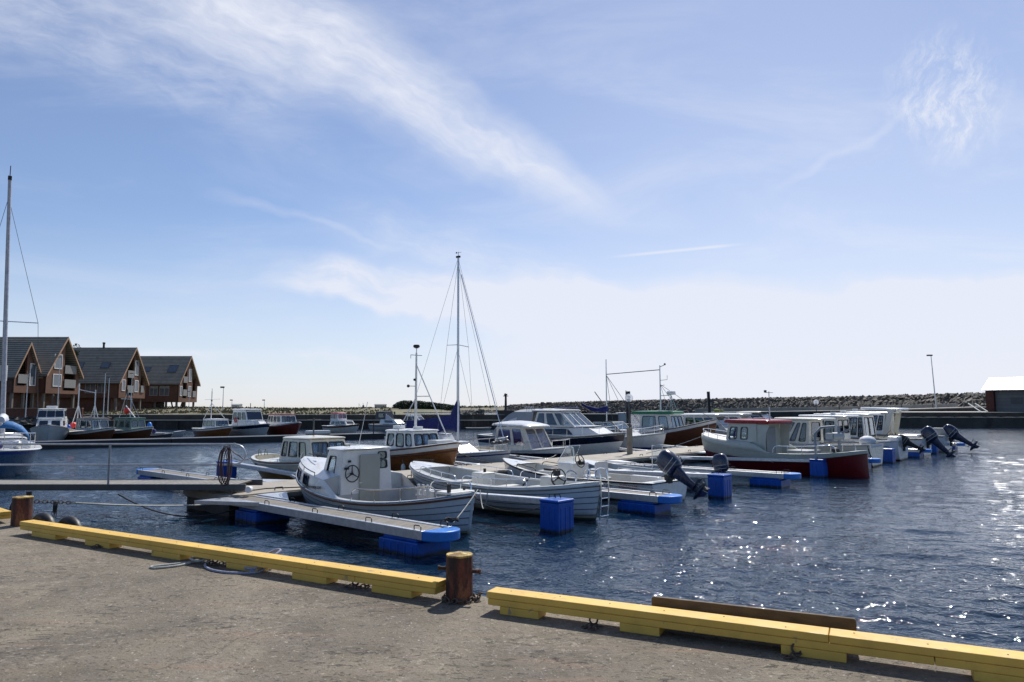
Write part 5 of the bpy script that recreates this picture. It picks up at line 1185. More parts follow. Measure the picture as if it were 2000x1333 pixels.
def rocks(name, label, path, width, zt, n, r0, r1, mat, seed=1, crest=.5, zb=-.3, kind='stuff'):
    """boulders heaped over a ridge along path [(x,y)...]; heights zt per path point"""
    rr = random.Random(seed); m = M(); P = [Vector((x, y, 0)) for x, y in path]
    base = [Vector(v_).normalized() for v_ in ((1, 0, 0), (-1, 0, 0), (0, 1, 0), (0, -1, 0), (0, 0, 1), (0, 0, -1))]
    fc = [(0, 2, 4), (2, 1, 4), (1, 3, 4), (3, 0, 4), (2, 0, 5), (1, 2, 5), (3, 1, 5), (0, 3, 5)]
    seglen = [(P[i+1]-P[i]).length for i in range(len(P)-1)]; tot = sum(seglen)
    # core ridge
    rows = []
    for i in range(len(P)):
        d = (P[min(i+1, len(P)-1)]-P[max(i-1, 0)]).normalized(); nn = Vector((-d.y, d.x, 0)); z = zt[i]
        rows.append([P[i]+nn*w_+Vector((0, 0, zz)) for w_, zz in ((-width, zb), (-width*crest, z*.8), (-width*crest*.6, z-.35), (width*crest*.6, z-.35), (width, zb))])
    m.loft(rows, False, False)
    for k in range(n):
        u = rr.random()*tot; i = 0
        while i < len(seglen)-1 and u > seglen[i]: u -= seglen[i]; i += 1
        f = u/seglen[i]; c = P[i].lerp(P[i+1], f); z = lerp(zt[i], zt[i+1], f); d = (P[i+1]-P[i]).normalized(); nn = Vector((-d.y, d.x, 0))
        q = rr.uniform(-1, .45); w_ = q*width; a_ = abs(q)
        zz = (z-.2) if a_ < crest*.6 else lerp(z-.2, zb, (a_-crest*.6)/(1-crest*.6))
        r = rr.uniform(r0, r1)*(1.15 if a_ < .5 else 1); mt = Matrix.Rotation(rr.random()*6, 3, 'Z') @ Matrix.Rotation(rr.random()*6, 3, 'X')
        sc = Vector((rr.uniform(.7, 1.3), rr.uniform(.6, 1.1), rr.uniform(.45, .9)))*r
        vs = []
        for b_ in base: p = mt @ b_; vs.append(c+nn*w_+Vector((p.x*sc.x, p.y*sc.y, p.z*sc.z+zz)))
        # cut corners: split to 14-vertex lump
        m.add(vs, fc)
    o = build(m, name, mat)
    if kind: o['kind'] = kind; o['label'] = label
    return o
def at(px, d): return ((px-1000)/1400*d, d)
# breakwater on the right, coming nearer to the right
bw = [(at(1000, 450), 4.2), (at(1100, 430), 5.6), (at(1250, 375), 6.2), (at(1380, 330), 6.2), (at(1500, 292), 6.2), (at(1620, 256), 6.0), (at(1720, 228), 5.9), (at(1820, 203), 5.9), (at(1920, 180), 5.9), (at(2060, 160), 5.9)]
rocks('breakwater_rocks', 'heaped grey breakwater boulders across the right horizon', [p for p, _ in bw], 9, [z for _, z in bw], 10500, .35, 1.3, ROCK, 3)
# far low shore left of it
shore = [(at(560, 520), 2.6), (at(700, 520), 3.0), (at(800, 515), 3.4), (at(900, 505), 4.0), (at(1010, 480), 4.4), (at(1120, 450), 4.6)]
m = M(); rows = []
for (x, y), z in shore: rows.append([(x, y-70, -.2), (x, y-55, .9), (x, y-30, 1.6), (x, y, z-1.1), (x, y+60, z-.6), (x, y+160, -.2)])
m.loft(rows, False, False); struct(m, 'far_shore', GRASSD)
rocks('shore_rocks', 'pale stones along the far shore waterline', [(x, y-66) for (x, y), z in shore], 4, [1.1]*6, 900, .5, 1.1, ROCK, 8)
def foliage(m, c, rx, ry, rz, n, leaf, rr, low=.0):
    for _ in range(n):
        a_ = rr.random()*2*math.pi; b_ = math.asin(rr.uniform(low*2-1 if low else -.2, 1)); q = rr.random()**.35
        p = Vector((c[0]+rx*q*math.cos(b_)*math.cos(a_), c[1]+ry*q*math.cos(b_)*math.sin(a_), c[2]+rz*q*math.sin(b_)))
        e1 = Vector((rr.uniform(-1, 1), rr.uniform(-1, 1), rr.uniform(-.6, .6))).normalized()*leaf*rr.uniform(.5, 1.3); e2 = e1.cross(Vector((rr.uniform(-1, 1), rr.uniform(-1, 1), rr.uniform(-1, 1)))).normalized()*leaf*rr.uniform(.4, 1)
        m.add([p-e1-e2*.5, p+e1*.9-e2, p+e2+e1*.3], [(0, 1, 2)])
rr = random.Random(11); m = M()
for i in range(230):   # bushes along the far shore
    u = rr.random()*5; k = int(u); f = u-k; (x0, y0), z0 = shore[min(k, 5)]; (x1, y1), z1 = shore[min(k+1, 5)]
    x = lerp(x0, x1, f); y = lerp(y0, y1, f)+rr.uniform(-14, 10); z = lerp(z0, z1, f)-1.0
    if x < at(860, 500)[0] and rr.random() < .75: continue
    s_ = rr.uniform(1.2, 2.8); foliage(m, (x, y, z), s_*1.5, s_, s_*.55, 26, .55, rr)
o = build(m, 'shore_bushes', BUSH); o['kind'] = 'stuff'; o['label'] = 'low dark bushes along the far shore'
m = M()
for i in range(300):   # pine wood on the low hill
    px = rr.uniform(772, 890); t_ = (px-772)/118; top = 7.4-3.9*max(0, t_-.40)**1.0*1.35 - (2.2*max(0, .10-t_)*10 if t_ < .10 else 0)
    d = rr.uniform(455, 485); x = at(px, d)[0]; hh = max(1.6, top-1.2)
    foliage(m, (x, d, 1.2+hh*.45), rr.uniform(1.4, 2.4), 2.0, hh*.58, 44, .62, rr, .02)
o = build(m, 'pine_wood', PINE); o['kind'] = 'stuff'; o['label'] = 'dark pine wood on the low hill behind the far shore'
rows = [[(x, 440+yy*8, z) for yy, z in ((-3, .2), (0, 1.3*q+.2), (6, 1.8*q+.3), (10, .2))] for x, q in ((-88, .3), (-76, 1), (-60, 1.2), (-45, 1), (-36, .4))]
m = M(); m.loft(rows, False, False); struct(m, 'wood_hill', GRASSD)

# left bank: ground behind the timber quay
QY = 91.5
def bank_z(x, y):
    q = (y-QY-3)/40; z = 1.72+min(1, max(0, q))*.85
    z += .12*math.sin(x*.13+y*.07)+.09*math.sin(x*.31-y*.11)
    if y > 150: z += .10*math.sin(x*.05)
    return max(1.6, z) if y > QY+3 else 1.72
m = M(); xs = [-260+i*6 for i in range(43)]; ys = [QY+1.2, QY+3, QY+6, QY+10, QY+16, QY+24, QY+36, 140, 165, 200, 250, 320, 400]
rows = []
for y in ys:
    row = []
    for x in xs:
        lim = -12-(y-QY)*.18; xx = min(x, lim) if x > lim-6 else x
        z = bank_z(xx, y) if xx < lim-.5 else (1.3 if y < 150 else .3)
        if y > 380: z = .2
        row.append((xx, y, z))
    rows.append(row)
m.loft(rows, False, False); struct(m, 'grass_bank', GRASS)
rocks('bank_rocks', 'grey rip rap stones along the top of the left bank', [(-62, QY+3.2), (-45, QY+3.4), (-30, QY+4.5), (-20, QY+6), (-13, QY+9), (-14, QY+30)], 1.6, [1.8, 1.8, 1.8, 1.8, 1.75, 1.6], 900, .10, .30, ROCK, 4, zb=1.5)
m = M(); rr = random.Random(3)
for i in range(5200):
    y = QY+5+rr.random()**1.6*70; x = rr.uniform(-100, -15-(y-QY)*.18); z = bank_z(x, y); a_ = rr.random()*6; h_ = rr.uniform(.12, .34)
    w_ = rr.uniform(.1, .35); m.add([(x-w_*math.cos(a_), y-w_*math.sin(a_), z-.03), (x+w_*math.cos(a_), y+w_*math.sin(a_), z-.03), (x+rr.uniform(-.1, .1), y, z+h_)], [(0, 1, 2)])
o = build(m, 'grass_tufts', GRASS); o['kind'] = 'stuff'; o['label'] = 'rough grass tufts growing on the left bank'
# timber quay wall: upper wall, lower fender wall
qw = root('quay_wall', 'long dark timber quay wall in front of the grass bank and the channel', 'quay wall', (-30, QY, 0))
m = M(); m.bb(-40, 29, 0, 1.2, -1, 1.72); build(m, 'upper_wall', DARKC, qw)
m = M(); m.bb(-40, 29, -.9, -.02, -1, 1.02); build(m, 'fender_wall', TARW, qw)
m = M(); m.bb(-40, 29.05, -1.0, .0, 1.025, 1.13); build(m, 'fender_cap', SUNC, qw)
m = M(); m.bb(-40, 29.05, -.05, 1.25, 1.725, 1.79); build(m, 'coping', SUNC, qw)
for i in range(23):
    m = M(); x = -39+i*3; m.bb(x-.12, x+.12, -1.12, -.92, -1, 1.0); build(m, 'pile', TARW, qw)
cyl(qw, 'wall_post', DGREY, (15, .5, 1.75), (15, .5, 2.15), .12, 8)
# heap and beacon at the head of the wall
m = M(); 
rocks('wall_head_heap', 'dark heap of stones on the head of the quay wall', [(-7.5, QY+.7), (-3.6, QY+.8)], .9, [1.9, 2.55], 60, .2, .42, ROCKD, 9, zb=1.75)
bc = root('beacon', 'dark beacon post on its concrete base at the end of the quay wall', 'beacon', (-.8, QY+.6, 1.79))
m = M(); m.ext(rrect(-1.1, 1.1, -.5, .5, .2), -2.5, .55); build(m, 'base', DARKC, bc, bevel=.05)
m = M(); m.lathe([(.22, .5), (.17, .7), (.13, 2.1), (.13, 2.3)], n=10); build(m, 'post', BLACK, bc, smooth=40)
m = M(); m.lathe([(.32, 2.3), (.36, 2.36), (.2, 2.42), (.2, 2.62), (.1, 2.7)], n=12); build(m, 'lamp', BLACK, bc, smooth=40)
# dark low jetty seen between the cruiser and the lamp
jt = root('jetty', 'black walled jetty behind the big cruiser with pale end block', 'jetty', at(1160, 98)+(0,))
m = M(); m.bb(-2.5, 3.2, 0, 3, -1, 1.72); build(m, 'wall', DARKC, jt)
m = M(); m.bb(-2.6, 3.25, -.1, 3.1, 1.725, 1.82); build(m, 'coping', SUNC, jt)
m = M(); m.bb(3.26, 4.8, .3, 2.6, -1, 2.0); build(m, 'end_block', LGREY, jt, bevel=.05)
# piles standing in the water
for px, d, zb_, zt_, w_, tl, lb_ in ((1225, 58, -.3, 3.95, .34, -.01, 'tall black square pile just behind the globe lamp'), (1383.5, 120, -.5, 5.35, .42, -.03, 'tall black pile at the end of the right hand harbour wall')):
    x, y = at(px, d); m = M(); m.beam((x+w_*.2, y, zb_), (x+w_*.2+tl*(zt_-zb_), y, zt_), w_, w_); solo(m, 'mooring_pile', BLACK, lb_, 'pile', 'black piles standing out of the water', bevel=.02)

# right hand harbour wall
wl = [(at(1384, 122), 1.75), (at(1560, 118), 1.95), (at(1740, 122), 2.2), (at(1930, 126), 2.7)]
hw_ = root('harbour_wall', 'dark concrete harbour wall running below the breakwater at the right', 'harbour wall', (40, 120, 0))
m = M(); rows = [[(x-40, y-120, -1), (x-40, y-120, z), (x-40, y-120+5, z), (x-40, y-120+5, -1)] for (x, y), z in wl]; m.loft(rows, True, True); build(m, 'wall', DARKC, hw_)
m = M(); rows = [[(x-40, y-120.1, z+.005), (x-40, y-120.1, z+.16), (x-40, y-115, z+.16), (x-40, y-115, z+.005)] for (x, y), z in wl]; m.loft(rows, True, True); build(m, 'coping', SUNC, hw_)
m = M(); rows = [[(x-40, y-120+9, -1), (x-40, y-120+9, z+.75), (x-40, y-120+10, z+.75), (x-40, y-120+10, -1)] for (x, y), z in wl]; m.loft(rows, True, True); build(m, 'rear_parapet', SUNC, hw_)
for i in range(9):
    x = lerp(wl[0][0][0], wl[-1][0][0], (i+.5)/9); m = M(); m.bb(x-40-.08, x-40+.08, 8.8, 8.95, 1.8, 3.35); 
    build(m, 'parapet_post', DGREY, hw_)
land = [(wl[0][0][0], wl[0][0][1]+9.9), (wl[-1][0][0]+60, wl[-1][0][1]+9.9), (200, 170), (110, 220), (60, 300), (45, 330)]
m = M(); m.ext(land[:4]+[(at(1620, 245)), (at(1384, 300))], -1, 1.9); struct(m, 'harbour_land', GRASSD)
# person sized bright bundle on the wall
m = M(); x, y = at(1398, 124); m.sph((x, y, 2.15), .45, 8, (1.4, 1, .7)); m.sph((x+.9, y, 2.1), .3, 8, (1.2, 1, .9)); solo(m, 'net_heap', pm('yellow_green_net', (.20, .24, .05), .9, var=.3, bump=.5, bs=8), 'small yellow green net heap on the harbour wall beside the pile', 'net heap')
# right quay, two steps
rq = root('stone_quay', 'low quay with fender blocks and ladder in front of the white roofed shed', 'quay', (60, 97, 0))
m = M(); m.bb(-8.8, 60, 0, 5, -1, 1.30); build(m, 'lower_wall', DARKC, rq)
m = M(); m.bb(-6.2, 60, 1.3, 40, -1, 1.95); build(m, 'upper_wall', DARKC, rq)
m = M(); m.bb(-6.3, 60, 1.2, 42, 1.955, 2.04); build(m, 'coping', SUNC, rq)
for i in range(14):
    m = M(); m.bb(-8.4+i*2.1, -8.4+i*2.1+1.5, -.1, 1.25, 1.305, 1.40); build(m, 'fender_block', SUNC, rq)
m = M()
for k in range(2): m.beam((6.0+1.0*k, -.0+4, 1.9), (7.2+1.0*k, 9, 3.3), .10, .1)
for k in range(5): m.beam((6.0+.24*k, 4+1*k, 1.9+.28*k), (7.0+.24*k, 4+1*k, 1.9+.28*k), .08, .06)
build(m, 'ladder', LGREY, rq)
# shed
sh = root('shed', 'dark red shed with bright white metal roof at the right edge', 'shed', (68, 104, 2.0), math.atan2(-.76, .65))
# local x along ridge to the right, local y away
SW = pm('white_metal_roof', (.80, .80, .80), .35, var=.02)
DRED = pm('dark_red_cladding', (.075, .016, .012), .7, var=.2, planks=(0, .15), seam=.4)
m = M(); m.bb(.3, 1.3, .5, 6.6, 0, 3.1); m.bb(1.3, 12, 1.2, 6.6, 0, 3.1); build(m, 'wall', DRED, sh)
m = M(); m.bb(1.35, 12, 1.1, 1.19, .05, 3.0); build(m, 'shutter', pm('grey_shutter', (.13, .14, .15), .6, planks=(2, .5), seam=.3), sh)
m = M(); m.bb(3.2, 4.6, 1.06, 1.095, 1.2, 2.1); build(m, 'window', DGREY, sh)
m = M(); m.extv([(0, -.1, 3.1), (0, 3.6, 4.9), (0, 7.2, 3.1), (0, 7.2, 3.22), (0, 3.6, 5.04), (0, -.1, 3.22)], (12.5, 0, 0)); build(m, 'roof', SW, sh)
m = M(); m.extv([(.3, .5, 3.1), (.3, 3.6, 4.75), (.3, 6.6, 3.1)], (.2, 0, 0)); build(m, 'gable', DRED, sh)
def street_lamp(label, x, y, z0, z1, lean=0, arm=.5, mat=None, r=.06, head=(.5, .22, .10), grp='lamp posts around the harbour'):
    l = root('street_lamp', label, 'lamp post', (x, y, z0), 0, grp); h = z1-z0
    m = M(); m.tube([(0, 0, 0), (lean*h*.5, 0, h*.5), (lean*h, 0, h)], [r*1.3, r, r*.7], 8); build(m, 'pole', mat or GALV, l, smooth=40)
    m = M(); m.box((lean*h-arm*.5*(1 if arm else 0), 0, h), (head[0], head[1], head[2])); build(m, 'lamp_head', DGREY, l, bevel=.02)
x, y = at(1825, 128); street_lamp('tall leaning lamp post on the harbour wall at the right', x, y, 2.4, 12.0, -.045, .5, r=.09, head=(.9, .4, .25))
for px, d, y0, y1, hd, lb_ in ((437.5, 100, 806, 757, .4, 'grey lamp post beside the second timber house group and the grass bank'), (455, 150, 797, 782, .5, 'small far lamp with round head above the grass bank'), (518, 150, 797, 782, .5, 'lone far lamp post in the middle of the grass bank')):
    x, y = at(px, d); street_lamp(lb_, x, y, 2.6-(y0-797.5)*d/1400, 2.6+(797.5-y1)*d/1400, 0, .3, r=.05, head=(.5, .3, .22))
for px, d, y1, zb_, lb_ in ((206, 80, 729, 1., 'thin pale flagpole in front of the middle house'), (214, 92, 738, 1.7, 'lamp post with short arm in front of the middle house'), (258.5, 88, 730, 1.2, 'tall dark pole in front of the gable of the middle house'), (371.5, 110, 765, 1.5, 'dark pole at the corner of the farthest stilt house'), (55, 86, 731, 1.5, 'thin pole by the small near gable'), (116, 88, 698, 1.5, 'tall thin pole between the two near gables')):
    x, y = at(px, d); street_lamp(lb_, x, y, zb_, 2.6+(797.5-y1)*d/1400, 0, .2, r=.045, head=(.45, .15, .08))
# small far things
x, y = at(742, 300); st_ = root('hut', 'small grey hut on the horizon left of the pine wood', 'hut', (x, y, 2.3))
m = M(); m.bb(-2, 2.2, 0, 4, 0, 1.5); build(m, 'wall', LGREY, st_); m = M(); m.extv([(-2.3, -.3, 1.5), (-2.3, 4.3, 1.5), (-2.3, 2, 1.95)], (4.8, 0, 0)); build(m, 'roof', DGREY, st_)
x, y = at(460, 230); st_ = root('hut', 'low white hut on the horizon above the white cruisers', 'hut', (x, y, 2.2))
m = M(); m.bb(-1, 1.4, 0, 3, 0, 1.5); build(m, 'wall', OFFW, st_); m = M(); m.extv([(-1.2, -.3, 1.5), (-1.2, 3.3, 1.5), (-1.2, 1.5, 1.8)], (2.8, 0, 0)); build(m, 'roof', LGREY, st_)
x, y = at(707, 1500); st_ = root('fishing_ship', 'distant grey fishing ship on the horizon', 'ship', (x, y, 0), R(6))
m = M(); h_ = [(-9, 3.2), (-8.5, 0), (8, 0), (10.5, 5.2), (7, 4.0), (-3, 2.6)]; m.extv([(x_, -2.5, z_) for x_, z_ in h_], (0, 5, 0)); build(m, 'hull', DGREY, st_)
m = M(); m.bb(2, 6, -2, 2, 3.5, 8); m.bb(3, 5, -1.5, 1.5, 8, 9.5); build(m, 'wheelhouse', GREY, st_); m = M(); m.tube([(-5, 0, 3), (-5, 0, 12.5)], .3, 6); m.tube([(3.5, 0, 9), (3.5, 0, 13.5)], .3, 6); m.tube([(-5, 0, 11), (-1, 0, 5)], .2, 5); build(m, 'mast', DGREY, st_)
x, y = at(865, 140)
m = M(); 
for k in range(4): m.sph((x-1.2+.9*k, y, .1), .3, 8, (1.4, 1, .5))
solo(m, 'float_line', LAMPM, 'line of small floats on the channel behind the quay wall', 'floats')

# ---------------------------------------------------------------- timber houses on stilts
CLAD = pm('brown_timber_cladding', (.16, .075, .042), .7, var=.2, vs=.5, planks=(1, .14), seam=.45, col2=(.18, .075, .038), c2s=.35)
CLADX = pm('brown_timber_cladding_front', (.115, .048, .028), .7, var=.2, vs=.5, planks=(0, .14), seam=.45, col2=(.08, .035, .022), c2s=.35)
CLADR = pm('red_timber_fence', (.16, .05, .025), .7, var=.2, planks=(0, .14), seam=.4)
TILE = pm('roof_tiles', (.34, .30, .23), .75, var=.18, vs=1.5, planks=(2, .27), seam=.5, sw=(.26, .40), col2=(.19, .165, .13), c2s=.8)
BARGE = pm('tan_bargeboard', (.42, .26, .16), .6, var=.1)
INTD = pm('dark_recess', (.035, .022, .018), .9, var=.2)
BALC = pm('grey_balcony_panel', (.24, .235, .22), .6, var=.08)
WFR = pm('white_window_frame', (.75, .75, .73), .4, var=.03)
STILT = pm('grey_timber_stilt', (.16, .14, .12), .8, var=.2)
def house(label, xg, y1, y2, ze, zr, zf, ln, strips, front_wins=(), skylights=(), chimney=None, low=None, stilts=(), yr=None, z0=1.6, hf=None):
    """gable end at x=xg facing +x, ridge along x, floor of the upper box at zf"""
    t_ = root('timber_house', label, 'house', (xg, y1, z0), 0, 'timber houses on stilts by the harbour')
    Wd = y2-y1; ym = Wd/2 if yr is None else yr-y1; ze -= z0; zr -= z0; zf -= z0
    zt = lambda y: ze+(zr-ze)*(y/ym) if y < ym else zr-(zr-ze)*((y-ym)/(Wd-ym))
    m = M()
    ys_ = [0]
    for k, (a, b, kind_, *rest) in enumerate(strips):
        bb_ = b*Wd; aa = a*Wd
        pts = [(0, aa, zf), (0, bb_, zf), (0, bb_, zt(bb_))]+([(0, ym, zr)] if aa < ym < bb_ else [])+[(0, aa, zt(aa))]
        if kind_ == 'solid': m.extv([Vector(p) for p in pts], (-.25, 0, 0))
        else:
            zr0, = rest[:1]; zr0 -= z0
            m.extv([(0, aa, zf), (0, bb_, zf), (0, bb_, zr0), (0, aa, zr0)], (-.25, 0, 0))
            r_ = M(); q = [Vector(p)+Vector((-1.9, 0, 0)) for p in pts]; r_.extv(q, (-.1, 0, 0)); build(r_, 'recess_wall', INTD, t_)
    build(m, 'gable_wall', CLAD, t_)
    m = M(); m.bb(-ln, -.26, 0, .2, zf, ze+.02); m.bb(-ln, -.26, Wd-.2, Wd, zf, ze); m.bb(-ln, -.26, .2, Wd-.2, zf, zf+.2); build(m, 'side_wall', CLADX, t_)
    # balconies
    for k, (a, b, kind_, *rest) in enumerate(strips):
        if kind_ == 'recess':
            for zb_ in rest[1]:
                aa, bb_ = a*Wd, b*Wd; zz = zb_-z0
                m = M(); m.bb(-1.85, .12, aa+.02, bb_-.02, zz-.15, zz); bf = build(m, 'balcony_floor', BALC, t_)
                m = M(); m.bb(.06, .12, aa+.02, bb_-.02, zz, zz+1.0) ; build(m, 'balcony_panel', BALC, bf)
            for y_ in (aa+.5, ):
                pass
    for (ya, yb, za, zb_) in (hf or ()):
        A = (0, ya*Wd, za-z0); B = (0, yb*Wd, za-z0); D_ = (0, ya*Wd, zb_-z0); C_ = (0, yb*Wd, zb_-z0)
        f = M(); f.bb(.0, .07, ya*Wd-.1, yb*Wd+.1, za-z0-.1, za-z0); f.bb(.0, .07, ya*Wd-.1, yb*Wd+.1, zb_-z0, zb_-z0+.1); f.bb(.0, .07, ya*Wd-.1, ya*Wd, za-z0, zb_-z0); f.bb(.0, .07, yb*Wd, yb*Wd+.1, za-z0, zb_-z0); wf = build(f, 'window', WFR, t_)
        g_ = M(); g_.bb(.005, .03, ya*Wd, yb*Wd, za-z0, zb_-z0); build(g_, 'pane', HG, wf)
    for (xa, xb_, za, zb_) in front_wins:
        f = M(); za -= z0; zb_ -= z0
        f.bb(xa-.08, xb_+.08, -.06, 0, za-.08, za); f.bb(xa-.08, xb_+.08, -.06, 0, zb_, zb_+.08); f.bb(xa-.08, xa, -.06, 0, za, zb_); f.bb(xb_, xb_+.08, -.06, 0, za, zb_); f.bb((xa+xb_)/2-.04, (xa+xb_)/2+.04, -.05, 0, za, zb_); wf = build(f, 'window', GREY, t_)
        g_ = M(); g_.bb(xa, xb_, -.03, -.005, za, zb_); build(g_, 'pane', HG, wf)
    # roof
    ov = .35; oe = .45; sl1 = (zr-ze)/ym; sl2 = (zr-ze)/(Wd-ym); m = M()
    m.extv([(ov, -oe, ze-sl1*oe+.03), (ov, ym, zr+.03), (ov, Wd+oe, ze-sl2*oe+.03), (ov, Wd+oe, ze-sl2*oe+.28), (ov, ym, zr+.30), (ov, -oe, ze-sl1*oe+.28)], (-(ln+2*ov), 0, 0)); rf = build(m, 'roof', TILE, t_)
    m = M()
    for sg, (yy, zz) in ((1, (-oe, ze-sl1*oe)), (-1, (Wd+oe, ze-sl2*oe))):
        m.extv([(ov+.003, yy, zz-.05), (ov+.003, ym, zr-.05), (ov+.003, ym, zr+.34), (ov+.003, yy, zz+.32)], (.08, 0, 0))
    build(m, 'bargeboard', BARGE, t_)
    m = M(); m.tube([(ov, -oe-.06, ze-sl1*oe+.08), (-ln-ov, -oe-.06, ze-sl1*oe+.08)], .07, 6); build(m, 'gutter', DGREY, t_)
    for (xs_, w_, u0, u1) in skylights:
        nrm = Vector((0, -sl1, 1)).normalized(); P = lambda x_, u: Vector((x_, ym*(1-u)-oe*u, (zr)*(1-u)+(ze-sl1*oe)*u+.30))
        m = M(); m.extv([P(xs_, u0), P(xs_+w_, u0), P(xs_+w_, u1), P(xs_, u1)], nrm*.09); s_ = build(m, 'skylight', DGREY, t_)
        m = M(); m.extv([P(xs_+.1, u0+.02)+nrm*.095, P(xs_+w_-.1, u0+.02)+nrm*.095, P(xs_+w_-.1, u1-.02)+nrm*.095, P(xs_+.1, u1-.02)+nrm*.095], nrm*.01); build(m, 'pane', HG, s_)
    if chimney: m = M(); m.lathe([(.16, zr-.4), (.16, zr+.9), (.22, zr+.92), (.22, zr+1.1), (.1, zr+1.15)], (chimney, ym, 0), 10); build(m, 'chimney', BLACK, rf, smooth=40)
    for (xa, xb_, ya, yb) in (low or ()):
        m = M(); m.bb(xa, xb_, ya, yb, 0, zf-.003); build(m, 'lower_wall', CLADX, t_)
    for (sx, sy) in stilts:
        m = M(); m.bb(sx-.15, sx+.15, sy-.15, sy+.15, -1.2, zf-.003); build(m, 'stilt', STILT, t_)
    return t_
HG = pm('house_window_glass', (.10, .12, .14), .06, var=.1, spec=.9)
# B, the tall near gable ; y1 95
house('tall timber house nearest the left edge with stacked balconies', -61.7, 95, 102.2, 7.3, 12.1, 4.55, 14, [(0, .52, 'solid'), (.52, .88, 'recess', 5.0, (5.55, 7.5)), (.88, 1., 'solid')], hf=[(.20, .42, 5.6, 7.1), (.22, .42, 8.0, 9.8)],
      low=[(-14, -2.2, .4, 6.6)], stilts=[(-.5, .4), (-.5, 3.4), (-.5, 6.8)], skylights=[], chimney=None)
# A, small near gable
house('small low gabled timber house at the left edge with open corner balcony', -62.6, 90.2, 94.7, 7.0, 10.8, 4.55, 12, [(0, .12, 'solid'), (.12, .50, 'recess', 5.5, (5.9,)), (.50, 1., 'solid')], hf=[(.64, .86, 5.6, 8.3)],
      low=[(-12, -1.8, .5, 4)], stilts=[(-.4, .3), (-.4, 2.4), (-.4, 4.2)])
# C
house('middle timber house with two skylights and black flue', -61.3, 112, 120, 6.9, 12.1, 4.2, 15, [(0, .28, 'solid'), (.28, .52, 'recess', 4.6, (5.2, 7.6)), (.52, .80, 'solid'), (.80, .92, 'recess', 5.2, (5.3,)), (.92, 1, 'solid')], hf=[(.10, .20, 5.4, 7.0), (.58, .70, 5.3, 7.0), (.56, .68, 8.0, 10.2)],
      front_wins=[(-9.6, -8.2, 5.0, 6.6), (-5.2, -3.7, 5.0, 6.6), (-3.3, -2.0, 5.0, 6.6)], low=[(-15, -1.6, .8, 7.4)], stilts=[(-.6, .3), (-.6, 2.6), (-.6, 5.0), (-.6, 7.6)], skylights=[(-8.2, 1.5, .45, .72), (-3.9, 1.4, .45, .62)], chimney=-5.0)
# D
house('farthest timber house standing open on stilts over the bank', -60.3, 130, 137.6, 7.3, 12.0, 3.7, 12, [(0, .20, 'solid'), (.20, .42, 'recess', 4.4, (5.0, 7.4)), (.42, .72, 'solid'), (.72, .9, 'recess', 4.6, (4.8,)), (.9, 1, 'solid')], hf=[(.06, .15, 4.9, 6.5), (.5, .62, 4.8, 6.6), (.5, .62, 7.6, 9.8)],
      front_wins=[(-5.2, -3.9, 4.9, 6.5), (-3.4, -1.8, 4.9, 6.5)], low=[(-12, -4.9, .5, 5)], stilts=[(-.5, .4), (-2.4, .4), (-.5, 3.6), (-.5, 7.3), (-4.4, .4), (-2.4, 7.2)], skylights=[(-7.3, 1.2, .42, .60), (-2.9, 1.7, .36, .62)])
m = M(); m.beam((-61.9, 134, 1.9), (-61.0, 134, 5.2), .2, .2); m.beam((-63, 134, 1.9), (-63.8, 134, 5.2), .2, .2); solo(m, 'stilt_brace', STILT, 'slanting braces under the farthest stilt house', 'brace')
tf = root('terrace_fence', 'red brown terrace fence below the two near houses', 'fence', (-61, 92, 0)); 
m = M(); m.bb(-3.6, 1.2, -3.5, -3.3, .9, 2.55); m.bb(1.4, 8.2, -3.5, -3.3, .9, 2.55); build(m, 'fence_panel', CLADR, tf)
m = M(); m.bb(-3.6, 8.2, -3.55, -3.25, 2.553, 2.62); build(m, 'fence_cap', BARGE, tf)
m = M(); m.bb(-90, -49, 88.7, 91.4, -.5, 1.1); struct(m, 'house_quay', DARKC)
rocks('left_quay_rocks', 'pale stones under the terrace at the foot of the near houses', [(-66, 88), (-58, 88.2), (-50, 90)], 1.4, [1.5, 1.6, 1.6], 240, .15, .4, ROCK, 14, zb=.6)
# tree by the near house: dark slim evergreen
x, y = at(146, 104); tr_ = root('evergreen_tree', 'slim dark evergreen beside the roof of the tall near house', 'tree', (x, y, 1.8))
m = M(); m.tube([(0, 0, 0), (.05, 0, 3.5), (0, 0, 8.8)], [.14, .1, .03], 7); build(m, 'trunk', STILT, tr_)
m = M(); rr = random.Random(21)
for k in range(60): z_ = rr.uniform(2.5, 10.1); w_ = .42+.25*math.sin(z_*2.2)*.5; foliage(m, (rr.uniform(-.12, .12), rr.uniform(-.1, .1), z_), w_, w_, .5, 26, .14, rr)
build(m, 'crown', PINE, tr_)
# ---------------------------------------------------------------- left side pontoon and its boats
E1 = Vector((-30.3, 45.9, 0)); E2 = Vector((-10.9, 62.0, 0)); ed = (E2-E1).normalized(); en = Vector((-ed.y, ed.x, 0))
TARD = pm('tarred_pontoon', (.022, .02, .02), .7, var=.3, bump=.3, bs=8)
p2 = root('dark_pontoon', 'long low black pontoon along the left basin', 'pontoon', E1-ed*9, math.atan2(ed.y, ed.x))
LL = (E2-E1).length+9
for i in range(4):
    x0 = i*LL/4+.03; x1 = (i+1)*LL/4-.03
    m = M(); m.bb(x0, x1, 0, 1.9, -.3, .40); build(m, 'float_body', TARD, p2, bevel=.02)
    m = M(); m.bb(x0, x1, .02, 1.88, .405, .45); build(m, 'deck', DGREY, p2)
m = M(); m.tube([(LL-1, .2, .45), (LL-1, .2, 1.5)], .05, 6); build(m, 'post', BLACK, p2)
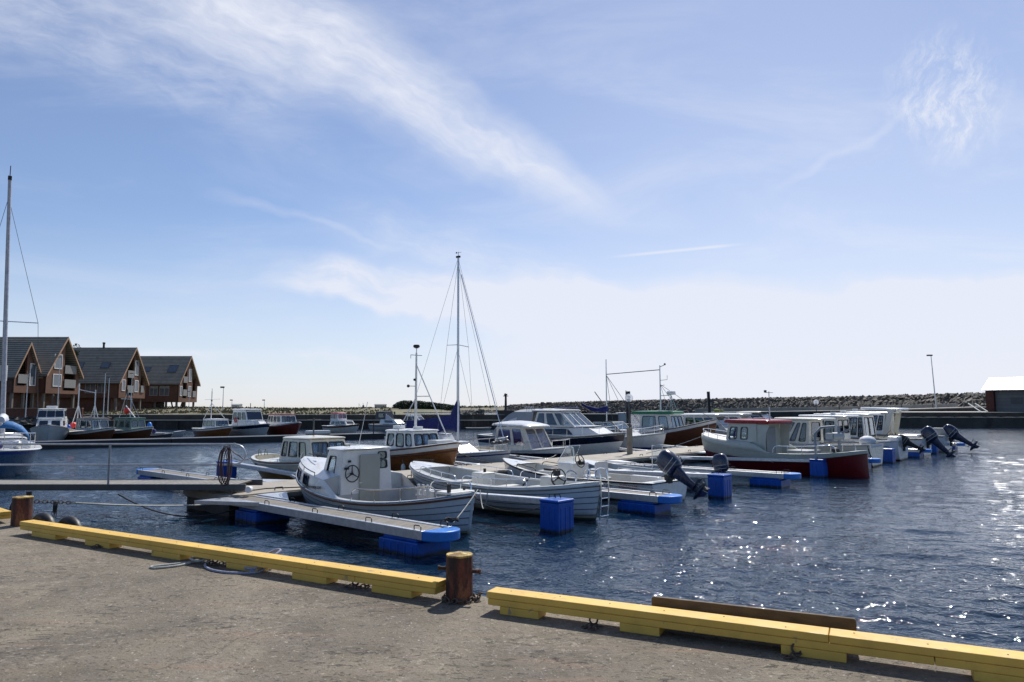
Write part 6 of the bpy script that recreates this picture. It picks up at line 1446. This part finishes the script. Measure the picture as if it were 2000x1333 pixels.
m = M(); m.beam((LL, .3, .25), (LL+2.6, .3, .25), .12, .12); m.beam((LL, 1.5, .25), (LL+1.8, 1.5, .3), .12, .12); build(m, 'end_frame', BLACK, p2)
def pplace(name, label, cat, px, wy, L, hd, grp=None, sc=.90):
    """bow waterline at pixel px,wy in the photograph; hd = heading in degrees from +x"""
    d = 2.6*1400/(wy-797.5)*1.0; x = (px-1000)/1400*d; a_ = R(hd)
    r_ = root(name, label, cat, (x-math.cos(a_)*L/2*sc, d-math.sin(a_)*L/2*sc, 0), a_, grp); r_.scale = (sc, sc, sc); return r_, L
# grey white cruiser
rt, h, L = motorboat('', '', '', pplace('cabin_boat', 'white two tier cabin boat with grey hull at the left end of the black pontoon', 'motorboat', 100, 866, 8.0, -60), 3.0, 1.05, 1.55, 1.10, LGREY, WHITE, ztop=.10, well=(.04, .3), zf=.4, rub=DGREY, kind='canoe', qb=.65, srake=.3)
c = frustum(1.2, -2.2, 2.2, 1.2, 1.95, -2.1, 1.6, 1.1, .8); cabin(rt, c, WHITE, side=[(.55, .72, .25, .8), (.78, .94, .25, .8)], front=[(.1, .42, .2, .8), (.58, .9, .2, .8)], frame=DGREY, glass=GLASSD, over=(.02, .08, .04), th=.06, camb=.06, name='lower_cabin', rname='lower_roof')
c = frustum(1.98, -2.0, .9, 1.1, 2.75, -1.9, .6, 1.0, .92); cabin(rt, c, WHITE, side=[(.08, .30, .25, .85), (.38, .62, .25, .85), (.68, .94, .25, .85)], front=[(.04, .32, .2, .85), (.36, .64, .2, .85), (.68, .96, .2, .85)], frame=DGREY, glass=GLASSD, over=(.15, .15, .08), th=.07, camb=.06)
m = M(); m.box((-.4, 0, 2.98), (.9, .8, .2)); build(m, 'roof_box', WHITE, rt, bevel=.05); cyl(rt, 'mast', BLACK, (-.6, 0, 3.05), (-.6, 0, 3.9), .04); m = M(); m.sph((-.6, 0, 3.95), .12, 8); build(m, 'mast_lamp', BLACK, rt)
m = M(); m.sph((-3.4, .9, 1.6), .36, 10, (.7, 1, 1.1)); m2 = build(m, 'fender', BLACK, rt, smooth=50); m = M(); m.sph((-3.2, -.9, 1.6), .36, 10, (.7, 1, 1.1)); build(m, 'fender', BLACK, rt, smooth=50)
# wooden double enders
def wooden(label, px, wy, L, hd, cabm, roofm, masts, x0=-.2):
    rt, h, L = motorboat('', '', '', pplace('fishing_boat', label, 'fishing boat', px, wy, L, hd, 'old wooden boats on the black pontoon'), 2.6, 1.1, 1.25, .80, VARND, OFFW, kind='canoe', ztop=.22, qb=.65, pb=2.5, well=(.05, .34), zf=.4, rub=DGREY, e=.36, flare=.5, srake=.4)
    c = frustum(.95, x0, x0+2.2, .85, 1.90, x0+.05, x0+2.0, .8, .9); cabin(rt, c, cabm, side=[(.06, .20, .2, .88), (.28, .58, .22, .88), (.66, .93, .22, .88)], front=[(.06, .46, .25, .85), (.54, .94, .25, .85)], back=[(.1, .4, .1, .85)], frame=DGREY, over=(.12, .15, .1), th=.09, camb=.06, roofmat=roofm, r=.12)
    return rt, h, L
rt, h, L = wooden('old wooden boat with blue grey cabin and two pale lifting masts', 228, 862, 7.2, -24, pm('blue_grey_paint', (.30, .38, .45), .5, var=.1), DGREY, 1)
for x_, zt_ in ((-1.2, 5.1), (1.0, 4.5)):
    m = M(); m.tube([(x_, 0, 1.0), (x_, 0, zt_)], .055, 6); m.tube([(x_-1.3, .3, 1.0), (x_, 0, 3.2)], .035, 5); m.tube([(x_+1.3, -.3, 1.0), (x_, 0, 3.2)], .035, 5); build(m, 'mast', WHITE, rt, smooth=40)
m = M(); m.tube([(-1.2, 0, 4.55), (1.0, 0, 4.25)], .03, 5); build(m, 'cross_arm', WHITE, rt)
m = M(); m.sph((-2.3, .4, 1.35), .28, 10); build(m, 'red_buoy', ORANGE, rt, smooth=50); m = M(); m.sph((-2.0, -.3, 1.2), .24, 10); build(m, 'blue_buoy', BLUEP, rt, smooth=50)
rt, h, L = wooden('old wooden boat with dark green cabin roof and a red buoy up its mast', 302, 860, 7.2, -24, pm('grey_green_paint', (.16, .26, .22), .5, var=.1), GREEND, 2, -.3)
cyl(rt, 'mast', DGREY, (.2, 0, 1.95), (.2, 0, 4.6), .045, 6); m = M(); m.tube([(-.6, 0, 3.75), (.9, 0, 3.7)], .03, 5); m.tube([(.2, 0, 4.4), (-1.0, 0, 1.3)], .02, 4); m.tube([(.2, 0, 4.4), (1.9, 0, 2.0)], .02, 4); build(m, 'stays', WHITE, rt)
m = M(); m.tube([(.6, -.4, 3.1), (2.1, -.6, 2.05)], .045, 6); build(m, 'derrick', WHITE, rt)
m = M(); m.sph((.75, -.4, 2.65), .28, 12); build(m, 'red_buoy', ORANGE, rt, smooth=50)
m = M(); m.sph((-2.4, -.7, 1.35), .24, 8); build(m, 'fender', BLACK, rt, smooth=50)
# small outboard boat
rt, h, L = motorboat('', '', '', pplace('dinghy', 'small pale boat with a bright blue covered outboard between the wooden boats', 'dinghy', 366, 856, 4.2, -18), 1.6, .55, .75, .5, LGREY, WHITE, well=(.05, .8), zf=.15, rub=LGREY)
m = M(); m.sph((-L/2-.1, 0, 1.1), .32, 10, (.75, .8, 1.35)); build(m, 'blue_engine_cover', BLUECAP, rt, smooth=50); cyl(rt, 'engine_leg', BLACK, (-L/2-.1, 0, .8), (-L/2-.15, 0, .0), .07)
rt, h, L = motorboat('', '', '', pplace('rowing_boat', 'low dark rowing boat moored left of the blue covered outboard', 'dinghy', 342, 858, 3.8, -10), 1.4, .42, .6, .38, DGREY, GREY, well=(.05, .85), zf=.12, rub=LGREY)
m = M(); m.tube([(-.8, .5, .3), (-.8, .5, 1.2)], .04, 6); build(m, 'yellow_stake', pm('yellow_plastic', (.55, .42, .05), .5), rt); m = M(); m.sph((-.2, .2, .75), .22, 8); build(m, 'blue_bundle', NAVY, rt, smooth=50)
# orange wooden hull with white cabin and mast
rt, h, L = motorboat('', '', '', pplace('fishing_boat', 'small boat with orange brown hull, white cabin and white mast with stays', 'fishing boat', 454, 854, 6.8, -38), 2.5, .85, 1.15, .80, VARN, WHITE, kind='canoe', ztop=.22, qb=.65, well=(.05, .34), zf=.3, rub=TRIM)
c = frustum(.9, -.4, 1.9, .85, 1.72, -.3, 1.7, .8, .88); cabin(rt, c, WHITE, side=[(.06, .24, .25, .85), (.32, .58, .25, .85), (.66, .94, .25, .85)], front=[(.06, .94, .25, .85)], frame=DGREY, over=(.05, .1, .05), camb=.06)
cyl(rt, 'mast', WHITE, (-.3, 0, 1.7), (-.3, 0, 4.6), .05, 6); m = M(); m.tube([(-.3, 0, 3.4), (1.2, .6, 1.9)], .03, 5); m.tube([(-.3, 0, 3.4), (-.9, -.5, 1.7)], .03, 5); m.tube([(-1.7, 0, 3.75), (1.3, 0, 3.8)], .015, 4); build(m, 'stays', WHITE, rt)
m = M(); m.sph((-.3, 0, 3.65), .09, 8); m.tube([(-.3, 0, 4.6), (-.3, 0, 4.9)], .02, 5); build(m, 'mast_lamp', BLACK, rt)
# white cruiser with black strip
rt, h, L = motorboat('', '', '', pplace('cabin_boat', 'white cruiser with black sheer stripe and red lifebuoy beside the steel mast boat', 'motorboat', 527, 853, 8.2, -42), 2.9, 1.1, 1.35, 1.05, LGREY, WHITE, stripe=(NAVYG, .36, .06), well=(.04, .34), zf=.4, rub=LGREY)
c = frustum(1.1, -1.4, 1.7, 1.1, 2.65, -1.3, 1.0, 1.0, .85); cabin(rt, c, WHITE, side=[(.06, .30, .4, .85), (.38, .62, .4, .85), (.70, .94, .4, .85)], front=[(.05, .94, .4, .88)], frame=DGREY, glass=GLASSD, over=(.3, .25, .08), th=.10, camb=.08)
c = frustum(1.2, 1.7, 3.3, .8, 1.55, 1.7, 2.7, .7, .5); cabin(rt, c, WHITE, frame=DGREY, over=(0, .02, .02), th=.05, name='fore_cabin', rname='fore_hatch')
m = M(); m.tube([(-.5+.0, -1.14, 1.9) ]+[(-.5+.22*math.cos(a_), -1.15, 1.65+.22*math.sin(a_)) for a_ in [2*math.pi*k/14 for k in range(15)]][1:], .06, 6); build(m, 'lifebuoy', RED, rt, smooth=50)
cyl(rt, 'mast', BLACK, (.4, 0, 2.7), (.4, 0, 3.4), .04, 6); h.rail(.55, .98, .4, .08, 4, closed_bow=True, name='bow_rail')
# red brown boat
rt, h, L = motorboat('', '', '', pplace('fishing_boat', 'red brown wooden boat with rounded white wheelhouse and reddish roof', 'fishing boat', 586, 852, 7.0, -45), 2.8, 1.05, 1.5, 1.05, pm('red_brown_hull', (.14, .025, .018), .4, var=.25, grime=.3), WHITE, kind='canoe', ztop=.12, qb=.65, well=(.05, .3), zf=.4, rub=LGREY, srake=.4)
c = frustum(1.2, -1.3, 1.5, 1.05, 2.15, -1.2, 1.2, .95, .85); cabin(rt, c, WHITE, side=[(.04, .18, .25, .85), (.24, .40, .25, .85), (.46, .64, .25, .85), (.72, .92, .25, .85)], front=[(.06, .32, .25, .85), (.36, .64, .25, .85), (.68, .94, .25, .85)], frame=DGREY, over=(.2, .2, .1), th=.09, camb=.08, roofmat=pm('rust_red_roof', (.22, .05, .035), .5), r=.15)
m = M(); m.bb(-14.2, 0, 0, 0, 0, 0) if False else None
x, y = (E1+ed*19.5+en*.9).x, (E1+ed*19.5+en*.9).y
m = M(); m.box((x, y, .62), (1.9, .7, .32), math.atan2(ed.y, ed.x)); solo(m, 'dock_box', WHITE, 'long white box lying on the black pontoon', 'box', bevel=.05)
# behind: small white boat with red roof
rt, h, L = motorboat('', '', '', pplace('cabin_boat', 'white boat with brown sheer and small red topped wheelhouse by the quay wall', 'motorboat', 702, 846, 6.8, -40), 2.4, .8, 1.05, .78, OFFW, WHITE, stripe=(TRIM, .22, .03), kind='canoe', qb=.65, well=(.05, .3), zf=.3, rub=None, srake=.3)
c = frustum(.95, -1.0, 2.0, .8, 1.40, -.9, 1.6, .75, .75); cabin(rt, c, WHITE, side=[(.1, .28, .2, .8), (.36, .6, .2, .8), (.68, .92, .2, .8)], front=[(.1, .9, .2, .8)], frame=DGREY, glass=GLASSD, over=(0, .05, .03), th=.04, name='lower_cabin', rname='lower_roof')
c = frustum(1.44, -1.0, .35, .7, 2.25, -.95, .25, .65, .95); cabin(rt, c, WHITE, side=[(.1, .46, .3, .88), (.54, .92, .3, .88)], front=[(.08, .46, .3, .88), (.54, .92, .3, .88)], frame=RED, over=(.1, .1, .08), th=.08, roofmat=RED); cyl(rt, 'mast', DGREY, (-.2, 0, 2.3), (-.2, 0, 3.0), .03, 5)
# canvas cruiser
rt, h, L = motorboat('', '', '', pplace('motor_cruiser', 'white flybridge cruiser with dark canvas enclosure by the quay wall', 'motor yacht', 800, 842, 8.5, -40, sc=.72), 3.0, 1.0, 1.3, .95, LGREY, WHITE, well=(.04, .35), zf=.4, rub=DGREY, stripe=(BLUEST, .30, .22))
c = frustum(1.1, -1.6, 2.6, 1.1, 1.75, -1.5, 1.5, 1.0, .7); cabin(rt, c, WHITE, side=[(.3, .8, .3, .8)], frame=DGREY, glass=GLASSD, over=(0, .05, .03), th=.05, name='lower_cabin', rname='lower_roof')
c = frustum(1.8, -2.8, -.4, 1.0, 3.0, -2.7, -.7, .95, .9); cabin(rt, c, pm('dark_canvas', (.10, .10, .11), .85), side=[(.3, .85, .25, .8)], frame=DGREY, over=(.03, .03, .03), th=.04, camb=.08, name='canvas_enclosure', rname='canvas_roof'); 
m = M(); m.extv([(-.4, -.9, 1.8), (-.4, .9, 1.8), (-.9, .8, 3.0), (-.9, -.8, 3.0)], (-.02, 0, 0)); m.extv([(-.38, -.9, 1.8), (1.2, -.7, 1.8), (-.3, -.85, 2.7)], (0, .02, 0)); build(m, 'windscreen', WCANV, rt)
rt, h, L = motorboat('', '', '', pplace('cabin_boat', 'small white boat with dark blue hull behind the varnished mast boat', 'motorboat', 843, 840, 6.0, -25), 2.2, .8, 1.05, .78, NAVYG, WHITE, ztop=.3, well=(.04, .4), zf=.3, rub=WHITE)
c = frustum(.95, -.3, 2.0, .85, 1.9, -.2, 1.0, .78, .8); cabin(rt, c, WHITE, side=[(.1, .45, .3, .85), (.52, .88, .3, .85)], front=[(.1, .9, .3, .85)], frame=DGREY, glass=GLASSD, over=(.1, .1, .05), th=.05)
m = M(); x, y = at(1080/1, 75); 
sk = root('paddle_board', 'small white skiff lying on the water before the quay wall', 'skiff', (at(936, 90)[0], 89, 0)); hk = Hull(sk, 3.2, .9, .22, .28, .2, kd=.05, rake=.3, kind='transom'); hk.shell('hull', WHITE, 0, 1); hk.deck('deck', WHITE, 0, 1, .03)

# ---------------------------------------------------------------- big blue sailing boat at the left edge
HB = pm('blue_sailboat_hull', (.05, .10, .17), .3, var=.12, grime=.2)
rt = root('sailing_boat', 'blue hulled sailing boat with tall mast and sky blue dodger at the left edge', 'sailboat', (-21.1, 29.9, 0), R(124))
L = 8.2; h = Hull(rt, L, 2.7, 1.06, 1.2, .98, kd=.4, rake=1.2, srake=.55, kind='canoe', tm=.45, pb=2.1, qb=.62, e=.30, flare=.5, ps=2.8)
h.shell('hull', HB, 0, 1); h.shell('sheer_stripe', BLUEST, 0, 1, kf0=lambda t: h.kz(t, h.zs(t)-.17), kf1=lambda t: h.kz(t, h.zs(t)-.08), off=.006, nk=1); h.rub(WHITE, .99, .04); h.deck('deck', WHITE, .0, 1, .05, .015)
c = frustum(1.05, -2.8, 1.9, .95, 1.40, -2.7, 1.4, .85, .7); cabin(rt, c, WHITE, side=[(.2, .45, .3, .75), (.55, .8, .3, .75)], frame=DGREY, glass=GLASSD, over=(.02, .05, .02), th=.05, camb=.1, name='coachroof', rname='cabin_top')
m = M(); rows = []
for i in range(9):
    a_ = math.pi*i/8; rows.append([(-.9+x_, .95*math.cos(a_), 1.3+zz*math.sin(a_)*.95) for x_, zz in ((0, .62), (-.35, .85), (-.75, .86), (-1.0, .55))])
m.loft(rows, False, False); build(m, 'dodger', SKYC, rt, smooth=50, solid=.02)
mx_ = .2
cyl(rt, 'mast', pm('weathered_mast', (.42, .42, .46), .45, .3, var=.2, vs=6), (mx_, 0, 1.2), (mx_+.22, .33, 12.4), .10, 10, .065)
TX, TY = mx_+.22, .33
m = M(); m.tube([(mx_+.1, -1.0, 6.25), (mx_+.1, 1.3, 6.25)], .022, 6); build(m, 'spreader', ALU, rt)
m = M(); m.tube([(TX, TY, 12.4), (TX, TY, 13.0)], .018, 5); m.tube([(TX-.15, TY, 12.7), (TX+.15, TY, 12.7)], .012, 5); build(m, 'wind_vane', BLACK, rt); m = M(); m.box((TX, TY, 12.45), (.22, .14, .16)); build(m, 'mast_head_gear', BLACK, rt)
cyl(rt, 'radar_dome', LGREY, (mx_+.25, .12, 3.75), (mx_+.25, .12, 4.4), .15, 12)
cyl(rt, 'boom', ALU, (mx_-.1, 0, 2.1), (-3.6, 0, 2.0), .06, 8)
rings = []
for i in range(12):
    u = i/11; x = lerp(mx_-.15, -3.4, u); rr_ = .19*(1-.35*u)*(1+.12*math.sin(u*19)); rings.append([(x, rr_*math.cos(a_), 2.12+rr_*1.3*math.sin(a_)*(1 if math.sin(a_) > 0 else .5)) for a_ in [2*math.pi*k/10 for k in range(10)]])
m = M(); m.loft(rings); build(m, 'furled_sail', WCANV, rt, smooth=50)
for p_, q_ in (((TX, TY, 12.2), (L/2, 0, 1.3)), ((TX, TY, 12.2), (-L/2+.05, 0, 1.2)), ((TX, TY, 11.6), (mx_+.1, 1.3, 6.25)), ((TX, TY, 11.6), (mx_+.1, -1.0, 6.25)), ((mx_+.1, 1.3, 6.25), (mx_-.1, 1.25, 1.1)), ((mx_+.1, -1.0, 6.25), (mx_-.1, -1.25, 1.1))): wire(rt, [p_, q_], r=.009)
h.rail(.01, .22, .62, .08, 4, .016, mid=False, closed_bow=True, drop=False, name='pushpit')
m = M(); T_ = [lerp(.0, .2, i/6) for i in range(7)]
m.tube([h.pt(t, 1, 1)+Vector((0, -.07, .32)) for t in T_[::-1]]+[h.pt(t, 1, -1)+Vector((0, .07, .32)) for t in T_], .012, 5); m.tube([h.pt(t, 1, 1)+Vector((0, -.07, .62)) for t in T_[::-1]]+[h.pt(t, 1, -1)+Vector((0, .07, .62)) for t in T_], .014, 5); build(m, 'stern_rail', STEEL, rt)
m = M(); m.box((-3.5, .55, 1.48), (.35, .12, .4)); build(m, 'lifebelt_cover', BLUEST, rt, bevel=.05); m = M(); m.sph((-3.25, -.55, 1.22), .22, 10, (1.2, .8, .8)); build(m, 'white_fender', WHITE, rt, smooth=50); m = M(); m.sph((-2.9, .75, 1.22), .2, 10, (1.4, .8, .8)); build(m, 'blue_bag', NAVY, rt, smooth=50)
m = M(); m.sph((-3.4, .1, 1.2), .24, 10, (1.4, 1, .7)); build(m, 'sail_bag', NAVY, rt, smooth=50)
m = M(); m.beam((-3.75, .25, 1.1), (-3.35, .1, 1.9), .05, .12); build(m, 'outboard_bracket', WHITE, rt)

# ---------------------------------------------------------------- mooring lines
def line(label, p, q, sag, r=.012, mat=None, name='mooring_line', cat='mooring line'):
    m = M(); m.tube(sagline(p, q, sag), r, 6); return solo(m, name, mat or ROPEW, label, cat, 'mooring lines', smooth=60)
line('grey line from the stern of the nearest white boat down to the blue finger end', D(1.9, 6.35, .95), D(.55, 7.05, .52), .02)
m = M(); 
for k in range(4): m.tube(smooth_path([D(.55, 7.0, .51)+Vector((.12*math.cos(a_+k), .10*math.sin(a_+k), .03+.05*abs(math.sin(a_*2+k)))) for a_ in [2*math.pi*q/8 for q in range(9)]], 3), .016, 5)
solo(m, 'rope_tangle', ROPED, 'black rope tangle lashed round the loop at the blue finger end', 'rope')
line('slack pale line hanging between the near stern and the boom', D(2.35, 6.2, .92), D(3.45, 4.9, .70), .42)
line('dark slack line below the open boat side', D(3.7, 4.0, .62), D(3.9, 6.9, .62), .38, .009, ROPED)
line('line from the blue float to the tilted skiff stern', D(7.5, 7.6, .52), D(7.9, 3.4, .66), .03)
line('mooring line from the varnished bow to the pontoon', D(9.6, -3.0, 1.25), D(11.4, -2.2, .52), .10, .018, ROPED)
line('pale line from the brown fishing boat bow to the pontoon', D(31.3, -3.2, 1.8), D(29.6, -2.3, .52), .25, .02)
line('line from the red boat bow to the pontoon edge', D(21.7, 1.2, 1.3), D(20.4, -.9, .52), .06, .016)
line('dark line from the red boat stern to the blue float', D(20.9, 8.5, 1.15), D(24.4, 7.7, .52), .10, .018, ROPED)
line('pale rope hanging from the cuddy boat bow', D(16.9, -3.2, .70), D(14.9, -2.5, .52), .12, .014)
line('rope from the ochre boat stern towards its boom', D(5.7, -9.6, .75), D(4.5, -8.8, .75), .12, .014, ROPED)
for k, (a_, b_, w_) in enumerate(((228, 250, 'first'), (300, 268, 'second'))):
    pass
# chain, hawser and black cable below the gangway
m = M(); chain(m, [(-9.5, 14.2, .80), (-9.2, 14.5, .74), (-8.9, 14.85, .68)], .07, .022); solo(m, 'mooring_chain', CHAINM, 'chain leading off the quay corner below the gangway', 'chain')
m = M(); m.tube(sagline((-8.9, 14.85, .68), (-6.75, 17.7, .30), .06), .02, 6); solo(m, 'hawser', ROPEW, 'grey hawser from the chain to the pontoon corner below the gangway', 'rope', smooth=60)
m = M(); m.tube(sagline((-9.2, 17.0, .60), (-6.55, 17.45, .22), .34, 18), .017, 6); solo(m, 'black_cable', ROPED, 'black cable hanging in a loop under the gangway', 'cable', smooth=60)
m = M()
for k in range(5): m.tube([(-9.25+.012*k, 14.7+.02*k, .74), (-9.255+.016*k, 14.72, .55), (-9.29+.028*k, 14.7, .46-.05*(k % 3))], [.006, .010, .004], 6)
solo(m, 'seaweed_strand', pm('hanging_weed', (.035, .035, .03), .9, var=.3), 'dark weed hanging from the chain below the gangway', 'seaweed')
m = M(); m.tube(smooth_path([(-9.75, 14.6, .7), (-9.7, 14.3, .85), (-9.68, 14.1, .7), (-9.68, 14.1, .5)]), .03, 7); m.tube([(-9.62, 14.5, .95), (-9.62, 14.5, .66)], .05, 8); solo(m, 'tyre_scraps', BLACK, 'black rubber strips hanging at the quay corner', 'fender')
m = M(); m.tube(smooth_path([D(4.2+.1*k, -1.9+.15*math.sin(k*2.1), .52+.03*(k % 2)) for k in range(9)], 4), .02, 5); solo(m, 'rope_heap', ROPED, 'small dark rope heap on the pontoon behind the nearest boat', 'rope')
m = M(); m.tube([D(.1, -.3, .52), D(1.2, -.7, .515), D(2.2, -.2, .515)], .014, 5); solo(m, 'shore_cable', ROPED, 'thin brown cable lying across the pontoon end', 'cable')
